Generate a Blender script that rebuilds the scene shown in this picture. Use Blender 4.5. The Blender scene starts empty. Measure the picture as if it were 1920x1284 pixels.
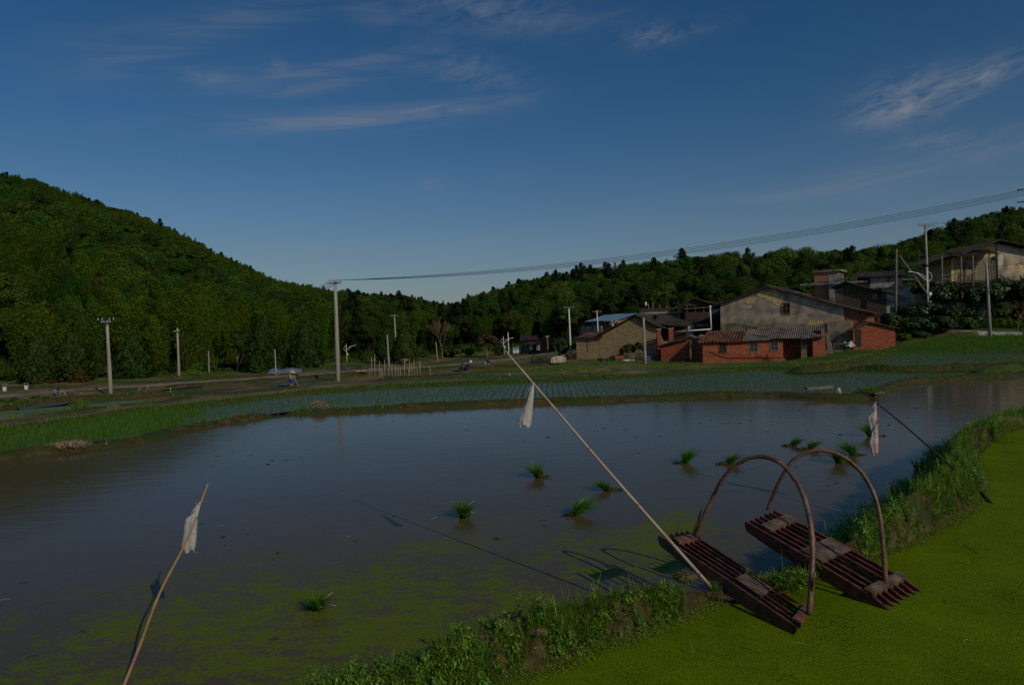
import bpy, bmesh, math, random
import numpy as np
from mathutils import Vector, Matrix, Euler

sc = bpy.context.scene
C = sc.collection
R = math.radians
random.seed(7)
np.random.seed(7)

# ------------------------------------------------------------------ camera, sky, sun, exposure
CAMZ = 3.2                       # eye height above the flooded field's water (z = 0)
PW, PH, FPX = 1920.0, 1284.0, 1280.0
cam_data = bpy.data.cameras.new('camera')
cam = bpy.data.objects.new('camera', cam_data)
C.objects.link(cam)
cam_data.sensor_width = 36.0
cam_data.lens = 36.0 * FPX / PW
cam_data.clip_start = 0.1
cam_data.clip_end = 6000
PITCH = math.degrees(math.atan((642 - 612) / FPX))
CAMROT = Matrix.Rotation(R(90 - PITCH), 3, 'X') @ Matrix.Rotation(R(-1.7), 3, 'Z')
cam.matrix_world = Matrix.Translation((0, 0, CAMZ)) @ CAMROT.to_4x4()
sc.camera = cam

SUN_EL, SUN_AZ = 30.0, 143.0     # behind the photographer's right shoulder
world = bpy.data.worlds.new("World")
sc.world = world
world.use_nodes = True
sun_data = bpy.data.lights.new('sun', 'SUN')
sun_data.energy = 5.0
sun_data.angle = R(0.5)
sun_data.color = (1.0, 0.87, 0.66)
sun = bpy.data.objects.new('sun', sun_data)
C.objects.link(sun)
SUNDIR = Vector((math.sin(R(SUN_AZ)) * math.cos(R(SUN_EL)), math.cos(R(SUN_AZ)) * math.cos(R(SUN_EL)), math.sin(R(SUN_EL))))
sun.rotation_euler = (-SUNDIR).to_track_quat('-Z', 'Y').to_euler()
sun.location = (20, -20, 40)
sc.view_settings.view_transform = 'Standard'
sc.view_settings.look = 'None'
sc.view_settings.gamma = 1.0
sc.view_settings.exposure = -1.75
SKY_STRENGTH = 0.15
sc.cycles.max_bounces = 6
sc.cycles.transparent_max_bounces = 8
sc.cycles.use_denoising = False
sc.cycles.sample_clamp_indirect = 4.0


def ray(px, py):
    v = Vector(((px - PW / 2) / FPX, -(py - PH / 2) / FPX, -1.0))
    return CAMROT @ v


def at(px, py, z):
    """point of the photo's pixel on the level z"""
    d = ray(px, py)
    t = (z - CAMZ) / d.z
    return Vector((d.x * t, d.y * t, z))


def atY(px, py, Y):
    """point of the photo's pixel at distance Y"""
    d = ray(px, py)
    t = Y / d.y
    return Vector((d.x * t, Y, CAMZ + d.z * t))


def azel(px, py):
    d = ray(px, py).normalized()
    return math.atan2(d.x, d.y), math.asin(d.z)


# sky with thin cirrus
wn = world.node_tree.nodes
wl = world.node_tree.links
bg = wn['Background']
sky = wn.new('ShaderNodeTexSky')
sky.sky_type = 'NISHITA'
sky.sun_disc = False
sky.sun_elevation = R(SUN_EL)
sky.sun_rotation = R(SUN_AZ)
sky.air_density = 1.05
sky.dust_density = 0.7
sky.ozone_density = 5.2
bg.inputs[1].default_value = SKY_STRENGTH


class NB:
    """small expression builder for math nodes"""
    def __init__(self, tree):
        self.n, self.l = tree.nodes, tree.links

    def m(self, op, a, b=None, c=None, clamp=False):
        nd = self.n.new('ShaderNodeMath')
        nd.operation = op
        nd.use_clamp = clamp
        for i, v in enumerate((a, b, c)):
            if v is None:
                continue
            if isinstance(v, (int, float)):
                nd.inputs[i].default_value = v
            else:
                self.l.new(v, nd.inputs[i])
        return nd.outputs[0]


nb = NB(world.node_tree)
tc = wn.new('ShaderNodeTexCoord')
sep = wn.new('ShaderNodeSeparateXYZ')
wl.new(tc.outputs['Generated'], sep.inputs[0])
az = nb.m('ARCTAN2', sep.outputs[0], sep.outputs[1])
el = nb.m('ARCSINE', sep.outputs[2])
comb = wn.new('ShaderNodeCombineXYZ')
wl.new(nb.m('MULTIPLY', nb.m('SUBTRACT', az, nb.m('MULTIPLY', el, -0.1)), 5.0), comb.inputs[0])
wl.new(nb.m('MULTIPLY', nb.m('SUBTRACT', el, nb.m('MULTIPLY', az, 0.12)), 42.0), comb.inputs[1])
n1 = wn.new('ShaderNodeTexNoise')
n1.inputs['Scale'].default_value = 1.0
n1.inputs['Detail'].default_value = 9
n1.inputs['Roughness'].default_value = 0.62
n1.inputs['Distortion'].default_value = 0.9
wl.new(comb.outputs[0], n1.inputs['Vector'])
comb2 = wn.new('ShaderNodeCombineXYZ')
wl.new(nb.m('MULTIPLY', az, 16.0), comb2.inputs[0])
wl.new(nb.m('MULTIPLY', nb.m('SUBTRACT', el, nb.m('MULTIPLY', az, 0.2)), 45.0), comb2.inputs[1])
n2 = wn.new('ShaderNodeTexNoise')
n2.inputs['Scale'].default_value = 1.6
n2.inputs['Detail'].default_value = 8
n2.inputs['Roughness'].default_value = 0.65
n2.inputs['Distortion'].default_value = 0.5
wl.new(comb2.outputs[0], n2.inputs['Vector'])
fib = nb.m('MULTIPLY', nb.m('SUBTRACT', n1.outputs['Fac'], 0.34, clamp=True), 2.6)
puf = nb.m('MULTIPLY', nb.m('SUBTRACT', n2.outputs['Fac'], 0.36, clamp=True), 3.0)
STREAKS = [  # px, py, half length, half width (px), tilt, strength, fibre(0)/puff(1)
    (690, 222, 190, 15, 5, .62, 0), (880, 200, 100, 8, 8, .45, 0), (450, 240, 170, 10, 3, .28, 0),
    (650, 122, 110, 9, 12, .55, 0), (560, 146, 190, 20, 5, .30, 0), (560, 165, 80, 9, 8, .42, 0),
    (880, 135, 90, 22, -12, .40, 1), (385, 143, 45, 9, 0, .40, 1), (520, 127, 22, 10, -20, .45, 1),
    (900, 20, 150, 24, -4, .45, 1), (1040, 40, 110, 12, 8, .3, 0), (400, 45, 190, 18, 12, .36, 0), (250, 118, 110, 14, 12, .34, 0),
    (700, 15, 60, 22, -25, .3, 0),
    (1690, 190, 85, 26, 17, .95, 1), (1800, 160, 110, 17, 22, .62, 1), (1880, 128, 60, 12, 25, .45, 1), (1650, 225, 60, 7, 8, .35, 0),
    (1215, 68, 42, 14, 10, .48, 1), (1280, 60, 70, 10, 15, .3, 1),
    (1640, 340, 130, 18, 10, .48, 0), (1450, 368, 110, 7, 4, .35, 0), (1850, 275, 100, 16, 5, .42, 1), (1760, 265, 90, 10, 5, .3, 1),
    (620, 478, 170, 10, 2, .34, 0), (530, 455, 110, 5, 0, .26, 0), (900, 448, 60, 7, 0, .22, 0), (800, 348, 45, 11, 8, .26, 1), (960, 330, 40, 5, 10, .22, 0),
]
total = None
for (px, py, hl, hw, tilt, st, kind) in STREAKS:
    hl, hw = hl * 1.15, hw * 1.35
    a0, e0 = azel(px, py)
    a1, e1 = azel(px + hl * math.cos(R(tilt)), py - hl * math.sin(R(tilt)))
    ang = math.atan2(e1 - e0, a1 - a0)
    la = math.hypot(a1 - a0, e1 - e0)
    lb = hw / FPX
    da = nb.m('SUBTRACT', az, a0)
    de = nb.m('SUBTRACT', el, e0)
    u = nb.m('ADD', nb.m('MULTIPLY', da, math.cos(ang) / la), nb.m('MULTIPLY', de, math.sin(ang) / la))
    v = nb.m('ADD', nb.m('MULTIPLY', da, -math.sin(ang) / lb), nb.m('MULTIPLY', de, math.cos(ang) / lb))
    d2 = nb.m('ADD', nb.m('MULTIPLY', u, u), nb.m('MULTIPLY', v, v))
    g = nb.m('MULTIPLY', nb.m('POWER', math.e, nb.m('MULTIPLY', d2, -1.0)), st)
    g = nb.m('MULTIPLY', g, puf if kind else fib)
    total = g if total is None else nb.m('ADD', total, g)
low = nb.m('DIVIDE', nb.m('SUBTRACT', el, 0.03), 0.15)
low = nb.m('MULTIPLY', nb.m('POWER', math.e, nb.m('MULTIPLY', nb.m('MULTIPLY', low, low), -1.0)), 0.30)
total = nb.m('MINIMUM', nb.m('ADD', nb.m('MULTIPLY', total, 0.88), low), 0.9)
mixc = wn.new('ShaderNodeMix')
mixc.data_type = 'RGBA'
mixc.blend_type = 'MIX'
wl.new(total, mixc.inputs['Factor'])
skysat = wn.new('ShaderNodeHueSaturation')
skysat.inputs['Saturation'].default_value = 1.22
wl.new(sky.outputs[0], skysat.inputs['Color'])
wl.new(skysat.outputs[0], mixc.inputs['A'])
mixc.inputs['B'].default_value = (4.0, 4.5, 5.4, 1)
CLOUD = mixc.inputs['B']
wl.new(mixc.outputs['Result'], bg.inputs[0])

# ------------------------------------------------------------------ materials
def mat(name, c1, c2=None, scale=4.0, detail=6, rough=.85, bump=0.0, bscale=None, spec=.25, stretch=(1, 1, 1),
        lo=.35, hi=.65, objvar=0.0, c3=None, scale3=1.0, lo3=.5, hi3=.62, metallic=0.0):
    m = bpy.data.materials.new(name)
    m.use_nodes = True
    n, l = m.node_tree.nodes, m.node_tree.links
    b = n['Principled BSDF']
    b.inputs['Roughness'].default_value = rough
    b.inputs['Specular IOR Level'].default_value = spec
    b.inputs['Metallic'].default_value = metallic
    t = n.new('ShaderNodeTexCoord')
    mp = n.new('ShaderNodeMapping')
    mp.inputs['Scale'].default_value = stretch
    l.new(t.outputs['Object'], mp.inputs[0])
    ns = n.new('ShaderNodeTexNoise')
    ns.inputs['Scale'].default_value = scale
    ns.inputs['Detail'].default_value = detail
    l.new(mp.outputs[0], ns.inputs['Vector'])
    rp = n.new('ShaderNodeValToRGB')
    rp.color_ramp.elements[0].position = lo
    rp.color_ramp.elements[1].position = hi
    rp.color_ramp.elements[0].color = (*c1, 1)
    rp.color_ramp.elements[1].color = (*(c2 or c1), 1)
    l.new(ns.outputs['Fac'], rp.inputs[0])
    col = rp.outputs[0]
    if c3:
        n3 = n.new('ShaderNodeTexNoise')
        n3.inputs['Scale'].default_value = scale3
        n3.inputs['Detail'].default_value = 8
        l.new(mp.outputs[0], n3.inputs['Vector'])
        r3 = n.new('ShaderNodeValToRGB')
        r3.color_ramp.elements[0].position = lo3
        r3.color_ramp.elements[1].position = hi3
        l.new(n3.outputs['Fac'], r3.inputs[0])
        mx = n.new('ShaderNodeMix')
        mx.data_type = 'RGBA'
        l.new(r3.outputs[0], mx.inputs['Factor'])
        l.new(col, mx.inputs['A'])
        mx.inputs['B'].default_value = (*c3, 1)
        col = mx.outputs['Result']
    if objvar:
        oi = n.new('ShaderNodeObjectInfo')
        hs = n.new('ShaderNodeHueSaturation')
        mr = n.new('ShaderNodeMapRange')
        mr.inputs['To Min'].default_value = 1 - objvar
        mr.inputs['To Max'].default_value = 1 + objvar
        l.new(oi.outputs['Random'], mr.inputs['Value'])
        l.new(mr.outputs[0], hs.inputs['Value'])
        l.new(col, hs.inputs['Color'])
        col = hs.outputs[0]
    l.new(col, b.inputs['Base Color'])
    if bump:
        nbm = n.new('ShaderNodeTexNoise')
        nbm.inputs['Scale'].default_value = bscale or scale * 4
        nbm.inputs['Detail'].default_value = 8
        l.new(mp.outputs[0], nbm.inputs['Vector'])
        bp = n.new('ShaderNodeBump')
        bp.inputs['Strength'].default_value = min(1, bump)
        bp.inputs['Distance'].default_value = bump * .1
        l.new(nbm.outputs['Fac'], bp.inputs['Height'])
        l.new(bp.outputs[0], b.inputs['Normal'])
    return m


def leafmat(name, dark, light, transl=.25, objvar=.25, huevar=.02, spec=.2, rough=.6):
    """foliage: each leaf its own tone, each plant its own cast"""
    m = bpy.data.materials.new(name)
    m.use_nodes = True
    n, l = m.node_tree.nodes, m.node_tree.links
    b = n['Principled BSDF']
    b.inputs['Roughness'].default_value = rough
    b.inputs['Specular IOR Level'].default_value = spec
    g = n.new('ShaderNodeNewGeometry')
    oi = n.new('ShaderNodeObjectInfo')
    rp = n.new('ShaderNodeValToRGB')
    rp.color_ramp.elements[0].color = (*dark, 1)
    rp.color_ramp.elements[1].color = (*light, 1)
    l.new(g.outputs['Random Per Island'], rp.inputs[0])
    hs = n.new('ShaderNodeHueSaturation')
    mr = n.new('ShaderNodeMapRange')
    mr.inputs['To Min'].default_value = 1 - objvar
    mr.inputs['To Max'].default_value = 1 + objvar
    l.new(oi.outputs['Random'], mr.inputs['Value'])
    l.new(mr.outputs[0], hs.inputs['Value'])
    mh = n.new('ShaderNodeMapRange')
    mh.inputs['To Min'].default_value = .5 - huevar
    mh.inputs['To Max'].default_value = .5 + huevar
    fr = n.new('ShaderNodeMath')
    fr.operation = 'FRACT'
    ml = n.new('ShaderNodeMath')
    ml.operation = 'MULTIPLY'
    ml.inputs[1].default_value = 7.31
    l.new(oi.outputs['Random'], ml.inputs[0])
    l.new(ml.outputs[0], fr.inputs[0])
    l.new(fr.outputs[0], mh.inputs['Value'])
    l.new(mh.outputs[0], hs.inputs['Hue'])
    l.new(rp.outputs[0], hs.inputs['Color'])
    l.new(hs.outputs[0], b.inputs['Base Color'])
    tr = n.new('ShaderNodeBsdfTranslucent')
    l.new(hs.outputs[0], tr.inputs['Color'])
    mx = n.new('ShaderNodeMixShader')
    mx.inputs[0].default_value = transl
    l.new(b.outputs[0], mx.inputs[1])
    l.new(tr.outputs[0], mx.inputs[2])
    l.new(mx.outputs[0], n['Material Output'].inputs['Surface'])
    return m


def brickmat(name, c1, c2, mortar, bw=.24, rh=.07, stain=(.05, .04, .035), stain_lo=.52, stain_hi=.75):
    m = bpy.data.materials.new(name)
    m.use_nodes = True
    n, l = m.node_tree.nodes, m.node_tree.links
    b = n['Principled BSDF']
    b.inputs['Roughness'].default_value = .9
    b.inputs['Specular IOR Level'].default_value = .15
    uv = n.new('ShaderNodeTexCoord')
    bt = n.new('ShaderNodeTexBrick')
    bt.inputs['Scale'].default_value = 1
    bt.inputs['Brick Width'].default_value = bw
    bt.inputs['Row Height'].default_value = rh
    bt.inputs['Mortar Size'].default_value = .008
    bt.inputs['Color1'].default_value = (*c1, 1)
    bt.inputs['Color2'].default_value = (*c2, 1)
    bt.inputs['Mortar'].default_value = (*mortar, 1)
    l.new(uv.outputs['UV'], bt.inputs['Vector'])
    ns = n.new('ShaderNodeTexNoise')
    ns.inputs['Scale'].default_value = 1.3
    ns.inputs['Detail'].default_value = 9
    ns.inputs['Roughness'].default_value = .7
    l.new(uv.outputs['Object'], ns.inputs['Vector'])
    rp = n.new('ShaderNodeValToRGB')
    rp.color_ramp.elements[0].position = stain_lo
    rp.color_ramp.elements[1].position = stain_hi
    rp.color_ramp.elements[1].color = (.8, .8, .8, 1)
    l.new(ns.outputs['Fac'], rp.inputs[0])
    mx = n.new('ShaderNodeMix')
    mx.data_type = 'RGBA'
    l.new(rp.outputs[0], mx.inputs['Factor'])
    l.new(bt.outputs['Color'], mx.inputs['A'])
    mx.inputs['B'].default_value = (*stain, 1)
    n2 = n.new('ShaderNodeTexNoise')
    n2.inputs['Scale'].default_value = 7
    n2.inputs['Detail'].default_value = 5
    l.new(uv.outputs['Object'], n2.inputs['Vector'])
    hs = n.new('ShaderNodeHueSaturation')
    mr = n.new('ShaderNodeMapRange')
    mr.inputs['From Min'].default_value = .3
    mr.inputs['From Max'].default_value = .7
    mr.inputs['To Min'].default_value = .55
    mr.inputs['To Max'].default_value = 1.45
    l.new(n2.outputs['Fac'], mr.inputs['Value'])
    l.new(mr.outputs[0], hs.inputs['Value'])
    l.new(mx.outputs['Result'], hs.inputs['Color'])
    l.new(hs.outputs[0], b.inputs['Base Color'])
    bp = n.new('ShaderNodeBump')
    bp.inputs['Strength'].default_value = .6
    bp.inputs['Distance'].default_value = .02
    l.new(bt.outputs['Fac'], bp.inputs['Height'])
    bp.invert = True
    l.new(bp.outputs[0], b.inputs['Normal'])
    return m


def plastermat(name, base, dark, adobe, streak=(.16, .13, .09)):
    """old lime render with grime running down"""
    m = mat(name, dark, base, scale=.9, detail=10, rough=.92, bump=.35, bscale=9, lo=.3, hi=.62, c3=streak, scale3=.8, lo3=.54, hi3=.72)
    return m


MT = {}
MT['mud'] = mat('mud', (.075, .052, .026), (.15, .105, .05), scale=3, detail=9, bump=.6, bscale=10, c3=(.05, .035, .018), scale3=1.2)
MT['bankmud'] = mat('bank_mud', (.035, .027, .008), (.10, .075, .026), scale=4, detail=9, bump=.8, bscale=14, c3=(.035, .055, .008), scale3=1.1, lo3=.42, hi3=.6)
MT['nearmud'] = mat('near_mud', (.030, .024, .007), (.13, .10, .034), scale=5, detail=10, bump=1.0, bscale=16, c3=(.045, .055, .014), scale3=2.2, lo3=.5, hi3=.62)
MT['soil'] = mat('field_soil', (.075, .055, .018), (.25, .18, .075), scale=.35, detail=10, bump=.5, bscale=2.5, c3=(.05, .085, .008), scale3=.16, lo3=.47, hi3=.57)
MT['forestfloor'] = mat('forest_floor', (.012, .018, .006), (.03, .035, .012), scale=.2, detail=6, bump=.3)
MT['road'] = mat('road_dirt', (.13, .105, .07), (.22, .18, .125), scale=.8, detail=8, bump=.2)
MT['concrete'] = mat('concrete', (.26, .255, .23), (.40, .39, .36), scale=2, detail=8, bump=.15, c3=(.15, .14, .12), scale3=.9)
MT['poleconc'] = mat('pole_concrete', (.30, .28, .23), (.42, .39, .33), scale=3, detail=6, bump=.1, stretch=(1, 1, .15))
MT['polewood'] = mat('pole_wood', (.15, .12, .085), (.24, .19, .14), scale=3, detail=6, bump=.2, stretch=(4, 4, .3))
MT['whitepaint'] = mat('white_paint', (.72, .72, .70), (.82, .82, .80), scale=2, rough=.5)
MT['metal'] = mat('galvanised_steel', (.22, .22, .22), (.34, .34, .34), scale=6, rough=.45, metallic=.6)
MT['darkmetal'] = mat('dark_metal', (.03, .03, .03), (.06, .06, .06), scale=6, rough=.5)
MT['porcelain'] = mat('porcelain', (.7, .7, .68), (.8, .8, .78), rough=.25)
MT['wire'] = mat('wire', (.02, .02, .02), (.03, .03, .03), rough=.6)
MT['oldwood'] = mat('old_wood', (.045, .032, .022), (.12, .09, .06), scale=5, detail=8, bump=.3, stretch=(6, 6, .4))
MT['darkwood'] = mat('dark_wood', (.022, .016, .012), (.06, .044, .03), scale=5, detail=8, bump=.3, stretch=(6, 6, .4))
MT['greywood'] = mat('grey_wood', (.12, .10, .075), (.26, .22, .17), scale=5, detail=8, bump=.3, stretch=(6, 6, .4))
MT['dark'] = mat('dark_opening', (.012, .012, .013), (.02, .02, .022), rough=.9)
MT['glass'] = mat('window_glass', (.02, .025, .03), (.05, .055, .06), scale=3, rough=.12, spec=.5)
MT['tile'] = mat('clay_tile', (.055, .032, .022), (.15, .075, .045), scale=2.2, detail=9, bump=.5, bscale=18, c3=(.03, .026, .02), scale3=.9, lo3=.45, hi3=.65)
MT['tilegrey'] = mat('grey_tile', (.035, .028, .022), (.10, .075, .055), scale=2.2, detail=9, bump=.5, bscale=18, c3=(.03, .035, .018), scale3=.7, lo3=.45, hi3=.65)
MT['tilered'] = mat('red_tile', (.10, .04, .025), (.26, .10, .055), scale=2.6, detail=9, bump=.5, bscale=18, c3=(.045, .036, .026), scale3=1.3, lo3=.44, hi3=.62)
MT['asbestos'] = mat('corrugated_sheet', (.13, .12, .10), (.23, .21, .18), scale=1.5, detail=8, bump=.1, c3=(.08, .07, .06), scale3=.8)
MT['bluesteel'] = mat('blue_steel_roof', (.14, .24, .34), (.20, .32, .43), scale=2, rough=.45)
MT['greysteel'] = mat('grey_steel_roof', (.12, .16, .21), (.18, .22, .28), scale=2, rough=.5)
MT['brick'] = brickmat('brick_red', (.41, .10, .042), (.25, .062, .032), (.26, .15, .10))
MT['brickb'] = brickmat('brick_pale', (.50, .20, .11), (.42, .16, .09), (.34, .28, .23), stain_lo=.6, stain_hi=.85)
MT['paintbrick'] = mat('orange_wall', (.42, .17, .09), (.50, .22, .13), scale=2, detail=6, bump=.1)
MT['adobe'] = brickmat('adobe_block', (.36, .28, .15), (.27, .20, .10), (.06, .045, .025), bw=.42, rh=.2, stain=(.16, .13, .08))
MT['adobey'] = mat('adobe_yellow', (.42, .31, .12), (.80, .62, .30), scale=5, detail=8, bump=1.0, bscale=7)
MT['plaster'] = plastermat('lime_plaster', (.47, .40, .31), (.21, .17, .12), None)
MT['plasterw'] = mat('plaster_white', (.42, .40, .36), (.58, .56, .52), scale=1.5, detail=8, bump=.1, c3=(.25, .21, .15), scale3=.6)
MT['plastert'] = mat('tan_plaster', (.25, .21, .13), (.33, .29, .19), scale=1.6, detail=8, bump=.25, c3=(.14, .11, .06), scale3=.8)
MT['creamcloth'] = mat('cream_sheet', (.42, .36, .26), (.55, .48, .36), scale=4, bump=.3)
MT['blacknet'] = mat('black_net', (.018, .02, .022), (.045, .048, .05), scale=6, bump=.3)
MT['blacktarp'] = mat('black_tarp', (.008, .008, .008), (.02, .019, .018), scale=4, rough=.5)
MT['bluetarp'] = mat('blue_tarp', (.02, .06, .16), (.035, .09, .22), scale=4, rough=.5)
MT['greysheet'] = mat('grey_sheet', (.42, .42, .40), (.58, .58, .56), scale=2, rough=.6)
MT['straw'] = leafmat('straw', (.26, .19, .12), (.50, .40, .27), transl=.1, objvar=.1)
MT['yellowstraw'] = leafmat('yellow_straw', (.32, .23, .06), (.55, .42, .14), transl=.1, objvar=.1)


def plasticmat(name, col, tint=None):
    m = bpy.data.materials.new(name)
    m.use_nodes = True
    n, l = m.node_tree.nodes, m.node_tree.links
    b = n['Principled BSDF']
    b.inputs['Roughness'].default_value = .35
    t = n.new('ShaderNodeTexCoord')
    ns = n.new('ShaderNodeTexNoise')
    ns.inputs['Scale'].default_value = 9
    ns.inputs['Detail'].default_value = 8
    ns.inputs['Distortion'].default_value = 1.2
    l.new(t.outputs['Object'], ns.inputs['Vector'])
    rp = n.new('ShaderNodeValToRGB')
    rp.color_ramp.elements[0].position = .3
    rp.color_ramp.elements[1].position = .7
    rp.color_ramp.elements[0].color = (*[c * .8 for c in col], 1)
    rp.color_ramp.elements[1].color = (*col, 1)
    l.new(ns.outputs['Fac'], rp.inputs[0])
    c = rp.outputs[0]
    if tint:
        sp = n.new('ShaderNodeSeparateXYZ')
        l.new(t.outputs['UV'], sp.inputs[0])
        r2 = n.new('ShaderNodeValToRGB')
        r2.color_ramp.elements[0].position = .70
        r2.color_ramp.elements[1].position = .82
        l.new(sp.outputs[0], r2.inputs[0])
        mx = n.new('ShaderNodeMix')
        mx.data_type = 'RGBA'
        l.new(r2.outputs[0], mx.inputs['Factor'])
        l.new(c, mx.inputs['A'])
        mx.inputs['B'].default_value = (*tint, 1)
        c = mx.outputs['Result']
    l.new(c, b.inputs['Base Color'])
    bp = n.new('ShaderNodeBump')
    bp.inputs['Strength'].default_value = .7
    bp.inputs['Distance'].default_value = .02
    l.new(ns.outputs['Fac'], bp.inputs['Height'])
    l.new(bp.outputs[0], b.inputs['Normal'])
    tr = n.new('ShaderNodeBsdfTranslucent')
    l.new(c, tr.inputs['Color'])
    mx2 = n.new('ShaderNodeMixShader')
    mx2.inputs[0].default_value = .35
    l.new(b.outputs[0], mx2.inputs[1])
    l.new(tr.outputs[0], mx2.inputs[2])
    l.new(mx2.outputs[0], n['Material Output'].inputs['Surface'])
    return m


MT['bag'] = plasticmat('plastic_bag', (.80, .77, .72))
MT['bagpink'] = plasticmat('pink_plastic', (.78, .70, .68), (.62, .10, .09))
MT['bamboo'] = mat('bamboo_dry', (.40, .29, .19), (.56, .44, .32), scale=6, detail=5, rough=.5, stretch=(1, 1, 1))
MT['bamboobrown'] = mat('bamboo_brown', (.27, .15, .07), (.42, .26, .13), scale=5, detail=5, rough=.5)
MT['bamboodark'] = mat('bamboo_dark', (.03, .022, .018), (.07, .05, .04), scale=5, detail=5, rough=.5)
MT['harrowwood'] = mat('harrow_wood', (.055, .014, .008), (.21, .055, .030), scale=4, detail=8, rough=.45, bump=.3, stretch=(3, 3, 3), spec=.4)
MT['harrowboard'] = mat('harrow_board', (.075, .042, .027), (.20, .145, .10), scale=6, detail=10, rough=.7, bump=.4, stretch=(1, 1, 1))
MT['harrowboardred'] = mat('harrow_board_red', (.14, .05, .035), (.26, .13, .095), scale=6, detail=10, rough=.6, bump=.4)
MT['archwood'] = mat('arch_pole', (.085, .036, .018), (.25, .14, .08), scale=5, detail=8, rough=.4, bump=.25, spec=.4)
MT['duckleaf'] = leafmat('duckweed_flecks', (.10, .16, .01), (.25, .34, .04), transl=.1, objvar=.2)

# foliage
MT['lf_broad'] = leafmat('leaf_broad', (.016, .044, .003), (.070, .135, .008), objvar=.45, huevar=.03)
MT['lf_broad2'] = leafmat('leaf_olive', (.026, .056, .003), (.095, .165, .008), objvar=.4, huevar=.03)
MT['lf_bamboo'] = leafmat('leaf_bamboo', (.036, .076, .002), (.120, .205, .006), objvar=.35, huevar=.025, transl=.3)
MT['lf_bamboo2'] = leafmat('leaf_bamboo_green', (.020, .062, .003), (.075, .165, .008), objvar=.35, huevar=.025, transl=.3)
MT['lf_conifer'] = leafmat('leaf_conifer', (.012, .028, .005), (.045, .070, .010), objvar=.35)
MT['lf_juniper'] = leafmat('leaf_juniper', (.014, .036, .004), (.05, .10, .010), objvar=.15)
MT['lf_red'] = leafmat('leaf_rust', (.05, .032, .012), (.13, .07, .022), objvar=.1)
MT['lf_shrub'] = leafmat('leaf_shrub', (.018, .042, .008), (.065, .12, .024), objvar=.3)
MT['lf_shine'] = leafmat('leaf_glossy', (.016, .036, .006), (.06, .10, .022), objvar=.2, spec=.5, rough=.4)
MT['culm'] = mat('bamboo_culm', (.03, .035, .012), (.06, .06, .022), scale=2)
MT['bark'] = mat('bark', (.03, .024, .016), (.07, .055, .038), scale=4, bump=.4, stretch=(4, 4, .6))
MT['twig'] = mat('bare_twig', (.15, .10, .055), (.24, .17, .10), scale=4)
MT['rice'] = leafmat('rice_blade', (.045, .12, .006), (.115, .26, .018), objvar=.25, transl=.35)
MT['ricedark'] = leafmat('seedling_blade', (.035, .12, .006), (.14, .33, .018), objvar=.2, transl=.35)
MT['grass'] = leafmat('grass_blade', (.045, .12, .008), (.20, .36, .025), objvar=.4, huevar=.03, transl=.35)
MT['drygrass'] = leafmat('dry_grass_blade', (.13, .10, .045), (.30, .24, .12), objvar=.3, transl=.2)
MT['weed'] = leafmat('weed_leaf', (.045, .12, .010), (.23, .40, .035), objvar=.35, huevar=.02, transl=.3, spec=.45, rough=.4)
MT['skin'] = mat('skin', (.30, .18, .12), (.36, .22, .15), rough=.6)
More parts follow.
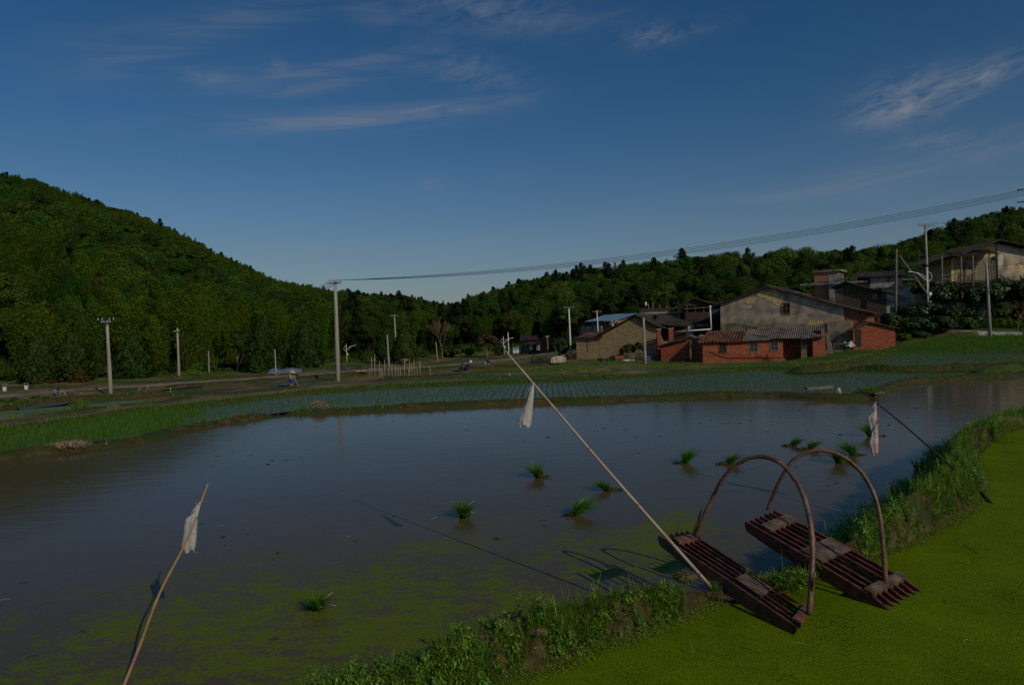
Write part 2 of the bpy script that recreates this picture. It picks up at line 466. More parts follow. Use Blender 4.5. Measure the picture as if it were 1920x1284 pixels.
# ------------------------------------------------------------------ mesh helpers
class MB:
    def __init__(self):
        self.v, self.f, self.sm = [], [], []

    def add(self, vs, fs, smooth=False):
        o = len(self.v)
        self.v += [Vector(p) for p in vs]
        self.f += [[i + o for i in f] for f in fs]
        self.sm += [smooth] * len(fs)

    def box(self, x0, x1, y0, y1, z0, z1):
        vs = [(x, y, z) for z in (z0, z1) for y in (y0, y1) for x in (x0, x1)]
        self.add(vs, [(0, 2, 3, 1), (4, 5, 7, 6), (0, 1, 5, 4), (2, 6, 7, 3), (0, 4, 6, 2), (1, 3, 7, 5)])

    def hexa(self, p):
        """eight corners: bottom ring 0-3, top ring 4-7"""
        self.add(p, [(3, 2, 1, 0), (4, 5, 6, 7), (0, 1, 5, 4), (1, 2, 6, 5), (2, 3, 7, 6), (3, 0, 4, 7)])

    def beam(self, a, b, w, h, up=(0, 0, 1)):
        """bar from a to b, width w (sideways), height h; the line a-b runs through its middle"""
        a, b, up = Vector(a), Vector(b), Vector(up)
        d = (b - a).normalized()
        s = d.cross(up)
        if s.length < 1e-4:
            s = d.cross(Vector((1, 0, 0)))
        s.normalize()
        u = s.cross(d)
        s, u = s * w / 2, u * h / 2
        self.hexa([a - s - u, b - s - u, b + s - u, a + s - u, a - s + u, b - s + u, b + s + u, a + s + u])

    def tube(self, pts, rad, n=8, cap=True):
        pts = [Vector(p) for p in pts]
        if not isinstance(rad, (list, tuple)):
            rad = [rad] * len(pts)
        rings = []
        ref = None
        for i, p in enumerate(pts):
            d = (pts[min(i + 1, len(pts) - 1)] - pts[max(i - 1, 0)]).normalized()
            if ref is None:
                ref = Vector((0, 0, 1)) if abs(d.z) < .9 else Vector((1, 0, 0))
            s = d.cross(ref).normalized()
            u = s.cross(d)
            ref = u
            rings.append([p + (s * math.cos(2 * math.pi * k / n) + u * math.sin(2 * math.pi * k / n)) * rad[i] for k in range(n)])
        vs = [q for r in rings for q in r]
        fs = []
        for i in range(len(pts) - 1):
            for k in range(n):
                a, b = i * n + k, i * n + (k + 1) % n
                fs.append((a, b, b + n, a + n))
        self.add(vs, fs, True)
        if cap:
            o = len(self.v) - len(vs)
            self.f.append([o + k for k in range(n)][::-1])
            self.f.append([len(self.v) - n + k for k in range(n)])
            self.sm += [False, False]

    def lathe(self, prof, c=(0, 0, 0), n=16):
        c = Vector(c)
        vs = [c + Vector((r * math.cos(2 * math.pi * k / n), r * math.sin(2 * math.pi * k / n), z)) for r, z in prof for k in range(n)]
        fs = []
        for i in range(len(prof) - 1):
            for k in range(n):
                a, b = i * n + k, i * n + (k + 1) % n
                fs.append((a, b, b + n, a + n))
        self.add(vs, fs, True)

    def prism(self, poly, y0, y1):
        """polygon in the x-z plane extruded along y"""
        n = len(poly)
        vs = [(x, y0, z) for x, z in poly] + [(x, y1, z) for x, z in poly]
        fs = [list(range(n)), list(range(2 * n - 1, n - 1, -1))]
        fs += [(i + n, (i + 1) % n + n, (i + 1) % n, i) for i in range(n)]
        self.add(vs, fs)

    def sheet(self, p00, p10, p11, p01, nu, nv, off=None, th=.04, smooth=True):
        """bent slab over a bilinear patch; off(u,v) pushes it along its normal"""
        p00, p10, p11, p01 = map(Vector, (p00, p10, p11, p01))
        nrm = (p10 - p00).cross(p01 - p00).normalized()
        top, bot = [], []
        for j in range(nv + 1):
            for i in range(nu + 1):
                u, v = i / nu, j / nv
                p = (p00 * (1 - u) + p10 * u) * (1 - v) + (p01 * (1 - u) + p11 * u) * v
                q = p + nrm * (off(u, v) if off else 0)
                top.append(q)
                bot.append(q - nrm * th)
        w = nu + 1
        N = len(top)
        fs = []
        for j in range(nv):
            for i in range(nu):
                a = j * w + i
                fs.append((a, a + 1, a + 1 + w, a + w))
                fs.append((N + a, N + a + w, N + a + 1 + w, N + a + 1))
        for i in range(nu):
            fs.append((i, N + i, N + i + 1, i + 1))
            a = nv * w + i
            fs.append((a, a + 1, N + a + 1, N + a))
        for j in range(nv):
            a = j * w
            fs.append((a, a + w, N + a + w, N + a))
            a = j * w + nu
            fs.append((a, N + a, N + a + w, a + w))
        self.add(top + bot, fs, smooth)

    def build(self, name, material, parent=None, uv=True):
        me = bpy.data.meshes.new(name)
        me.from_pydata([tuple(p) for p in self.v], [], self.f)
        me.polygons.foreach_set('use_smooth', self.sm)
        if uv:
            lay = me.uv_layers.new(name='UVMap')
            Z = Vector((0, 0, 1))
            for p in me.polygons:
                nrm = p.normal
                if abs(nrm.z) > .985:
                    t, b = Vector((1, 0, 0)), Vector((0, 1, 0))
                else:
                    t = Z.cross(nrm).normalized()
                    b = nrm.cross(t)
                for li in p.loop_indices:
                    co = me.vertices[me.loops[li].vertex_index].co
                    lay.data[li].uv = (co.dot(t), co.dot(b))
        me.materials.append(MT[material] if isinstance(material, str) else material)
        o = bpy.data.objects.new(name, me)
        C.objects.link(o)
        if parent is not None:
            o.parent = parent
        return o


def thing(name, label, cat, loc=(0, 0, 0), rotz=0, group=None):
    o = bpy.data.objects.new(name, None)
    o.empty_display_size = .2
    C.objects.link(o)
    o.location = loc
    o.rotation_euler = (0, 0, rotz)
    o['label'] = label
    o['category'] = cat
    if group:
        o['group'] = group
    return o


def tag(o, label, cat, group=None, kind=None):
    if label:
        o['label'] = label
    if cat:
        o['category'] = cat
    if group:
        o['group'] = group
    if kind:
        o['kind'] = kind
    return o


def struct(o, label=None):
    o['kind'] = 'structure'
    if label:
        o['label'] = label
    return o


def np_mesh(name, verts, quads, material, smooth=False):
    me = bpy.data.meshes.new(name)
    nv, nf = len(verts), len(quads)
    k = quads.shape[1]
    me.vertices.add(nv)
    me.vertices.foreach_set('co', np.asarray(verts, dtype=np.float32).ravel())
    me.loops.add(nf * k)
    me.loops.foreach_set('vertex_index', np.asarray(quads, dtype=np.int32).ravel())
    me.polygons.add(nf)
    me.polygons.foreach_set('loop_start', np.arange(0, nf * k, k, dtype=np.int32))
    me.polygons.foreach_set('use_smooth', np.full(nf, smooth, dtype=bool))
    me.update(calc_edges=True)
    mats = material if isinstance(material, (list, tuple)) else [material]
    for m_ in mats:
        me.materials.append(MT[m_] if isinstance(m_, str) else m_)
    return me


def fbm(x, y, seed=0, octv=4, f=1.0):
    """cheap smooth value noise, about -1..1"""
    x, y = np.asarray(x, float), np.asarray(y, float)
    s = np.zeros(np.broadcast(x, y).shape)
    amp, tot = 1.0, 0.0
    for k in range(octv):
        X, Y = x * f + 13.7 * k + seed * 3.1, y * f - 7.9 * k + seed * 5.7
        xi, yi = np.floor(X), np.floor(Y)
        fx, fy = X - xi, Y - yi
        fx, fy = fx * fx * (3 - 2 * fx), fy * fy * (3 - 2 * fy)

        def h(a, b):
            t = np.sin(a * 127.1 + b * 311.7 + seed * 17.3) * 43758.5453
            return (t - np.floor(t)) * 2 - 1
        s = s + amp * ((h(xi, yi) * (1 - fx) + h(xi + 1, yi) * fx) * (1 - fy) + (h(xi, yi + 1) * (1 - fx) + h(xi + 1, yi + 1) * fx) * fy)
        tot += amp
        amp *= .5
        f *= 2
    return s / tot


def in_poly(x, y, poly):
    x, y = np.asarray(x), np.asarray(y)
    ins = np.zeros(x.shape, bool)
    n = len(poly)
    for i in range(n):
        x0, y0 = poly[i][0], poly[i][1]
        x1, y1 = poly[(i + 1) % n][0], poly[(i + 1) % n][1]
        c = ((y0 > y) != (y1 > y)) & (x < (x1 - x0) * (y - y0) / ((y1 - y0) + 1e-12) + x0)
        ins ^= c
    return ins


def dist_line(x, y, pts):
    """distance of points to a polyline"""
    d = np.full(np.asarray(x).shape, 1e9)
    for a, b in zip(pts[:-1], pts[1:]):
        ax, ay, bx, by = a[0], a[1], b[0], b[1]
        L = (bx - ax) ** 2 + (by - ay) ** 2 + 1e-12
        t = np.clip(((x - ax) * (bx - ax) + (y - ay) * (by - ay)) / L, 0, 1)
        d = np.minimum(d, np.hypot(x - ax - t * (bx - ax), y - ay - t * (by - ay)))
    return d


def resample(pts, step):
    pts = [Vector(p) for p in pts]
    out = [pts[0].copy()]
    # Catmull-Rom for a natural line
    n = len(pts)
    for i in range(n - 1):
        p0, p1, p2, p3 = pts[max(i - 1, 0)], pts[i], pts[i + 1], pts[min(i + 2, n - 1)]
        k = max(1, int((p2 - p1).length / step))
        for j in range(1, k + 1):
            t = j / k
            out.append(.5 * ((2 * p1) + (p2 - p0) * t + (2 * p0 - 5 * p1 + 4 * p2 - p3) * t * t + (3 * p1 - p0 - 3 * p2 + p3) * t ** 3))
    return out


# prototypes for scattered stuff live in a collection that is not part of the scene
def scatter(name, protos, pts, rots, scl, idx, label, kind='stuff', cat=None):
    """one object: a cloud of points that carries copies of small meshes (grass, rice, far wood)"""
    col = bpy.data.collections.new(name + '_kinds')
    for i, p in enumerate(protos):
        o = bpy.data.objects.new('%s_kind_%02d' % (name, i), p)
        col.objects.link(o)
    me = bpy.data.meshes.new(name)
    n = len(pts)
    me.vertices.add(n)
    me.vertices.foreach_set('co', np.asarray(pts, dtype=np.float32).ravel())
    a = me.attributes.new('rot', 'FLOAT_VECTOR', 'POINT')
    a.data.foreach_set('vector', np.asarray(rots, dtype=np.float32).ravel())
    a = me.attributes.new('scl', 'FLOAT', 'POINT')
    a.data.foreach_set('value', np.asarray(scl, dtype=np.float32).ravel())
    a = me.attributes.new('idx', 'INT', 'POINT')
    a.data.foreach_set('value', np.asarray(idx, dtype=np.int32).ravel())
    me.update()
    ng = bpy.data.node_groups.new(name + '_nodes', 'GeometryNodeTree')
    ng.interface.new_socket('Geometry', in_out='INPUT', socket_type='NodeSocketGeometry')
    ng.interface.new_socket('Geometry', in_out='OUTPUT', socket_type='NodeSocketGeometry')
    N, L = ng.nodes, ng.links
    gi, go = N.new('NodeGroupInput'), N.new('NodeGroupOutput')
    ci = N.new('GeometryNodeCollectionInfo')
    ci.inputs['Collection'].default_value = col
    ci.inputs['Separate Children'].default_value = True
    ci.inputs['Reset Children'].default_value = True
    ip = N.new('GeometryNodeInstanceOnPoints')
    ip.inputs['Pick Instance'].default_value = True

    def named(nm, typ):
        q = N.new('GeometryNodeInputNamedAttribute')
        q.data_type = typ
        q.inputs['Name'].default_value = nm
        return q.outputs['Attribute']
    L.new(gi.outputs[0], ip.inputs['Points'])
    L.new(ci.outputs[0], ip.inputs['Instance'])
    L.new(named('idx', 'INT'), ip.inputs['Instance Index'])
    L.new(named('rot', 'FLOAT_VECTOR'), ip.inputs['Rotation'])
    L.new(named('scl', 'FLOAT'), ip.inputs['Scale'])
    L.new(ip.outputs[0], go.inputs[0])
    o = bpy.data.objects.new(name, me)
    C.objects.link(o)
    md = o.modifiers.new('scatter', 'NODES')
    md.node_group = ng
    o['kind'] = kind
    if label:
        o['label'] = label
    if cat:
        o['category'] = cat
    return o


# ------------------------------------------------------------------ plant meshes
def unit(n):
    v = np.random.normal(size=(n, 3))
    return v / np.linalg.norm(v, axis=1)[:, None]


def cards(cent, nrm, w, h, up=None):
    """quads centred at cent facing nrm, height axis near 'up'"""
    n = len(cent)
    up = unit(n) if up is None else up
    nrm = nrm / (np.linalg.norm(nrm, axis=1)[:, None] + 1e-9)
    s = np.cross(up, nrm)
    s /= np.linalg.norm(s, axis=1)[:, None] + 1e-9
    u = np.cross(nrm, s)
    w = np.asarray(w).reshape(-1, 1) * .5 * np.ones((n, 1))
    h = np.asarray(h).reshape(-1, 1) * .5 * np.ones((n, 1))
    # leaf-shaped: pointed quad
    v = np.stack([cent - u * h, cent + s * w, cent + u * h, cent - s * w], 1).reshape(-1, 3)
    q = np.arange(4 * n).reshape(n, 4)
    return v, q


def join(parts):
    vs, qs, o = [], [], 0
    for v, q in parts:
        vs.append(v)
        qs.append(q + o)
        o += len(v)
    return np.concatenate(vs), np.concatenate(qs)


def tube_np(p0, p1, r0, r1, n=6):
    m_ = MB()
    m_.tube([p0, (Vector(p0) + Vector(p1)) / 2 + Vector((random.uniform(-.1, .1), random.uniform(-.1, .1), 0)), p1], [r0, (r0 + r1) / 2, r1], n, cap=False)
    return np.array([tuple(p) for p in m_.v]), np.array(m_.f)


def crown_broad(R_, H, base, nleaf, leaf, nblob=24):
    ctr = np.array([0, 0, base + H / 2])
    d = unit(nblob)
    d[:, 2] = np.abs(d[:, 2]) * 1.1 - .35
    bc = ctr + d * np.array([R_ * .68, R_ * .68, H * .40]) * np.random.uniform(.75, 1.08, (nblob, 1))
    br = np.random.uniform(.24, .44, nblob) * R_
    k = np.random.choice(nblob, nleaf, p=br ** 2 / (br ** 2).sum())
    dd = unit(nleaf)
    dd[:, 2] = dd[:, 2] * .8 + .25
    p = bc[k] + dd * br[k][:, None] * np.random.uniform(.55, 1.06, (nleaf, 1)) * np.array([1, 1, .8])
    nr = dd + unit(nleaf) * .55 + np.array([0, 0, .3])
    s = leaf * np.random.uniform(.6, 1.3, nleaf)
    return cards(p, nr, s, s * 1.2), bc


def limbs(bc, base, r0, nmax=9):
    parts = [tube_np((0, 0, -.5), (0, 0, base + .8), r0, r0 * .6)]
    for c in bc[:nmax]:
        parts.append(tube_np((0, 0, base * random.uniform(.55, 1)), tuple(c), r0 * .4, r0 * .1, 5))
    return join(parts)


def crown_bamboo(R_, H, nculm, nleaf, leaf):
    parts_l, culms = [], []
    per = nleaf // nculm
    for i in range(nculm):
        a = random.uniform(0, 6.283)
        rr = R_ * .35 * math.sqrt(random.random())
        b = np.array([rr * math.cos(a), rr * math.sin(a), 0])
        hh = H * random.uniform(.72, 1.05)
        a2 = a + random.uniform(-.6, .6)
        lean = R_ * random.uniform(.3, .95)
        t = np.linspace(0, 1, 7)
        pt = b + np.stack([np.cos(a2) * lean * t ** 2.4, np.sin(a2) * lean * t ** 2.4, hh * (t - .16 * t ** 4)], 1)
        culms.append(pt)
        tt = np.random.uniform(.10, 1.0, per) ** .8
        base = b + np.stack([np.cos(a2) * lean * tt ** 2.4, np.sin(a2) * lean * tt ** 2.4, hh * (tt - .16 * tt ** 4)], 1)
        sp = R_ * .36 * np.sin(np.clip(tt, 0, .98) * 3.0) + .12
        off = unit(per) * sp[:, None] * np.random.uniform(.3, 1, (per, 1)) * np.array([1, 1, .55])
        nr = unit(per) + np.array([0, 0, .5])
        up = np.tile([0, 0, 1.0], (per, 1)) + unit(per) * .6
        s = leaf * np.random.uniform(.6, 1.3, per)
        parts_l.append(cards(base + off, nr, s * .42, s * 1.3, up))
    return join(parts_l), culms


def culm_mesh(culms, r):
    parts = []
    for pt in culms:
        m_ = MB()
        m_.tube([tuple(p) for p in pt], [r * (1 - .12 * i) for i in range(len(pt))], 4, cap=False)
        parts.append((np.array([tuple(p) for p in m_.v]), np.array(m_.f)))
    return join(parts)


def crown_conifer(R_, H, base, nleaf, leaf, ragged=.25):
    t = np.random.random(nleaf) ** .75
    z = base + (H - base) * (1 - t)
    tier = .72 + .28 * np.sin(z * 4.2)
    a = np.random.uniform(0, 6.283, nleaf)
    lump = 1 + ragged * np.sin(a * 3 + z * 1.7)
    r = R_ * t ** .6 * tier * lump * np.random.uniform(.35, 1.0, nleaf) ** .5
    p = np.stack([r * np.cos(a), r * np.sin(a), z - r * .22], 1)
    out = np.stack([np.cos(a), np.sin(a), np.full(nleaf, -.35)], 1)
    nr = np.stack([np.cos(a) * .4, np.sin(a) * .4, np.ones(nleaf)], 1) + unit(nleaf) * .6
    s = leaf * np.random.uniform(.6, 1.3, nleaf)
    return cards(p, nr, s * .55, s * 1.3, out)


def crown_juniper(R_, H, base, nleaf, leaf):
    t = np.random.random(nleaf)
    prof = np.sin(np.clip(t * .93 + .10, 0, 1) ** .62 * math.pi) ** .75
    a = np.random.uniform(0, 6.283, nleaf)
    lump = 1 + .13 * np.sin(a * 5 + t * 9) + .10 * np.sin(a * 9 - t * 17)
    r = R_ * prof * lump * np.random.uniform(.55, 1.03, nleaf) ** .6
    z = base + (H - base) * t
    p = np.stack([r * np.cos(a), r * np.sin(a), z], 1) + unit(nleaf) * .08
    out = np.stack([np.cos(a), np.sin(a), np.full(nleaf, .45)], 1)
    nr = out + unit(nleaf) * .7
    up = np.tile([0, 0, 1.0], (nleaf, 1)) + unit(nleaf) * .5 + out * .4
    s = leaf * np.random.uniform(.6, 1.3, nleaf)
    return cards(p, nr, s * .6, s * 1.3, up)


def blades(n, h, spread, w, droop=.35, r0=.02, segs=2, tilt=(0, 0)):
    """tuft of bent grass blades, each two quads and a tip"""
    vs, qs = [], []
    o = 0
    for i in range(n):
        a = random.uniform(0, 6.283)
        b = np.array([math.cos(a + 1) * r0 * random.random(), math.sin(a + 1) * r0 * random.random(), 0])
        d = np.array([math.cos(a), math.sin(a), 0])
        sp = spread * random.uniform(.15, 1)
        hh = h * random.uniform(.55, 1.1)
        sd = np.array([-d[1], d[0], 0]) * w * random.uniform(.7, 1.3) / 2
        pts = []
        for k in range(segs + 1):
            t = k / segs
            p = b + d * (sp * t ** 1.7) + np.array([tilt[0] * t, tilt[1] * t, 0]) * hh + np.array([0, 0, hh * (t - droop * t ** 3 * (.3 + random.random()))])
            ww = (1 - .82 * t ** 1.5)
            pts.append((p - sd * ww, p + sd * ww))
        for p in pts:
            vs += [p[0], p[1]]
        for k in range(segs):
            qs.append((o + 2 * k, o + 2 * k + 1, o + 2 * k + 3, o + 2 * k + 2))
        o += 2 * (segs + 1)
    return np.array(vs), np.array(qs)


def weedplant(h, nl, leaf):
    parts = []
    n = nl
    t = np.random.uniform(.15, 1, n)
    a = np.random.uniform(0, 6.283, n)
    lx, ly = random.uniform(-.4, .4) * h, random.uniform(-.4, .4) * h
    r = h * .42 * (1.05 - t * .55) * np.random.uniform(.4, 1, n)
    p = np.stack([lx * t + r * np.cos(a), ly * t + r * np.sin(a), h * t], 1)
    out = np.stack([np.cos(a), np.sin(a), np.random.uniform(-.3, .3, n)], 1)
    nr = np.stack([np.cos(a) * .3, np.sin(a) * .3, np.ones(n)], 1) + unit(n) * .45
    s = leaf * np.random.uniform(.6, 1.35, n)
    return cards(p, nr, s * .6, s * 1.35, out)
# ------------------------------------------------------------------ the lie of the land
G_PX = [(640, 1420), (960, 1286), (1080, 1240), (1200, 1195), (1340, 1135), (1410, 1098), (1500, 1066), (1570, 1066), (1660, 1040), (1750, 1003), (1830, 955),
        (1850, 905), (1835, 855), (1870, 820), (1930, 798), (2050, 775), (2300, 745)]
C_PX = [(400, 1400), (760, 1245), (880, 1192), (1000, 1150), (1150, 1115), (1290, 1078), (1420, 1068), (1540, 1038), (1620, 988), (1690, 937), (1762, 887),
        (1792, 857), (1792, 826), (1842, 798), (1892, 775), (2000, 752), (2250, 722)]
D_PX = [None] * 8 + [(1500, 1034), (1572, 982), (1632, 924), (1692, 880), (1746, 838), (1792, 806), (1850, 782), (1960, 742), (2210, 705)]
ZG = 0.45                                     # duckweed pond level
Gw = [at(x, y, ZG) for x, y in G_PX]
Cw = [at(x, y, .78) for x, y in C_PX]
for i_ in (9, 10, 11, 12, 13):
    Cw[i_] = at(*C_PX[i_], .93)
Cw[5].z = .58
Cw[6].z = .50
Cw[7].z = .60
Dw = []
for i, p in enumerate(D_PX):
    Dw.append(at(*p, 0.0) if p else Vector((Cw[i].x - .42, Cw[i].y + .62, 0)))

FAR_PX = [(2120, 688), (1990, 696), (1890, 706), (1790, 713), (1705, 720), (1650, 738), (1590, 750), (1450, 744), (1350, 746), (1250, 748), (1120, 754), (1000, 757), (800, 766), (640, 774),
          (530, 779), (380, 801), (250, 832), (130, 846), (0, 862), (-150, 884), (-400, 930)]
FARw = [at(x, y, 0) for x, y in FAR_PX]
pond_poly = [(p.x, p.y) for p in FARw] + [(-26, 8), (-14, 2.5), (-3, 2.5)] + [(lerp_.x, lerp_.y) for lerp_ in [d_.lerp(c_, .6) for c_, d_ in zip(Cw, Dw)]]
duck_poly = [(p.x, p.y) for p in Gw] + [(45, 16), (45, 2.2), (-2.6, 2.2)]

ZA = .10
A_BACK = [(1850, 689), (1760, 694), (1690, 697), (1620, 697), (1500, 694), (1400, 694), (1250, 704), (1120, 711), (1000, 717), (800, 724), (680, 731), (560, 740), (460, 752),
          (380, 762), (250, 775), (130, 793), (0, 812), (-150, 835), (-400, 880)]
A_BACKw = [at(x, y, ZA) for x, y in A_BACK]
A_FRONTw = [Vector((p.x * 1.006, p.y * 1.006 + .12, ZA)) for p in FARw[3:]]
polyA = [(p.x, p.y) for p in A_BACKw] + [(p.x, p.y) for p in reversed(A_FRONTw)]
ZB = -.15
polyB = [tuple(at(x, y, ZB)[:2]) for x, y in [(1040, 709), (1150, 694), (1260, 686), (1420, 683), (1420, 688), (1300, 691), (1200, 700), (1060, 711)]]
ZC = .30
polyC = [tuple(at(x, y, ZC)[:2]) for x, y in [(1590, 689), (1700, 691), (1850, 688), (1990, 684), (2120, 676), (2120, 628), (1950, 630), (1850, 632), (1770, 637), (1710, 648), (1650, 668)]]
ZL = -.55      # algae covered ponds on the left
polyL1 = [tuple(at(x, y, ZL)[:2]) for x, y in [(-160, 822), (-60, 800), (0, 792), (60, 778), (132, 769), (100, 765), (0, 778), (-160, 795)]]
polyL1 = [tuple(at(x, y, ZL)[:2]) for x, y in [(-160, 824), (0, 797), (70, 785), (138, 771), (148, 763), (110, 762), (0, 772), (-160, 798)]]
polyL2 = [tuple(at(x, y, ZL)[:2]) for x, y in [(145, 775), (230, 763), (290, 755), (330, 748), (270, 750), (200, 752), (155, 758)]]
polyL3 = [tuple(at(x, y, ZL)[:2]) for x, y in [(40, 769), (120, 758), (130, 753), (85, 754), (30, 763)]]
PONDS = [(pond_poly, 0.0, .5), (duck_poly, ZG, .5), (polyA, ZA, .28), (polyB, ZB, .22), (polyC, ZC, .22), (polyL1, ZL, .15), (polyL2, ZL, .15), (polyL3, ZL, .15)]

ctrl = []
for px, py in [(546, 735), (630, 718), (208, 745), (100, 752), (335, 716), (880, 697), (750, 700), (700, 714), (450, 726), (0, 740), (-200, 755), (-500, 775), (915, 676), (1026, 663), (850, 705), (960, 690)]:
    p = at(px, py, -1.22)
    ctrl.append((p.x, p.y, -1.22))
for px, py, Y in [(1080, 673, 80), (1240, 682, 62), (1400, 679, 64), (1500, 679, 64), (1580, 655, 72), (1660, 646, 78), (1741, 606, 92), (1860, 622, 90), (1900, 580, 104), (1790, 570, 112),
                  (1300, 642, 85), (1450, 605, 105), (1200, 640, 100), (1560, 668, 60), (1130, 682, 62)]:
    p = atY(px, py, Y)
    ctrl.append(tuple(p))
for p in A_BACKw[4:14]:
    ctrl.append((p.x, p.y + .6, .2))
for p in A_BACKw[14:]:
    ctrl.append((p.x, p.y + .4, .05))
for px, py in [(150, 765), (290, 754), (0, 776), (-160, 792)]:
    p = at(px, py, ZL)
    ctrl.append((p.x, p.y, ZL - .03))
ctrl += [(28, 35, .5), (40, 40, 1.2), (62, 60, 2.5), (75, 95, 6), (40, 12, .8), (0, 0, 1.5), (12, -6, 1.6), (-10, -6, 1.4), (-30, 0, .8), (-40, 18, .2), (-70, 30, -.3), (22, 30, .3), (0, 16, 0), (-8, 20, 0), (10, 22, 0)]
ctrl = np.array(ctrl)


def base_h(x, y):
    x, y = np.asarray(x, float), np.asarray(y, float)
    d2 = (x[..., None] - ctrl[:, 0]) ** 2 + (y[..., None] - ctrl[:, 1]) ** 2 + 4.0
    w = d2 ** -2.0
    return (w * ctrl[:, 2]).sum(-1) / w.sum(-1)


def ground_h(x, y):
    return float(base_h(np.array([x]), np.array([y]))[0])


# ground sheet
def build_ground():
    xs = np.arange(-150, 150.1, .75)
    ys = np.concatenate([np.arange(-24, 60, .6), np.arange(60, 140.1, 1.2)])
    X, Y = np.meshgrid(xs, ys)
    Z = base_h(X, Y) + .05 * fbm(X, Y, 3, 4, .5) * np.clip((Y - 2) / 10, 0, 1)
    for poly, pz, dep in PONDS:
        ins = in_poly(X, Y, poly)
        d = dist_line(X[~ins], Y[~ins], poly + poly[:1])
        Z[ins] = np.minimum(Z[ins], pz - dep)
        near = np.zeros(X.shape, bool)
        near[~ins] = d < .55
        Z[near] = np.minimum(Z[near], pz - .1)
    v = np.stack([X, Y, Z], -1).reshape(-1, 3)
    ny, nx = X.shape
    i = np.arange(ny * nx).reshape(ny, nx)
    q = np.stack([i[:-1, :-1], i[:-1, 1:], i[1:, 1:], i[1:, :-1]], -1).reshape(-1, 4)
    me = np_mesh('ground', v, q, 'soil', True)
    o = bpy.data.objects.new('ground', me)
    C.objects.link(o)
    struct(o, 'brown and green field soil with narrow mud banks between paddies')


build_ground()
mb = MB()
mb.lathe([(0.01, 0), (400, 0), (3000, -1)], (0, 0, -9), 48)
struct(mb.build('terrain', 'soil'), 'lower land beyond the fields')


# ------------------------------------------------------------------ water
def watermat(name, mudcol, patches=None, sp_=.22, bump=.02, rough=.04):
    m = bpy.data.materials.new(name)
    m.use_nodes = True
    n, l = m.node_tree.nodes, m.node_tree.links
    b = n['Principled BSDF']
    b.inputs['IOR'].default_value = 1.33
    b.inputs['Specular IOR Level'].default_value = sp_
    e = NB(m.node_tree)
    t = n.new('ShaderNodeTexCoord')
    ob = t.outputs['Object']

    def noise(sc, det=6, stretch=None, rg=.55, dist=0):
        x = n.new('ShaderNodeTexNoise')
        x.inputs['Scale'].default_value = sc
        x.inputs['Detail'].default_value = det
        x.inputs['Roughness'].default_value = rg
        x.inputs['Distortion'].default_value = dist
        if stretch:
            mp = n.new('ShaderNodeMapping')
            mp.inputs['Scale'].default_value = stretch
            l.new(ob, mp.inputs[0])
            l.new(mp.outputs[0], x.inputs['Vector'])
        else:
            l.new(ob, x.inputs['Vector'])
        return x.outputs['Fac']
    mud = n.new('ShaderNodeMix')
    mud.data_type = 'RGBA'
    l.new(noise(.35, 5), mud.inputs['Factor'])
    mud.inputs['A'].default_value = (*[c * .75 for c in mudcol], 1)
    mud.inputs['B'].default_value = (*[c * 1.2 for c in mudcol], 1)
    col = mud.outputs['Result']
    rgh = rough
    if patches:
        sp = n.new('ShaderNodeSeparateXYZ')
        l.new(ob, sp.inputs[0])
        tot = None
        for (cx, cy, rx, ry, s) in patches:
            u = e.m('MULTIPLY', e.m('SUBTRACT', sp.outputs[0], cx), 1 / rx)
            v = e.m('MULTIPLY', e.m('SUBTRACT', sp.outputs[1], cy), 1 / ry)
            g = e.m('MULTIPLY', e.m('POWER', math.e, e.m('MULTIPLY', e.m('ADD', e.m('MULTIPLY', u, u), e.m('MULTIPLY', v, v)), -1)), s)
            tot = g if tot is None else e.m('ADD', tot, g)
        # ragged rafts: broad noise, then fine flecks
        broad = noise(.9, 6, (1, 1.5, 1), .62, .6)
        mid = noise(5.0, 5, (1, 1.4, 1), .62, .5)
        mid2 = noise(19, 4, (1, 1.2, 1), .62, .3)
        fine = noise(60, 2, None, .6)
        tot = e.m('MINIMUM', tot, 1.0)
        k = e.m('MULTIPLY', tot, .52)
        for nz, wgt in ((broad, .95), (mid, .95), (mid2, 1.15), (fine, 1.0)):
            k = e.m('ADD', k, e.m('MULTIPLY', e.m('SUBTRACT', nz, .5), wgt))
        k = e.m('MULTIPLY', e.m('SUBTRACT', k, .445), 13, clamp=True)
        gl = n.new('ShaderNodeMix')
        gl.data_type = 'RGBA'
        l.new(noise(30, 4), gl.inputs['Factor'])
        gl.inputs['A'].default_value = (.075, .105, .010, 1)
        gl.inputs['B'].default_value = (.18, .225, .024, 1)
        mx = n.new('ShaderNodeMix')
        mx.data_type = 'RGBA'
        l.new(k, mx.inputs['Factor'])
        l.new(col, mx.inputs['A'])
        l.new(gl.outputs['Result'], mx.inputs['B'])
        col = mx.outputs['Result']
        rgh = e.m('ADD', e.m('MULTIPLY', k, .5), rough)
        l.new(rgh, b.inputs['Roughness'])
        l.new(e.m('SUBTRACT', sp_, e.m('MULTIPLY', k, .2)), b.inputs['Specular IOR Level'])
    else:
        b.inputs['Roughness'].default_value = rough
    l.new(col, b.inputs['Base Color'])
    bp = n.new('ShaderNodeBump')
    bp.inputs['Strength'].default_value = 1.0
    bp.inputs['Distance'].default_value = bump
    w = e.m('ADD', noise(1.6, 4, (.55, 1.6, 1)), e.m('MULTIPLY', noise(7, 3, (.5, 1.5, 1)), .22))
    l.new(w, bp.inputs['Height'])
    l.new(bp.outputs[0], b.inputs['Normal'])
    return m


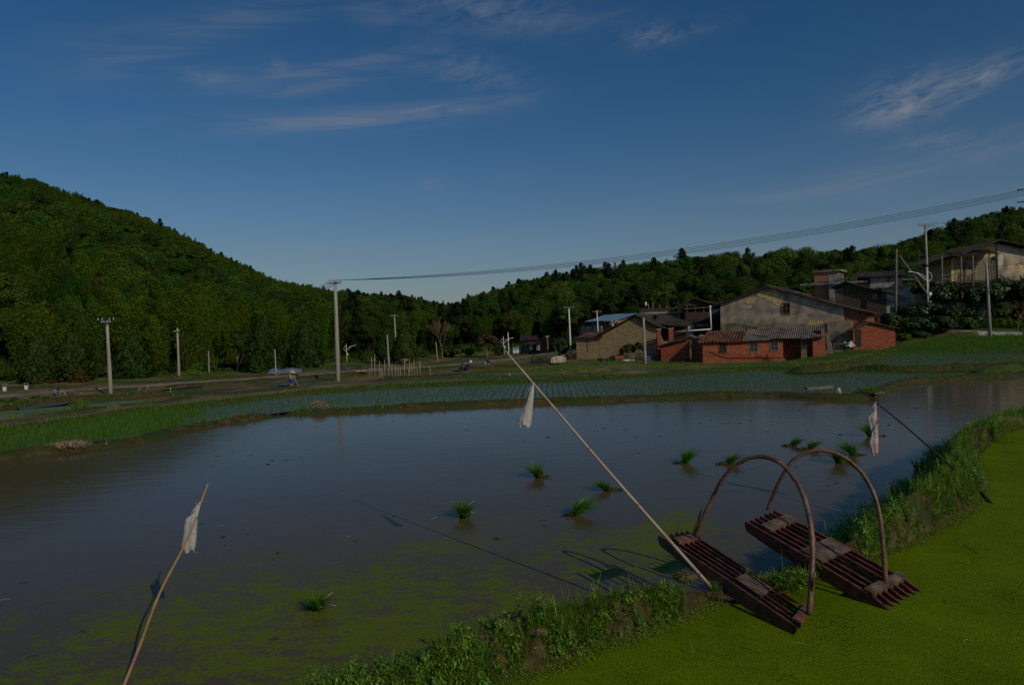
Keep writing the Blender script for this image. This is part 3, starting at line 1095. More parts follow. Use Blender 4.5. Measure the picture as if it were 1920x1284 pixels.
def sheet_poly(name, poly, z, material, grow=0.0):
    """flat sheet over a polygon"""
    me = bpy.data.meshes.new(name)
    bm = bmesh.new()
    vs = [bm.verts.new((x, y, z)) for x, y in poly]
    f = bm.faces.new(vs)
    bmesh.ops.triangulate(bm, faces=[f])
    bmesh.ops.recalc_face_normals(bm, faces=bm.faces)
    for f in bm.faces:
        if f.normal.z < 0:
            f.normal_flip()
    bm.to_mesh(me)
    bm.free()
    me.materials.append(MT[material] if isinstance(material, str) else material)
    o = bpy.data.objects.new(name, me)
    C.objects.link(o)
    return o


def patch(px, py, rx, ry, s):
    p = at(px, py, 0)
    return (p.x, p.y, rx, ry, s)


PATCH = [patch(760, 1190, 1.5, 1.2, 1.0), patch(520, 1240, 1.6, .9, .95), patch(300, 1230, 1.6, 1.0, .75), patch(900, 1130, 1.2, 1.1, .72), patch(1120, 1040, .75, .8, .78), patch(1200, 1010, .8, 1.0, .70),
         patch(1270, 965, .7, .9, .60), patch(880, 1010, 1.5, 1.2, .52), patch(520, 1050, 1.8, 1.2, .48), patch(130, 1150, 1.6, 1.6, .55), patch(960, 940, 2.4, 2.2, .40), patch(1330, 1010, .9, 1.0, .62),
         patch(1230, 1060, .8, .6, .75), patch(620, 1130, 2.2, 1.4, .55), patch(700, 870, 3.0, 3.0, .22), patch(1090, 800, .9, .9, .45), patch(960, 850, .9, .9, .4), patch(1640, 1000, 1, 1, .3)]
MT['pondwater'] = watermat('muddy_water', (.104, .080, .036), PATCH, bump=.004, rough=.115)
MT['paddywater'] = watermat('paddy_water', (.10, .085, .06), None, sp_=.6, bump=.012, rough=.30)
MT['algae'] = mat('algae_film', (.10, .15, .035), (.16, .22, .055), scale=.5, detail=9, rough=.55, c3=(.04, .055, .02), scale3=.9, lo3=.58, hi3=.63, stretch=(.6, 1.6, 1))


def duckmat():
    m = bpy.data.materials.new('duckweed')
    m.use_nodes = True
    n, l = m.node_tree.nodes, m.node_tree.links
    b = n['Principled BSDF']
    e = NB(m.node_tree)
    t = n.new('ShaderNodeTexCoord')
    vo = n.new('ShaderNodeTexVoronoi')
    vo.inputs['Scale'].default_value = 130
    l.new(t.outputs['Object'], vo.inputs['Vector'])
    r = n.new('ShaderNodeValToRGB')
    r.color_ramp.elements[0].color = (.06, .10, .002, 1)
    r.color_ramp.elements[1].color = (.205, .31, .004, 1)
    sp = n.new('ShaderNodeSeparateColor')
    l.new(vo.outputs['Color'], sp.inputs[0])
    ns = n.new('ShaderNodeTexNoise')
    ns.inputs['Scale'].default_value = 1.3
    ns.inputs['Detail'].default_value = 9
    ns.inputs['Roughness'].default_value = .65
    l.new(t.outputs['Object'], ns.inputs['Vector'])
    l.new(e.m('ADD', e.m('MULTIPLY', sp.outputs[0], .75), e.m('SUBTRACT', ns.outputs['Fac'], .40)), r.inputs[0])
    # dark gaps of open water between the leaves
    n2 = n.new('ShaderNodeTexNoise')
    n2.inputs['Scale'].default_value = 38
    n2.inputs['Detail'].default_value = 5
    n2.inputs['Roughness'].default_value = .7
    l.new(t.outputs['Object'], n2.inputs['Vector'])
    n3 = n.new('ShaderNodeTexNoise')
    n3.inputs['Scale'].default_value = .8
    n3.inputs['Detail'].default_value = 6
    l.new(t.outputs['Object'], n3.inputs['Vector'])
    gap = e.m('MULTIPLY', e.m('SUBTRACT', e.m('ADD', n2.outputs['Fac'], e.m('MULTIPLY', n3.outputs['Fac'], .4)), .80), 12, clamp=True)
    mx = n.new('ShaderNodeMix')
    mx.data_type = 'RGBA'
    l.new(gap, mx.inputs['Factor'])
    l.new(r.outputs[0], mx.inputs['A'])
    mx.inputs['B'].default_value = (.02, .028, .004, 1)
    l.new(mx.outputs['Result'], b.inputs['Base Color'])
    b.inputs['Roughness'].default_value = .8
    b.inputs['Specular IOR Level'].default_value = .04
    bp = n.new('ShaderNodeBump')
    bp.inputs['Strength'].default_value = .8
    bp.inputs['Distance'].default_value = .006
    l.new(e.m('ADD', vo.outputs['Distance'], n2.outputs['Fac']), bp.inputs['Height'])
    l.new(bp.outputs[0], b.inputs['Normal'])
    return m


MT['duckweed'] = duckmat()
struct(sheet_poly('water', pond_poly, 0.0, 'pondwater'), 'still muddy water of the big flooded field with rafts of duckweed')
struct(sheet_poly('duckweed_water', duck_poly, ZG, 'duckweed'), 'small pond covered all over with bright green duckweed')
struct(sheet_poly('paddy_water', polyA, ZA, 'paddywater'), 'shallow water of the long planted rice paddy')
struct(sheet_poly('paddy_water', polyB, ZB, 'paddywater'), 'shallow water of the narrow paddy before the village')
struct(sheet_poly('paddy_water', polyC, ZC, 'paddywater'), 'shallow water of the raised paddy below the hillside house')
for p_ in (polyL1, polyL2):
    struct(sheet_poly('algae_water', p_, ZL, 'algae'), 'pond with a dull green film of algae')
struct(sheet_poly('water', polyL3, ZL + .004, 'paddywater'), 'strip of open water beside the algae ponds')


# ------------------------------------------------------------------ banks
def loft(name, rows, material, smooth=True, label=None):
    nr, nc = len(rows), len(rows[0])
    v = np.array([[tuple(p) for p in r] for r in rows]).reshape(-1, 3)
    i = np.arange(nr * nc).reshape(nr, nc)
    q = np.stack([i[:-1, :-1], i[:-1, 1:], i[1:, 1:], i[1:, :-1]], -1).reshape(-1, 4)
    me = np_mesh(name, v, q, material, smooth)
    o = bpy.data.objects.new(name, me)
    C.objects.link(o)
    return struct(o, label)


def spaced(pts, n):
    pts = resample(pts, .05)
    L = [0]
    for a, b in zip(pts[:-1], pts[1:]):
        L.append(L[-1] + (b - a).length)
    L = np.array(L)
    s = np.linspace(0, L[-1], n)
    P = np.array([tuple(p) for p in pts])
    return np.stack([np.interp(s, L, P[:, k]) for k in range(3)], 1)


def stations(pts, per=14):
    """resample keeping the pairing of control stations"""
    pts = [Vector(p) for p in pts]
    out = []
    n = len(pts)
    for i in range(n - 1):
        p0, p1, p2, p3 = pts[max(i - 1, 0)], pts[i], pts[i + 1], pts[min(i + 2, n - 1)]
        for j in range(per):
            t = j / per
            out.append(.5 * ((2 * p1) + (p2 - p0) * t + (2 * p0 - 5 * p1 + 4 * p2 - p3) * t * t + (3 * p1 - p0 - 3 * p2 + p3) * t ** 3))
    out.append(pts[-1])
    return np.array([tuple(p) for p in out])


gS, cS, dS = stations(Gw, 24), stations(Cw, 24), stations(Dw, 24)


def bund_point(i, v):
    """v 0..1 from the duckweed edge over the crest to the dark water"""
    g, c, d = gS[i], cS[i], dS[i]
    if v < .5:
        s = v / .5
        p = g * (1 - s) + c * s
        z = (ZG - .14) * (1 - s ** .62) + c[2] * s ** .62
    else:
        s = (v - .5) / .5
        p = c * (1 - s) + d * s
        z = (c[2] + .18) * (1 - s) ** (1.05 + .75 * min(1, max(0, (c[1] - 7.0) / 2.0))) - .18
    return np.array([p[0], p[1], z])


def bund_grid(nv=30):
    rows = []
    P = np.array([[bund_point(i, v) for v in np.linspace(0, 1, nv + 1)] for i in range(len(gS))])
    n1_ = fbm(P[..., 0], P[..., 1], 11, 5, 2.2)
    n2_ = fbm(P[..., 0] + 40, P[..., 1], 12, 4, 4.5)
    mid = np.sin(np.linspace(0, 1, nv + 1) * math.pi) ** .5
    P[..., 2] += (n1_ * .085 + n2_ * .04) * mid
    dk = np.clip((np.linspace(0, 1, nv + 1) - .6) / .3, 0, 1)[None, :] * np.clip((P[..., 1] - 7) / 3, 0, 1)
    P[..., 2] += dk * (.26 * fbm(P[..., 0], P[..., 1], 15, 4, 1.1) + .10 * fbm(P[..., 0], P[..., 1], 17, 3, 4.0))
    P[..., 0] += dk * .16 * fbm(P[..., 0], P[..., 1], 16, 4, 1.3)
    P[..., 0] += fbm(P[..., 0], P[..., 1] + 20, 13, 4, 2.5) * .07
    P[..., 1] += fbm(P[..., 0] + 20, P[..., 1], 14, 4, 2.5) * .07
    return P


BUND = bund_grid()
loft('bank', BUND, 'nearmud', True, 'grassy earth bank between the duckweed pond and the flooded field')


def bank(px_pts, z, w, h, label, notch=None, seed=1, step=.35, zfoot=None, world_pts=None):
    pts = world_pts or [at(x, y, z) for x, y in px_pts]
    ln = sum((b - a).length for a, b in zip(pts[:-1], pts[1:]))
    P = spaced(pts, max(6, int(ln / step)))
    T = np.gradient(P, axis=0)
    T /= np.linalg.norm(T[:, :2], axis=1)[:, None]
    Nn = np.stack([-T[:, 1], T[:, 0], 0 * T[:, 0]], 1)
    vs = np.linspace(-1, 1, 13)
    hh = h * (1 + .38 * fbm(P[:, 0], P[:, 1], seed, 4, .7))
    if notch is not None:
        q = at(*notch, z)
        hh = hh * np.clip((np.hypot(P[:, 0] - q.x, P[:, 1] - q.y) - .25) / .7, -.3, 1)
    e_ = np.minimum(np.arange(len(P)), np.arange(len(P))[::-1]) * step / .9
    hh = hh * np.clip(e_, -.2, 1) - .25 * (e_ < .3)
    ww = w * (1 + .25 * fbm(P[:, 0], P[:, 1], seed + 5, 4, .5)) / 2
    G = P[:, None, :] + Nn[:, None, :] * (vs[None, :, None] * ww[:, None, None])
    prof = np.cos(vs * math.pi / 2) ** .7
    G[..., 2] = z - .12 + (hh[:, None] + .12) * prof[None, :] + .07 * h / .3 * fbm(G[..., 0], G[..., 1], seed + 2, 4, 3.0) * prof[None, :]
    G[..., 0] += .10 * fbm(G[..., 0], G[..., 1], seed + 3, 3, 1.5)
    G[..., 1] += .10 * fbm(G[..., 0], G[..., 1], seed + 4, 3, 1.5)
    loft('bank', G, 'bankmud', True, label)
    return G


farline = [Vector((p.x * 1.006, p.y * 1.006 + .18, 0)) for p in FARw]
GF = bank(None, 0, .95, .20, 'low mud bank along the far side of the flooded field', notch=(520, 777), seed=21, world_pts=farline)
backline = [Vector((p.x, p.y + .35, ZA)) for p in A_BACKw]
GBk = bank(None, ZA, .9, .18, 'weedy bank along the back of the long rice paddy', seed=31, world_pts=backline)
GC1 = bank([(1590, 690), (1700, 692), (1850, 689), (1990, 685), (2120, 677)], ZC - .05, 1.0, .22, 'brown bank in front of the raised paddy', seed=41)
GC2 = bank([(1480, 694), (1560, 690), (1620, 680), (1665, 663), (1712, 647), (1775, 636), (1850, 631), (1960, 629), (2120, 627)], ZC, 1.2, .30, 'curving brown bank behind the raised paddy', seed=42)
GB1 = bank([(1040, 711), (1130, 705), (1200, 700), (1300, 692), (1420, 689), (1500, 690)], ZB - .05, .9, .26, 'green bank before the narrow paddy', seed=43)
GL1 = bank([(-160, 830), (0, 801), (75, 788), (140, 776), (230, 767), (300, 758), (380, 746)], ZL, 1.1, .25, 'brown bank before the algae ponds', seed=44)
GL2 = bank([(138, 772), (152, 762), (158, 755)], ZL, .7, .16, 'thin bank between the algae ponds', seed=45)
GL3 = bank([(-160, 790), (0, 767), (60, 758), (130, 750), (200, 746), (330, 738)], ZL, 1.0, .25, 'weedy bank behind the algae ponds', seed=46)
for k, (pp, zz) in enumerate([([(330, 745), (480, 738), (560, 731), (700, 724), (820, 717)], -1.15), ([(700, 712), (800, 709), (960, 706), (1060, 702)], -1.2),
                              ([(540, 713), (640, 705), (720, 700)], -1.2), ([(850, 694), (930, 690), (990, 687), (1080, 681)], -1.15), ([(300, 727), (420, 720), (520, 712)], -1.2)]):
    bank(pp, zz, 1.3, .28, 'low field bank on the brown plain', seed=50 + k, step=.6)

# puddles and flooded seed beds on the plain
PUD = [([(612, 696), (650, 690), (692, 689), (692, 691), (650, 694)], -1.12), ([(1000, 694), (1040, 690), (1085, 690), (1060, 693), (1010, 697)], -1.0),
       ([(800, 713), (870, 709), (920, 709), (915, 711), (840, 715)], -1.1), ([(832, 705), (858, 702), (862, 703.5), (836, 706)], -1.08), ([(520, 722), (540, 714), (566, 712), (560, 718), (535, 723)], -1.08),
       ([(588, 720), (640, 716), (620, 719), (600, 722)], -1.08), ([(845, 693), (875, 690), (900, 685), (890, 689), (860, 694)], -1.05), ([(465, 731), (476, 728), (478, 731), (468, 733)], -1.1),
       ([(250, 735), (310, 728), (380, 722), (380, 724), (310, 731), (255, 737)], -1.1)]
for pp, zz in PUD:
    struct(sheet_poly('puddle', [tuple(at(x, y, zz)[:2]) for x, y in pp], zz, 'paddywater'), 'shallow strip of water on the brown plain')

# dirt road across the plain
rp_ = [at(x, y, -1.1) for x, y in [(-300, 782), (-60, 748), (95, 733), (212, 725), (335, 717), (475, 708), (600, 699), (702, 692), (815, 685.5), (915, 676.5), (970, 670), (1013, 664), (1040, 661), (1075, 655)]]
P = spaced(rp_, 120)
T = np.gradient(P, axis=0)
T /= np.linalg.norm(T[:, :2], axis=1)[:, None]
Nn = np.stack([-T[:, 1], T[:, 0], 0 * T[:, 0]], 1)
rows = P[:, None, :] + Nn[:, None, :] * (np.linspace(-1, 1, 7) * 1.3)[None, :, None]
rows[..., 2] += np.array([-.35, .02, .05, .07, .05, .02, -.35])[None, :] + .03 * fbm(rows[..., 0], rows[..., 1], 61, 3, 1.0)
loft('road', rows, 'road', True, 'pale dirt road across the plain at the foot of the hill')
pa = [atY(x, y, Y) for x, y, Y in [(1660, 607, 92), (1760, 617, 84), (1830, 622, 81), (1920, 624, 80), (2050, 625, 80)]]
P = spaced(pa, 40)
T = np.gradient(P, axis=0)
T /= np.linalg.norm(T[:, :2], axis=1)[:, None]
Nn = np.stack([-T[:, 1], T[:, 0], 0 * T[:, 0]], 1)
rows = P[:, None, :] + Nn[:, None, :] * (np.linspace(-1, 1, 5) * .9)[None, :, None]
rows[..., 2] += np.array([-.5, .10, .12, .10, -.5])[None, :]
loft('path', rows, 'concrete', True, 'pale concrete path behind the raised paddy')

# ------------------------------------------------------------------ hills
SKY_PX = [(-900, 150, 230), (-400, 235, 260), (0, 322, 300), (60, 332, 305), (150, 365, 310), (230, 390, 315), (300, 415, 325), (360, 445, 335), (400, 470, 340), (460, 499, 360), (520, 526, 380),
          (600, 541, 400), (680, 551, 430), (760, 556, 450), (820, 570, 470), (850, 574, 450), (880, 561, 400), (930, 541, 340), (1000, 519, 290), (1080, 501, 250), (1150, 494, 225), (1200, 489, 210),
          (1290, 472, 190), (1330, 470, 185), (1400, 467, 180), (1500, 464, 180), (1560, 464, 182), (1640, 458, 188), (1700, 449, 200), (1750, 428, 215), (1800, 406, 225), (1850, 392, 240), (1920, 384, 255),
          (2300, 350, 255), (2800, 330, 240)]
FOOT_PX = [(-900, 66), (-300, 68), (0, 74), (335, 82), (500, 88), (620, 97), (740, 106), (860, 116), (1000, 122), (1100, 122), (1300, 118), (1500, 120), (1700, 124), (1920, 126), (2300, 120), (2800, 110)]
TREE_T = 8.0
_sx = np.array([s[0] for s in SKY_PX], float)
_sy = np.array([s[1] for s in SKY_PX], float)
_sz = np.array([s[2] for s in SKY_PX], float)
_fx = np.array([s[0] for s in FOOT_PX], float)
_fz = np.array([s[1] for s in FOOT_PX], float)


def hill(u, t):
    """ground of the wooded hills: u follows the skyline, t runs from the foot (0) to the ridge (1)"""
    yy = np.interp(u, _sx, _sy)
    zr = np.interp(u, _sx, _sz)
    zf = np.interp(u, _fx, _fz)
    dr = ray(u, yy)
    ridge = Vector((dr.x / dr.y * zr, zr, CAMZ + dr.z / dr.y * zr - TREE_T))
    df = ray(u, 640)
    fx_, fy_ = df.x / df.y * zf, zf
    fz_ = ground_h(fx_, min(fy_, 128)) - .1
    x = fx_ + (ridge.x - fx_) * t
    y = fy_ + (ridge.y - fy_) * t
    tt = min(t, 1)
    z = fz_ + (ridge.z - fz_) * tt ** .92
    if t > 1:
        z -= (t - 1) * 60
    return Vector((x, y, z))


us = np.arange(-900, 2801, 25)
ts = np.concatenate([np.linspace(-.12, 1, 24), [1.15, 1.5]])
rows = []
for u in us:
    rows.append([])
    for t in ts:
        p = hill(u, max(t, 0))
        if t < 0:
            q = hill(u, 0)
            d = (hill(u, .1) - q)
            p = Vector((q.x + d.x * t * 10, q.y + d.y * t * 10, q.z - 1.5))
        p.z += 2.0 * float(fbm(p.x, p.y, 71, 3, .03)) * min(1, max(t, 0) * 4) * (1 - max(0, min(t, 1)) ** 4)
        rows[-1].append(p)
loft('hill', rows, 'forestfloor', True, 'wooded hills round the valley')
# ------------------------------------------------------------------ trees: kinds
rng = np.random.RandomState(5)
KINDS = {}


def kind_broad(key, R_, H, base, n, leaf, m, nblob=26):
    (v, q), bc = crown_broad(R_, H, base, n, leaf, nblob)
    tv, tq = limbs(bc, base, .22 * R_ / 3.5)
    KINDS[key] = (np_mesh(key + '_crown', v, q, m), np_mesh(key + '_trunk', tv, tq, 'bark', True), (v, q, tv, tq, m, 'bark'))


def kind_bamboo(key, R_, H, nc, n, leaf, m):
    (v, q), culms = crown_bamboo(R_, H, nc, n, leaf)
    tv, tq = culm_mesh(culms, .055)
    KINDS[key] = (np_mesh(key + '_crown', v, q, m), np_mesh(key + '_trunk', tv, tq, 'culm', True), (v, q, tv, tq, m, 'culm'))


def kind_conifer(key, R_, H, base, n, leaf, m, ragged=.25):
    v, q = crown_conifer(R_, H, base, n, leaf, ragged)
    tv, tq = tube_np((0, 0, -.6), (0, 0, H * .9), .16, .03)
    KINDS[key] = (np_mesh(key + '_crown', v, q, m), np_mesh(key + '_trunk', tv, tq, 'bark', True), (v, q, tv, tq, m, 'bark'))


kind_broad('broad_a', 3.6, 7.6, 1.2, 5600, .30, 'lf_broad', 30)
kind_broad('broad_b', 3.0, 7.0, 1.4, 4600, .29, 'lf_broad', 22)
kind_broad('broad_c', 4.2, 7.6, 1.3, 6400, .30, 'lf_broad2', 34)
kind_broad('broad_d', 2.6, 8.4, 1.3, 4400, .28, 'lf_broad', 24)
kind_bamboo('bamboo_a', 2.1, 9.5, 13, 2600, .31, 'lf_bamboo')
kind_bamboo('bamboo_b', 2.4, 10.5, 15, 3000, .31, 'lf_bamboo')
kind_bamboo('bamboo_c', 2.1, 9.0, 12, 2600, .30, 'lf_bamboo2')
kind_conifer('conifer_a', 2.2, 10.5, 2.0, 2600, .42, 'lf_conifer', .5)
kind_conifer('conifer_b', 3.0, 9.5, 2.6, 2800, .45, 'lf_conifer', .7)
# the same kinds with finer leaves, for the trees that stand nearest
kind_broad('near_broad_a', 3.6, 7.6, 1.2, 13000, .19, 'lf_broad', 34)
kind_broad('near_broad_b', 3.0, 7.0, 1.4, 10500, .19, 'lf_broad', 26)
kind_broad('near_broad_c', 4.2, 7.6, 1.3, 15000, .19, 'lf_broad2', 38)
kind_broad('near_broad_d', 2.6, 8.4, 1.3, 10000, .18, 'lf_broad', 28)
kind_bamboo('near_bamboo_a', 2.1, 9.5, 16, 7000, .20, 'lf_bamboo')
kind_bamboo('near_bamboo_b', 2.4, 10.5, 18, 8000, .20, 'lf_bamboo')
kind_bamboo('near_bamboo_c', 2.1, 9.0, 15, 7000, .19, 'lf_bamboo2')
kind_conifer('near_conifer_a', 2.2, 10.5, 2.0, 6500, .27, 'lf_conifer', .5)
kind_conifer('near_conifer_b', 3.0, 9.5, 2.6, 7000, .28, 'lf_conifer', .7)
ORDER = ['broad_a', 'broad_b', 'broad_c', 'broad_d', 'bamboo_a', 'bamboo_b', 'bamboo_c', 'conifer_a', 'conifer_b']


def whole(key):
    v, q, tv, tq, m1, m2 = KINDS[key][2]
    vv = np.concatenate([v, tv])
    qq = np.concatenate([q, tq + len(v)])
    me = np_mesh(key + '_whole', vv, qq, [m1, m2])
    mi = np.zeros(len(qq), np.int32)
    mi[len(q):] = 1
    me.polygons.foreach_set('material_index', mi)
    return me


# where the trees of the wood stand
TREES = []       # x, y, z, scale, kind, u, t


def pick_kind(u, t, x, y):
    b = float(fbm(x, y, 81, 3, .022))
    c = float(fbm(x, y, 82, 3, .03))
    if u < 640:
        if t > .955:
            return rng.choice([7, 8, 1, 1, 3, 0, 1, 2, 3, 0, 6])
        if t > .80 and u > 150:
            return rng.choice([1, 3, 1, 6, 0, 3, 8])
        if b > -.12:
            return rng.choice([4, 5, 4, 5, 6] if c > -.1 else [6, 6, 4])
        return rng.choice([0, 1, 2, 3, 6])
    if u < 900:
        if t > .9:
            return rng.choice([7, 1, 3, 0, 1, 3, 2, 8])
        return rng.choice([4, 6, 0, 1, 3, 7] if b > 0 else [0, 1, 3, 2, 8])
    if t > .93:
        return rng.choice([0, 1, 3, 0, 8, 2, 2, 1, 2, 0, 0, 2, 1])
    if u < 1120 and t > .6:
        return rng.choice([8, 1, 8, 1, 3])
    if u > 1720:
        return rng.choice([0, 2, 4, 6, 8, 3, 5])
    return rng.choice([0, 0, 1, 2, 2, 3, 3, 6, 8, 4])


def plant(u0, u1, spacing, seed):
    r = np.random.RandomState(seed)
    cell = {}
    tries = 0
    fails = 0
    while fails < 400 and tries < 60000:
        tries += 1
        u = r.uniform(u0, u1)
        t = r.uniform(0.0, 1.06)
        zr = np.interp(u, _sx, _sz)
        zf = np.interp(u, _fx, _fz)
        Z = zf + (zr - zf) * t
        if r.random() > Z / 480.0 * (1.6 if zr < 300 else 1):
            continue
        p = hill(u, t)
        sp = spacing * (1.0 if t < .9 else .85)
        k = (int(p.x // sp), int(p.y // sp))
        ok = True
        for i in (-1, 0, 1):
            for j in (-1, 0, 1):
                for (x2, y2) in cell.get((k[0] + i, k[1] + j), ()):
                    if (x2 - p.x) ** 2 + (y2 - p.y) ** 2 < sp * sp * .55:
                        ok = False
        if not ok:
            fails += 1
            continue
        fails = 0
        cell.setdefault(k, []).append((p.x, p.y))
        kd = int(pick_kind(u, t, p.x, p.y))
        s = r.uniform(.68, 1.12)
        if kd >= 7 and t > .9:
            s = r.uniform(.35, 1.05)
        if kd < 4 and 0.88 < t:
            s *= .9
        ys = np.interp(u, _sx, _sy) - (abs(r.normal(0, 4)) if kd < 7 else abs(r.normal(0, 7)))
        dv = ray(u, ys)
        top = CAMZ + dv.z / dv.y * p.y
        Hk = (8.6, 8.2, 8.8, 9.6, 9.2, 10.0, 8.7, 10.5, 9.5)[kd]
        s = max(.30, min(s, (top - p.z + .3) / Hk))
        TREES.append((p.x, p.y, p.z - .3, s, kd, u, t))


plant(-700, 880, 4.1, 101)
plant(880, 2600, 4.4, 102)
# the largest-looking ones become trees of their own
tr = sorted(range(len(TREES)), key=lambda i: TREES[i][1] / TREES[i][3])
own = set()
cnt = {}
FAM = {0: 'broad', 1: 'broad', 2: 'broad', 3: 'broad', 4: 'bamboo', 5: 'bamboo', 6: 'bamboo', 7: 'conifer', 8: 'conifer'}
for i in tr:
    x, y, z, s, kd, u, t = TREES[i]
    if not (-30 < u < 1950):
        continue
    f = (FAM[kd], u > 880)
    if cnt.get(f, 0) >= {'broad': 95, 'bamboo': 70, 'conifer': 25}[f[0]]:
        continue
    cnt[f] = cnt.get(f, 0) + 1
    own.add(i)
TLAB = {('broad', False): ('broadleaf_tree', 'dark green broadleaf tree among the bamboo low on the hillside beyond the dirt road', 'broadleaf trees on the hillside beyond the road'),
        ('bamboo', False): ('bamboo_clump', 'feathery yellow-green bamboo clump low on the hillside beyond the dirt road', 'bamboo on the hillside beyond the road'),
        ('conifer', False): ('conifer_tree', 'pointed dark conifer low on the hillside beyond the dirt road', 'conifers on the hillside beyond the road'),
        ('broad', True): ('broadleaf_tree', 'rounded dark broadleaf tree in the wood rising behind the village roofs', 'broadleaf trees of the wood behind the village'),
        ('bamboo', True): ('bamboo_clump', 'feathery bamboo clump in the wood rising behind the village roofs', 'bamboo in the wood behind the village'),
        ('conifer', True): ('conifer_tree', 'pointed dark conifer in the wood rising behind the village roofs', 'conifers of the wood behind the village')}


def tree_thing(name, label, cat, crown, trunk, loc, s=1.0, rz=None, group=None):
    o = thing(name, label, cat, loc, random.uniform(0, 6.28) if rz is None else rz, group)
    o.scale = (s, s, s) if not isinstance(s, tuple) else s
    for nm, me in (('crown', crown), ('trunk', trunk)):
        c = bpy.data.objects.new(nm, me)
        C.objects.link(c)
        c.parent = o
    return o


for i in own:
    x, y, z, s, kd, u, t = TREES[i]
    nm, lab, grp = TLAB[(FAM[kd], u > 880)]
    tree_thing(nm, lab, 'bamboo' if FAM[kd] == 'bamboo' else 'tree', KINDS['near_' + ORDER[kd]][0], KINDS['near_' + ORDER[kd]][1], (x, y, z), s, None, grp)
rest = [TREES[i] for i in range(len(TREES)) if i not in own]
for side, lab in ((False, 'mass of bamboo and trees covering the steep hillside and its ridge'), (True, 'mass of dark trees covering the slope behind the village')):
    rs = [r for r in rest if (r[5] > 880) == side]
    scatter('forest', [whole(k) for k in ORDER], [r[:3] for r in rs], [(rng.uniform(-.05, .05), rng.uniform(-.05, .05), rng.uniform(0, 6.28)) for r in rs], [r[3] for r in rs], [r[4] for r in rs], lab)
print('TREES', len(TREES), len(own))

# ------------------------------------------------------------------ trees at the foot of the hill, one by one
jv, jq = crown_juniper(2.2, 6.4, .25, 5200, .34)
JUN = np_mesh('juniper_crown', jv, jq, 'lf_juniper')
jv, jq = crown_juniper(2.0, 6.4, .9, 5000, .34)
JUN2 = np_mesh('juniper_crown', jv, jq, 'lf_juniper')
tv, tq = tube_np((0, 0, -.3), (0, 0, 5.0), .14, .03)
JTR = np_mesh('juniper_trunk', tv, tq, 'bark', True)
# px centre, top y, base y, width px, distance
JUNS = [(75, 622, 718, 74, 70, 0, 'broad egg-shaped dark evergreen, leftmost of the row behind the tall leaning-wire pole'),
        (140, 618, 716, 74, 71, 0, 'dark evergreen just behind and left of the wire-stayed pole'),
        (252, 624, 712, 74, 74, 0, 'round-topped dark evergreen between the first two tall roadside poles'),
        (496, 592, 706, 70, 78, 0, 'tallest egg-shaped dark evergreen, behind the short grey post beyond the road'),
        (575, 602, 698, 62, 84, 0, 'dark evergreen between the straw-hatted farmer and the great concrete pole'),
        (727, 611, 686, 46, 88, 1, 'slim dark evergreen, left one of the pair behind the bamboo stakes'),
        (761, 609, 687, 44, 87, 1, 'slim dark evergreen, right one of the pair behind the bamboo stakes'),
        (540, 640, 700, 40, 86, 0, 'small dark evergreen between the two big egg-shaped ones')]
for px, ty, by, w, Y, k, lab in JUNS:
    b = atY(px, by, Y)
    top = atY(px, ty, Y)
    H = top.z - b.z
    W = w / FPX * Y / 2
    sx = W / (2.2 if k == 0 else 2.0) * .98
    b.z -= .1
    tree_thing('evergreen_tree', lab, 'tree', JUN if k == 0 else JUN2, JTR, b, (sx, sx, H / 6.4), None, 'egg-shaped evergreens by the road')

# small tree with its own trunk and a stained stem by the road
(v, q), bc = crown_broad(1.7, 3.0, 2.4, 1500, .34, 16)
CR = np_mesh('crown', v, q, 'lf_juniper')
tv, tq = limbs(bc, 2.4, .16, 5)
TR = np_mesh('trunk', tv, tq, 'bark', True)
b = atY(450, 704, 80)
tree_thing('small_tree', 'small roadside tree with bare trunk beside a short pale post', 'tree', CR, TR, b, 1.0)

# bare dead-looking tree
def bare_tree(H, n0):
    parts = []

    def grow(p, d, L, r, k):
        q = p + d * L
        parts.append(tube_np(tuple(p), tuple(q), r, r * .65, 4))
        if k == 0:
            return
        for _ in range(3 if k > 1 else 4):
            dd = (d + np.array([random.uniform(-.65, .65), random.uniform(-.65, .65), random.uniform(-.1, .45)]))
            grow(q, dd / np.linalg.norm(dd), L * random.uniform(.62, .82), r * .6, k - 1)
    grow(np.array([0, 0, -.3]), np.array([0, 0, 1.0]), H * .36, .16, 5)
    return join(parts)


tv, tq = bare_tree(7.0, 5)
me = np_mesh('bare_tree', tv, tq, 'twig', True)
o = bpy.data.objects.new('bare_tree', me)
C.objects.link(o)
o.location = atY(829, 676, 98)
tag(o, 'bare brown tree with a fan of leafless twigs at the foot of the hill', 'tree')
z_ = atY(829, 592, 98).z - o.location.z
zs = max(v[2] for v in tv)
o.scale = (z_ / zs,) * 3

(v, q), bc = crown_broad(2.0, 5.0, .8, 2200, .30, 18)
tv, tq = limbs(bc, .9, .12, 8)
b = atY(914, 672, 98)
tree_thing('rust_tree', 'rust-brown leaved tree left of the hut by the road', 'tree', np_mesh('crown', v, q, 'lf_red'), np_mesh('trunk', tv, tq, 'twig', True), b, (1.0, 1.0, .72))

# ------------------------------------------------------------------ bushes
BUSH = []
for k, (R_, H, n, lf, m) in enumerate([(1.3, 1.9, 1500, .24, 'lf_shrub'), (1.6, 1.6, 1700, .24, 'lf_shrub'), (1.5, 2.2, 2600, .14, 'lf_shine'), (1.4, 1.8, 1500, .24, 'lf_broad2'), (1.3, 1.5, 1300, .24, 'lf_red')]):
    (v, q), bc = crown_broad(R_, H, .1, n, lf, 14)
    v[:, 2] = np.maximum(v[:, 2], -.1)
    tv, tq = limbs(bc, .3, .05, 5)
    BUSH.append((np_mesh('crown', v, q, m), np_mesh('trunk', tv, tq, 'bark', True), R_, H))


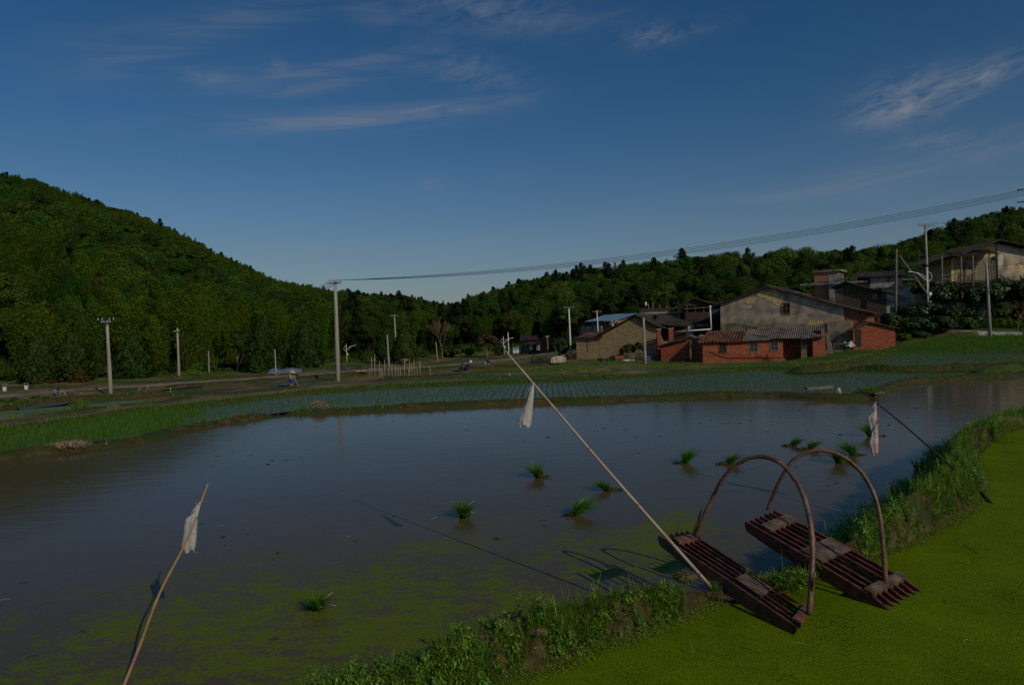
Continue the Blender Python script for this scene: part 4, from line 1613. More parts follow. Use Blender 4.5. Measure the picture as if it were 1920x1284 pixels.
def bush(px, ty, by, w, Y, k, lab, grp=None, name='bush'):
    b = atY(px, by, Y)
    top = atY(px, ty, Y)
    cr, tr_, R_, H = BUSH[k]
    s = w / FPX * Y / 2 / R_
    b.z -= .15
    return tree_thing(name, lab, 'bush', cr, tr_, b, (s, s, (top.z - b.z) / (H + .25)), None, grp)


bush(1050, 628, 676, 44, 84, 0, 'dark bush with dense leaves left of the stone barn', name='bush')
bush(1178, 641, 668, 34, 76, 3, 'leafy bush against the stone barn wall, left part')
bush(1198, 638, 664, 26, 75.5, 0, 'leafy bush against the stone barn wall beside the leaning pole')
bush(1085, 650, 676, 14, 82, 0, 'narrow bush at the left corner of the stone barn')
bush(865, 640, 676, 44, 100, 0, 'green bush below the bare tree')
bush(835, 652, 676, 36, 101, 3, 'olive bush at the foot of the bare tree')
bush(945, 640, 676, 36, 104, 0, 'dark bush behind the lamp post by the hut')
bush(795, 655, 678, 30, 104, 0, 'dark green bush right of the slim evergreens')
bush(50, 690, 722, 80, 76, 0, 'dark low bush behind the white signboards')
bush(185, 690, 716, 50, 76, 0, 'low bush behind the wire-stayed pole')
bush(310, 690, 714, 44, 79, 3, 'low olive bush left of the second roadside pole')
bush(100, 705, 724, 60, 70, 4, 'rusty dry bush along the road behind the bending farmer')
bush(152, 702, 722, 50, 70, 4, 'rusty dry bush along the road left of the wire-stayed pole')
bush(318, 698, 714, 34, 78, 4, 'rusty dry bush at the foot of the second roadside pole')
bush(465, 698, 708, 30, 80, 4, 'small rusty bush by the bare-trunked small tree')
bush(250, 700, 716, 40, 76, 4, 'rusty undergrowth below the round-topped evergreen')
bush(400, 680, 712, 54, 82, 0, 'dense green bush behind the thin grey post')
bush(370, 672, 712, 40, 83, 3, 'olive bush right of the second roadside pole')
bush(430, 686, 708, 34, 82, 0, 'low green bush left of the bare-trunked small tree')
bush(650, 660, 696, 60, 96, 3, 'olive scrub behind the small white lamp post')
bush(690, 662, 694, 46, 97, 0, 'green scrub left of the slim evergreens')
bush(615, 668, 698, 46, 95, 0, 'green scrub behind the great concrete pole')
bush(25, 742, 770, 90, 50, 3, 'olive weeds on the bank below the white signboards')
bush(75, 738, 764, 60, 50, 0, 'green weeds on the bank left of the bending farmer')
bush(130, 735, 756, 44, 54, 3, 'pale green weeds right of the bending farmer')
# overgrown slope under the hillside house
SL = [(1700, 560, 612, 60, 88, 2), (1740, 556, 608, 60, 87, 2), (1785, 562, 612, 70, 86, 2), (1830, 572, 618, 60, 85, 2), (1680, 585, 625, 50, 86, 0), (1720, 590, 628, 60, 83, 0), (1770, 588, 624, 60, 83, 0),
      (1815, 590, 624, 50, 83, 0), (1760, 528, 580, 60, 95, 2), (1800, 520, 580, 70, 94, 2), (1845, 518, 585, 70, 93, 2), (1890, 508, 580, 70, 93, 2), (1935, 502, 580, 70, 93, 2), (1875, 560, 615, 60, 87, 0),
      (1915, 560, 618, 60, 87, 4), (1950, 560, 618, 60, 87, 0), (1890, 590, 624, 50, 84, 3), (1730, 520, 560, 40, 99, 3), (1650, 590, 620, 30, 90, 0)]
SLAB = ['glossy broad-leaved shrub on the dark slope under the hillside house', 'dense dark green shrub on the slope under the hillside house', 'olive scrub on the slope under the hillside house', 'reddish scrub on the slope under the hillside house']
for px, ty, by, w, Y, k in SL:
    lab = {2: SLAB[0], 0: SLAB[1], 3: SLAB[2], 4: SLAB[3]}[k]
    bush(px, ty, by, w, Y, k, lab, 'shrubs on the slope under the hillside house', 'shrub')
bush(1725, 618, 640, 60, 78, 0, 'low green weeds on the bank below the tall white street lamp')
bush(1690, 622, 642, 36, 78, 3, 'low olive weeds right of the small brick hut')
bush(1640, 588, 612, 22, 84, 4, 'brownish scrub at the foot of the lit brick side wall')

# ------------------------------------------------------------------ rice, grass, weeds
def tuft(n, h, spread, w, m, segs=2, droop=.35, r0=.03, name='tuft'):
    v, q = blades(n, h, spread, w, droop, r0, segs)
    return np_mesh(name, v, q, m)


RICE = [tuft(5, .24, .09, .008, 'rice', 2, .25, .02, 'rice_hill') for _ in range(4)] + [tuft(6, .27, .10, .009, 'rice', 2, .25, .02, 'rice_hill') for _ in range(3)]


def rice_field(poly, z, rs, cs, label, ang=-3.0, scl=(.75, 1.1), dens=None, big=None):
    P = np.array(poly)
    x0, x1, y0, y1 = P[:, 0].min(), P[:, 0].max(), P[:, 1].min(), P[:, 1].max()
    ca, sa = math.cos(R(ang)), math.sin(R(ang))
    cx, cy = (x0 + x1) / 2, (y0 + y1) / 2
    L = max(x1 - x0, y1 - y0) * .75
    gx, gy = np.meshgrid(np.arange(-L, L, rs), np.arange(-L, L, cs))
    gx = gx.ravel() + rng.normal(0, .028, gx.size)
    gy = gy.ravel() + rng.normal(0, .05, gy.size)
    wob = .12 * fbm(gx, gy, 91, 3, .12)
    gx = gx + wob
    X = cx + gx * ca - gy * sa
    Y = cy + gx * sa + gy * ca
    k = in_poly(X, Y, poly)
    X, Y = X[k], Y[k]
    keep = rng.random(len(X)) < (.93 if dens is None else dens(X, Y))
    X, Y = X[keep], Y[keep]
    s = rng.uniform(*scl, len(X))
    if big is not None:
        s *= big(X, Y)
    n = len(X)
    rot = np.stack([rng.normal(0, .1, n), rng.normal(0, .1, n), rng.uniform(0, 6.28, n)], 1)
    return scatter('rice_plants', RICE, np.stack([X, Y, np.full(n, z - .02)], 1), rot, s, rng.randint(0, len(RICE), n), label)


pL, pR = at(390, 775, ZA), at(250, 790, ZA)
leftedge = lambda X, Y: np.clip((-10.6 - .42 * (Y - 24) - X) / 1.2 + .5 * fbm(X, Y, 95, 3, .5), 0, 1)
rice_field(polyA, ZA, .27, .20, 'rows of young rice standing in the long paddy beyond the flooded field', -3.0, (.9, 1.3), None, lambda X, Y: 1 + .45 * leftedge(X, Y) + .12 * fbm(X, Y, 96, 3, .3))
# thicker older rice at the left end and along the back of the paddy
polyA2 = [(x, y) for x, y in polyA]
rice_field(polyA2, ZA, .2, .17, 'dense taller rice at the left end and back edge of the long paddy', 12.0, (1.1, 1.6),
           lambda X, Y: np.clip(leftedge(X, Y) * .95 + .75 * (dist_line(X, Y, [tuple(p[:2]) for p in A_BACKw]) < .45 + .8 * fbm(X, Y, 97, 3, .25)) + .7 * np.clip(fbm(X, Y, 98, 3, .12) * 4 - 2.0, 0, 1) * (X > 6), 0, .95))
rice_field(polyB, ZB, .3, .24, 'thin young rice in the narrow paddy before the village', -3, (.6, .9))
rice_field(polyC, ZC, .27, .22, 'green rice standing in the raised paddy below the hillside house', -12, (.95, 1.3), None, lambda X, Y: 1 + .8 * np.clip((Y - 46) / 10 + .3 * fbm(X, Y, 99, 3, .2), 0, 1))
GRN = [(300, 748, 145, 766), (212, 743, 275, 739), (320, 733, 285, 740), (180, 748, 135, 763)]
seedbed = [tuple(at(x, y, -.9)[:2]) for x, y in [(128, 757), (180, 748), (260, 741), (275, 737), (330, 735), (300, 745), (220, 751), (150, 759)]]
rice_field(seedbed, -.85, .13, .12, 'bright green rice seedbed behind the algae ponds', 0, (.6, .85), lambda X, Y: .95 + 0 * X)
sb2 = [tuple(at(x, y, -1.05)[:2]) for x, y in [(865, 702), (900, 696), (980, 692), (985, 700), (940, 703), (880, 705)]]
rice_field(sb2, -1.05, .2, .16, 'bright green rice seedbed behind the bending farmers', 0, (.8, 1.1), lambda X, Y: .95 + 0 * X)
sb3 = [tuple(at(x, y, -1.05)[:2]) for x, y in [(900, 690), (930, 684), (990, 680), (1000, 684), (940, 690)]]
rice_field(sb3, -1.05, .25, .2, 'young rice in the far seedbed by the road', 0, (.8, 1.1), lambda X, Y: .9 + 0 * X)
sb4 = [tuple(at(x, y, -1.0)[:2]) for x, y in [(1500, 689), (1560, 676), (1625, 662), (1640, 668), (1580, 684), (1540, 690)]]
rice_field(sb4, ground_h(26, 55) + .05, .3, .24, 'rice in the corner plot before the brick shed', -20, (.9, 1.2))

GRASS = [tuft(n, h, sp, w, m, 3, dr, .04, 'grass_tuft') for n, h, sp, w, m, dr in
         [(16, .20, .13, .007, 'grass', .4), (14, .28, .20, .008, 'grass', .5), (18, .14, .12, .007, 'grass', .4), (9, .34, .22, .011, 'grass', .55), (12, .18, .14, .006, 'drygrass', .5)]]
LONG = [tuft(7, .55, .32, .012, 'grass', 4, .6, .05, 'long_grass'), tuft(5, .62, .22, .010, 'grass', 4, .4, .04, 'long_grass'), tuft(6, .45, .34, .007, 'drygrass', 4, .6, .05, 'long_grass'), tuft(3, .5, .2, .005, 'drygrass', 3, .3, .03, 'long_grass')]
WEED = []
for h, nl, lf in [(.12, 34, .021), (.17, 44, .024), (.08, 30, .018), (.20, 50, .027), (.06, 30, .014)]:
    v, q = weedplant(h, nl, lf)
    WEED.append(np_mesh('weed', v, q, 'weed'))
v, q = cards(np.stack([rng.normal(0, .05, 26), rng.normal(0, .05, 26), rng.uniform(.002, .015, 26)], 1), np.tile([0, 0, 1.0], (26, 1)) + unit(26) * .5, .009, .010)
FLECK = np_mesh('duckweed_flecks', v, q, 'duckleaf')

# on the near bank
ns, nvv = BUND.shape[0], BUND.shape[1]


def bund_area_points(n, vlo, vhi, seed):
    r = np.random.RandomState(seed)
    seg = np.linalg.norm(np.diff(cS, axis=0), axis=1)
    seg_y = (cS[:-1, 1] + cS[1:, 1]) / 2
    wgt = seg / np.maximum(seg_y, 5) ** 1.05
    i = r.choice(len(seg), n, p=wgt / wgt.sum())
    f = r.random(n)
    v = r.uniform(vlo, vhi, n) * (nvv - 1)
    j = np.minimum(v.astype(int), nvv - 2)
    fv = v - j
    p = (BUND[i, j] * (1 - fv)[:, None] + BUND[i, j + 1] * fv[:, None]) * (1 - f)[:, None] + (BUND[i + 1, j] * (1 - fv)[:, None] + BUND[i + 1, j + 1] * fv[:, None]) * f[:, None]
    return p, v / (nvv - 1)


HARROW_FOOT = [[tuple(at(x, y, z)[:2]) for x, y, z in q_] for q_ in ([(1240, 1012, .8), (1300, 998, .75), (1530, 1150, .47), (1485, 1190, .47)], [(1395, 990, .8), (1468, 955, .8), (1720, 1092, .5), (1640, 1130, .5)])]
CLOD_SPOTS = [at(960, 1160, .8), at(1165, 1118, .8), at(1205, 1102, .8), at(1290, 1075, .8), at(1010, 1185, .75), at(920, 1200, .75), at(1060, 1205, .7)]


def bare(p):
    d = np.full(len(p), 9.0)
    for c in CLOD_SPOTS:
        d = np.minimum(d, np.hypot(p[:, 0] - c.x, p[:, 1] - c.y))
    k = np.clip(d / .18 - .25, .12, 1)
    pl0, pl1 = at(1366, 1138, ZG), at(1290, 1050, .9)
    k = k * (dist_line(p[:, 0], p[:, 1], [(pl0.x - .02, pl0.y - .25), (pl0.x, pl0.y), (pl1.x, pl1.y)]) > .16)
    for quad in HARROW_FOOT:
        k = k * (1 - in_poly(p[:, 0], p[:, 1], quad))
    return k


def veg_scatter(name, protos, n, vlo, vhi, seed, smin, smax, label, thr=-.2, f=1.2, wts=None):
    p, v = bund_area_points(n, vlo, vhi, seed)
    k = (fbm(p[:, 0], p[:, 1], seed, 4, f) > thr) & (rng.random(len(p)) < bare(p))
    p = p[k]
    m_ = len(p)
    rot = np.stack([rng.normal(0, .25, m_), rng.normal(0, .25, m_), rng.uniform(0, 6.28, m_)], 1)
    idx = rng.choice(len(protos), m_, p=wts)
    return scatter(name, protos, p, rot, rng.uniform(smin, smax, m_), idx, label)


veg_scatter('grass', GRASS, 10500, .10, .99, 201, .35, .82, 'green grass growing on the near earth bank', -.28, 1.3, [.3, .22, .3, .1, .08])
veg_scatter('long_grass', LONG, 300, .2, .95, 206, .4, .9, 'long bent blades and dead stems standing out of the near bank', -.1, 1.1, [.4, .25, .2, .15])
veg_scatter('weeds', WEED, 9500, .05, .95, 202, .45, 1.0, 'broad-leaved weeds growing on the near earth bank', -.12, 1.6)
p, v = bund_area_points(6500, .62, 1.0, 204)
k = (p[:, 1] > 7.5) & (p[:, 2] > -.04)
p = p[k]
m_ = len(p)
scatter('grass', GRASS[:4] + WEED[:2], p, np.stack([rng.normal(0, .35, m_), rng.normal(0, .35, m_), rng.uniform(0, 6.28, m_)], 1), rng.uniform(.7, 1.5, m_), rng.choice(6, m_), 'grass and weeds hanging over the shaded water side of the near bank')
p, v = bund_area_points(7500, .0, .09, 203)
p[:, 2] = np.maximum(p[:, 2], ZG + .008)
m_ = len(p)
scatter('duckweed_rim', [FLECK], p, np.stack([rng.normal(0, .2, m_), rng.normal(0, .2, m_), rng.uniform(0, 6, m_)], 1), rng.uniform(.5, 1.3, m_), np.zeros(m_, int), 'pale duckweed piled up along the foot of the near bank')

# on the far banks and over the plain
FARG = [tuft(9, .26, .16, .014, 'grass', 2, .4, .06, 'grass_tuft'), tuft(8, .18, .16, .014, 'grass', 2, .4, .08, 'grass_tuft'), tuft(7, .22, .16, .012, 'drygrass', 2, .5, .06, 'grass_tuft')]
pts = []
for G, dens, lo in ((GF, 7, .0), (GBk, 12, -.6), (GC1, 10, -.4), (GC2, 12, -.4), (GB1, 12, -.6), (GL1, 9, -.3), (GL2, 8, -.3), (GL3, 10, -.5)):
    n = G.shape[0] * dens
    i = rng.randint(0, G.shape[0] - 1, n)
    j = rng.randint(1, 11, n)
    f, g = rng.random(n)[:, None], rng.random(n)[:, None]
    q = (G[i, j] * (1 - g) + G[i, j + 1] * g) * (1 - f) + (G[i + 1, j] * (1 - g) + G[i + 1, j + 1] * g) * f
    pts.append(q[fbm(q[:, 0], q[:, 1], 207, 4, .8) > lo])
pts = np.concatenate(pts)
m_ = len(pts)
scatter('grass', FARG, pts, np.stack([rng.normal(0, .2, m_), rng.normal(0, .2, m_), rng.uniform(0, 6.28, m_)], 1), rng.uniform(.45, 1.1, m_), rng.choice(3, m_, p=[.45, .35, .2]), 'short grass on the banks between the paddies')
# rough grass of the plain and the village edge
BIG = [tuft(12, .38, .3, .03, 'grass', 2, .5, .2, 'grass_tuft'), tuft(12, .3, .34, .03, 'grass', 2, .5, .25, 'grass_tuft'), tuft(10, .34, .3, .028, 'drygrass', 2, .5, .2, 'grass_tuft')]
u = np.concatenate([rng.uniform(-200, 2150, 15000), rng.uniform(960, 1640, 6500)])
Yd = np.concatenate([rng.uniform(33, 122, 15000), rng.uniform(44, 68, 6500)])
X = np.array([ray(a, 640).x / ray(a, 640).y for a in u]) * Yd
ok = np.ones(len(X), bool)
for poly, pz, dep in PONDS:
    ok &= ~in_poly(X, Yd, poly)
rd = [tuple(p[:2]) for p in rp_]
dr = dist_line(X, Yd, rd)
ok &= dr > 2.2
bk = np.interp(X, [p.x for p in reversed(A_BACKw)], [p.y for p in reversed(A_BACKw)])
ok &= Yd > bk + 1
gd = fbm(X, Yd, 211, 4, .09)
ok &= (gd > np.where(u < 1050, .02, -.35)) | (Yd > 100) | ((dr < 5) & (Yd > 76)) | (rng.random(len(X)) < .06)
X, Yd, gd = X[ok], Yd[ok], gd[ok]
Zd = base_h(X, Yd)
m_ = len(X)
scatter('grass', BIG, np.stack([X, Yd, Zd], 1), np.stack([rng.normal(0, .15, m_), rng.normal(0, .15, m_), rng.uniform(0, 6.28, m_)], 1), rng.uniform(.4, 1.0, m_) * np.clip((Yd - 25) / 60, .5, 1.3), rng.choice(3, m_, p=[.45, .37, .18]), 'rough grass on the plain and round the village')
# tall reeds and undergrowth at the foot of the hill
u = rng.uniform(-300, 2300, 3600)
t = rng.uniform(-.02, .05, 3600)
hp = [hill(a, max(b, 0)) for a, b in zip(u, t)]
TALL = [tuft(26, 1.6, 1.0, .07, 'lf_bamboo', 2, .5, .5, 'tall_grass'), tuft(26, 1.2, 1.0, .08, 'lf_shrub', 2, .5, .6, 'tall_grass')]
scatter('undergrowth', TALL, [tuple(p) for p in hp], np.stack([0 * u, 0 * u, rng.uniform(0, 6.28, len(u))], 1), rng.uniform(.6, 1.3, len(u)), rng.randint(0, 2, len(u)), 'tall undergrowth along the foot of the wooded hills')
# reedy slope under the hillside house
n = 1500
a_, y_ = rng.uniform(1668, 1990, n), rng.uniform(82, 103, n)
xx = np.array([ray(a, 600).x / ray(a, 600).y for a in a_]) * y_
zz = base_h(xx, y_)
scatter('undergrowth', TALL, np.stack([xx, y_, zz], 1), np.stack([0 * xx, 0 * xx, rng.uniform(0, 6.28, n)], 1), rng.uniform(.5, 1.1, n), rng.randint(0, 2, n), 'tall reeds and grass on the slope under the hillside house')
# ------------------------------------------------------------------ buildings
class House:
    """a building whose front runs from pixel pL at distance YL to pixel pR at distance YR"""
    def __init__(self, name, label, cat, pL, pR, py, YL, YR, zb, group=None):
        a, b = atY(pL, py, YL), atY(pR, py, YR)
        self.o = Vector((a.x, a.y, zb))
        d = Vector((b.x - a.x, b.y - a.y, 0))
        self.W = d.length
        self.ex = d.normalized()
        self.ey = Vector((0, 0, 1)).cross(self.ex)
        self.rz = math.atan2(d.y, d.x)
        self.root = thing(name, label, cat, self.o, self.rz, group)

    def xz(self, px, py, y=0.0):
        """local x, z where the pixel's ray meets the plane at local depth y"""
        r_ = ray(px, py)
        c = Vector((0, 0, CAMZ))
        p0 = self.o + self.ey * y
        t = (p0 - c).dot(self.ey) / r_.dot(self.ey)
        p = c + r_ * t
        return (p - self.o).dot(self.ex), p.z - self.o.z

    def wall(self, poly, y0, y1, m, name='wall'):
        b = MB()
        b.prism(poly, y0, y1)
        return b.build(name, m, self.root)

    def box(self, x0, x1, y0, y1, z0, z1, m, name):
        b = MB()
        b.box(x0, x1, y0, y1, z0, z1)
        return b.build(name, m, self.root)

    def window(self, px0, py0, px1, py1, y=0.0, bars=2, frame='oldwood', pane='glass', name='window', cross=0):
        x0, z1 = self.xz(px0, py0, y)
        x1, z0 = self.xz(px1, py1, y)
        b = MB()
        f = .07
        b.box(x0 - f, x1 + f, y - .07, y + .02, z1, z1 + f)
        b.box(x0 - f, x1 + f, y - .09, y + .02, z0 - f, z0)
        b.box(x0 - f, x0, y - .07, y + .02, z0, z1)
        b.box(x1, x1 + f, y - .07, y + .02, z0, z1)
        for k in range(bars):
            xx = x0 + (x1 - x0) * (k + 1) / (bars + 1)
            b.box(xx - .018, xx + .018, y - .05, y - .012, z0, z1)
        for k in range(cross):
            zz = z0 + (z1 - z0) * (k + 1) / (cross + 1)
            b.box(x0, x1, y - .045, y - .010, zz - .018, zz + .018)
        w = b.build(name, frame, self.root)
        b = MB()
        b.box(x0, x1, y - .008, y + .01, z0, z1)
        b.build('pane', pane, w)
        return w

    def door(self, px0, py0, px1, py1, y=0.0, m='darkwood'):
        x0, z1 = self.xz(px0, py0, y)
        x1, z0 = self.xz(px1, py1, y)
        b = MB()
        n = max(2, int((x1 - x0) / .2))
        for k in range(n):
            a, c = x0 + (x1 - x0) * k / n, x0 + (x1 - x0) * (k + 1) / n
            b.box(a + .006, c - .006, y - .04, y + .01, z0, z1)
        d = b.build('door', m, self.root)
        return d

    def roof(self, a, b, c, d, m, period=.26, amp=.035, jit=.03, th=.09, name='roof', nv=10, parent=None):
        """slab: a-b along the eave, d-c along the ridge"""
        a, b, c, d = map(Vector, (a, b, c, d))
        if (b - a).cross(d - a).z < 0:
            a, b, c, d = b, a, d, c
        L = (b - a).length
        n = max(1, round(L / period))
        seed = random.random() * 100
        per = 6

        def off(u, v):
            s = math.sin(2 * math.pi * u * n)
            r1 = math.sin(math.floor(u * n) * 12.9 + math.floor(v * nv) * 7.3 + seed) * .5
            sag = -.10 * math.sin(math.pi * v) * (L > 4) + .06 * math.sin(u * 9 + seed)
            return amp * s + jit * r1 + sag * .6
        q = MB()
        q.sheet(a, b, c, d, n * per, nv, off, th, smooth=False)
        return q.build(name, m, parent or self.root)

    def patch(self, pts, m, y=0.0, th=.025, name='bare_patch', seed=0):
        """ragged patch where the render has come off"""
        P = [self.xz(px, py, y) for px, py in pts]
        poly = []
        n = len(P)
        rr = random.Random(seed)
        for i in range(n):
            a, b = P[i], P[(i + 1) % n]
            for k in range(5):
                t = k / 5
                poly.append((a[0] + (b[0] - a[0]) * t + rr.uniform(-.10, .10), a[1] + (b[1] - a[1]) * t + rr.uniform(-.10, .10)))
        me = bpy.data.meshes.new(name)
        bm = bmesh.new()
        f = bm.faces.new([bm.verts.new((x, y - th, z)) for x, z in poly])
        ex = bmesh.ops.extrude_face_region(bm, geom=[f])
        bmesh.ops.translate(bm, verts=[v for v in ex['geom'] if isinstance(v, bmesh.types.BMVert)], vec=(0, th + .01, 0))
        bmesh.ops.recalc_face_normals(bm, faces=bm.faces)
        bmesh.ops.triangulate(bm, faces=bm.faces)
        bm.to_mesh(me)
        bm.free()
        me.materials.append(MT[m])
        o = bpy.data.objects.new(name, me)
        C.objects.link(o)
        o.parent = self.root
        return o


# --- the big plastered house
h = House('plastered_house', 'big old house with grey flaking plaster gable and wide brown tiled roof', 'house', 1352, 1626, 640, 79.7, 71.9, -.6)
x1, z1 = h.xz(1352, 570)
xp, zp = h.xz(1438, 538)
xe, ze = h.xz(1582, 575)
xr, zr_ = h.xz(1624, 583)
DEP = 13.0
h.wall([(0, 0), (xe, 0), (xe, ze - .05), (xp, zp), (0, z1)], 0, .4, 'plaster', 'gable_wall')
h.wall([(xe, 0), (h.W, 0), (h.W, zr_), (xe + .002, ze - .06)], .06, .44, 'brick', 'brick_end_wall')
h.wall([(0, 0), (.35, 0), (.35, z1 - .1), (0, z1 - .1)], .42, DEP, 'plaster', 'side_wall')
b = MB()
b.box(h.W - .35, h.W, .46, DEP, 0, zr_ - .05)
for k in range(4):
    b.box(h.W, h.W + .12, 1.2 + k * 3.2, 1.6 + k * 3.2, 0, zr_ - .1)
b.build('lit_side_wall', 'brickb', h.root)
for k in range(3):
    q = MB()
    yy = 2.3 + k * 3.2
    q.box(h.W - .02, h.W + .05, yy, yy + 1.1, zr_ - 2.0, zr_ - .8)
    w_ = q.build('side_window', 'oldwood', h.root)
    q = MB()
    q.box(h.W + .05, h.W + .06, yy + .08, yy + 1.02, zr_ - 1.92, zr_ - .88)
    q.build('pane', 'glass', w_)
ov = .45
sL, sR = (zp - z1) / xp, (zp - ze) / (xe - xp)
rz_ = zp + .12
h.roof((-1.5, -ov, rz_ - (xp + 1.5) * sL), (-1.5, DEP, rz_ - (xp + 1.5) * sL), (xp, DEP, rz_), (xp, -ov, rz_), 'tile', name='roof_slope')
xo = h.W + .7
h.roof((xo, -ov, rz_ - (xo - xp) * sR), (xo, DEP, rz_ - (xo - xp) * sR), (xp, DEP, rz_), (xp, -ov, rz_), 'tile', name='roof_slope')
q = MB()
q.tube([(xp, -ov, rz_ + .08), (xp, DEP * .5, rz_ + .02), (xp, DEP, rz_ + .08)], .13, 8)
q.build('ridge_tiles', 'tilegrey', h.root)
q = MB()
for y0_, y1_, xa, xb in [(4.5, 10.5, xp + .8, xp + 2.2), (1.5, 12.5, xp + 2.6, xp + 3.1)]:
    for (u0, u1) in [(y0_, y1_)]:
        za, zb_ = rz_ - (xa - xp) * sR + .12, rz_ - (xb - xp) * sR + .12
        q.hexa([(xa, u0, za - .03), (xb, u0, zb_ - .03), (xb, u1, zb_ - .03), (xa, u1, za - .03), (xa, u0, za), (xb, u0, zb_), (xb, u1, zb_), (xa, u1, za)])
q.build('roof_light_strip', 'greysteel', h.root)
q = MB()
for k in range(26):        # rafter ends under the verge
    t_ = k / 25
    xx = -1.3 + (xo + 1.2) * t_
    zz = (rz_ - (xp - xx) * sL if xx < xp else rz_ - (xx - xp) * sR) - .17
    if k % 3 == 0:
        q.box(xx - .06, xx + .06, -ov + .05, 0, zz - .06, zz + .04)
q.build('purlin_ends', 'darkwood', h.root)
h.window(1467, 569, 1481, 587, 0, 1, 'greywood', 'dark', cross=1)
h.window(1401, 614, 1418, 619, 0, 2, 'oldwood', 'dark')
h.window(1592, 586, 1606, 592, .06, 1, 'greywood', 'glass')
h.patch([(1420, 551), (1432, 546), (1450, 549), (1463, 553), (1474, 558), (1468, 565), (1469, 574), (1458, 573), (1446, 568), (1436, 561), (1425, 558)], 'adobey', seed=1)
h.patch([(1400, 560), (1412, 557), (1419, 559), (1414, 567), (1402, 571), (1396, 568)], 'adobey', seed=2)
h.patch([(1391, 574), (1408, 573), (1409, 578), (1394, 579)], 'plasterw', seed=3)
h.patch([(1468, 556), (1480, 555), (1481, 565), (1468, 566)], 'plastert', seed=4)
h.patch([(1514, 605), (1528, 601), (1543, 603), (1538, 609), (1520, 610)], 'adobey', seed=5)
h.patch([(1353, 606), (1380, 607), (1400, 609), (1440, 607), (1470, 606), (1500, 607), (1549, 604), (1552, 640), (1400, 648), (1354, 648)], 'plastert', th=.018, seed=6, name='stained_base')
# lower tan wall joined to the house
xa, za = h.xz(1551, 604, -1.2)
xb, zb_ = h.xz(1597, 600, -1.2)
h.wall([(xa, 0), (xb, 0), (xb, zb_), (xa, za)], -1.2, -.02, 'plastert', 'tan_annex')

# --- brick shed with tile and corrugated roofs
s1 = House('brick_shed', 'low red brick shed with half tiled and half corrugated roof before the big house', 'shed', 1318, 1548, 670, 62, 62.6, -1.0)
xw, zt = s1.xz(1468, 640)
b = MB()
b.box(0, xw, 0, .25, 0, zt + .15)
b.build('brick_wall', 'brick', s1.root)
xq, _ = s1.xz(1524, 640)
b = MB()
b.box(xq, s1.W, 0, .25, 0, zt + .5)
b.box(s1.W - .25, s1.W, .26, 3.0, 0, zt + .9)
b.build('brick_pier', 'brick', s1.root)
s1.box(0, .25, .26, 3.0, 0, zt + .5, 'brick', 'end_wall')
s1.box(xw - .25, xw, .26, 2.28, 0, zt + .4, 'brick', 'partition')
s1.box(xw, xq, 2.3, 2.55, 0, zt + .8, 'brick', 'back_wall')
s1.patch([(1501, 637), (1512, 634), (1517, 640), (1515, 648), (1505, 649)], 'adobey', y=2.3, seed=9)
for (p0, q0, p1, q1, pn) in [(1349, 645, 1361, 660, 'dark'), (1406, 643, 1420, 659, 'glass'), (1444, 641, 1458, 656, 'glass')]:
    s1.window(p0, q0, p1, q1, 0, 3 if pn == 'dark' else 1, 'greywood' if pn == 'glass' else 'oldwood', pn, cross=0 if pn == 'dark' else 1)
s1.door(1406.5, 659, 1411, 672, 0, 'greywood')
xm, zm = s1.xz(1396, 639, -.5)
xl, zl = s1.xz(1307, 640, -.5)
xt0, zt0 = s1.xz(1327, 620, 2.8)
xt1, zt1 = s1.xz(1400, 619, 2.8)
s1.roof((xl, -.5, zl), (xm, -.5, zm), (xt1, 2.8, zt1), (xt0, 2.8, zt0), 'tilered', .34, .06, .04, name='tiled_roof')
xc0, zc0 = s1.xz(1392, 638.5, -.55)
xc1, zc1 = s1.xz(1547, 632, -.55)
xd0, zd0 = s1.xz(1402, 618.5, 2.8)
xd1, zd1 = s1.xz(1547, 612.5, 2.8)
s1.roof((xc0, -.55, zc0 + .04), (xc1, -.55, zc1 + .04), (xd1, 2.8, zd1 + .04), (xd0, 2.8, zd0 + .04), 'asbestos', .21, .05, 0, .02, name='corrugated_roof', nv=3)
q = MB()
pts = []
for k in range(25):
    t_ = k / 24
    px, py = 1331 + (1466 - 1331) * t_, 659 + 12 * math.sin(min(1, t_ * 3.5) * math.pi / 2) - 2.0 * max(0, t_ - .6)
    x_, z_ = s1.xz(px, py, -.04)
    pts.append((x_, -.05, z_))
q.tube(pts, .03, 5)
q.build('hose', 'wire', s1.root)

# leaning timbers at the shed's right end
o = thing('timber_stack', 'leaning grey timbers propped at the right end of the brick shed', 'timber', atY(1556, 662, 60.5))
for k in range(5):
    a, c = atY(1553 + k * 2.2, 663, 60.6 - .05 * k), atY(1548 + k * 2.4, 622 + k * 5, 61.0)
    q = MB()
    q.beam(a - o.location, c - o.location, .055, .06)
    q.build('timber', 'greywood', o)

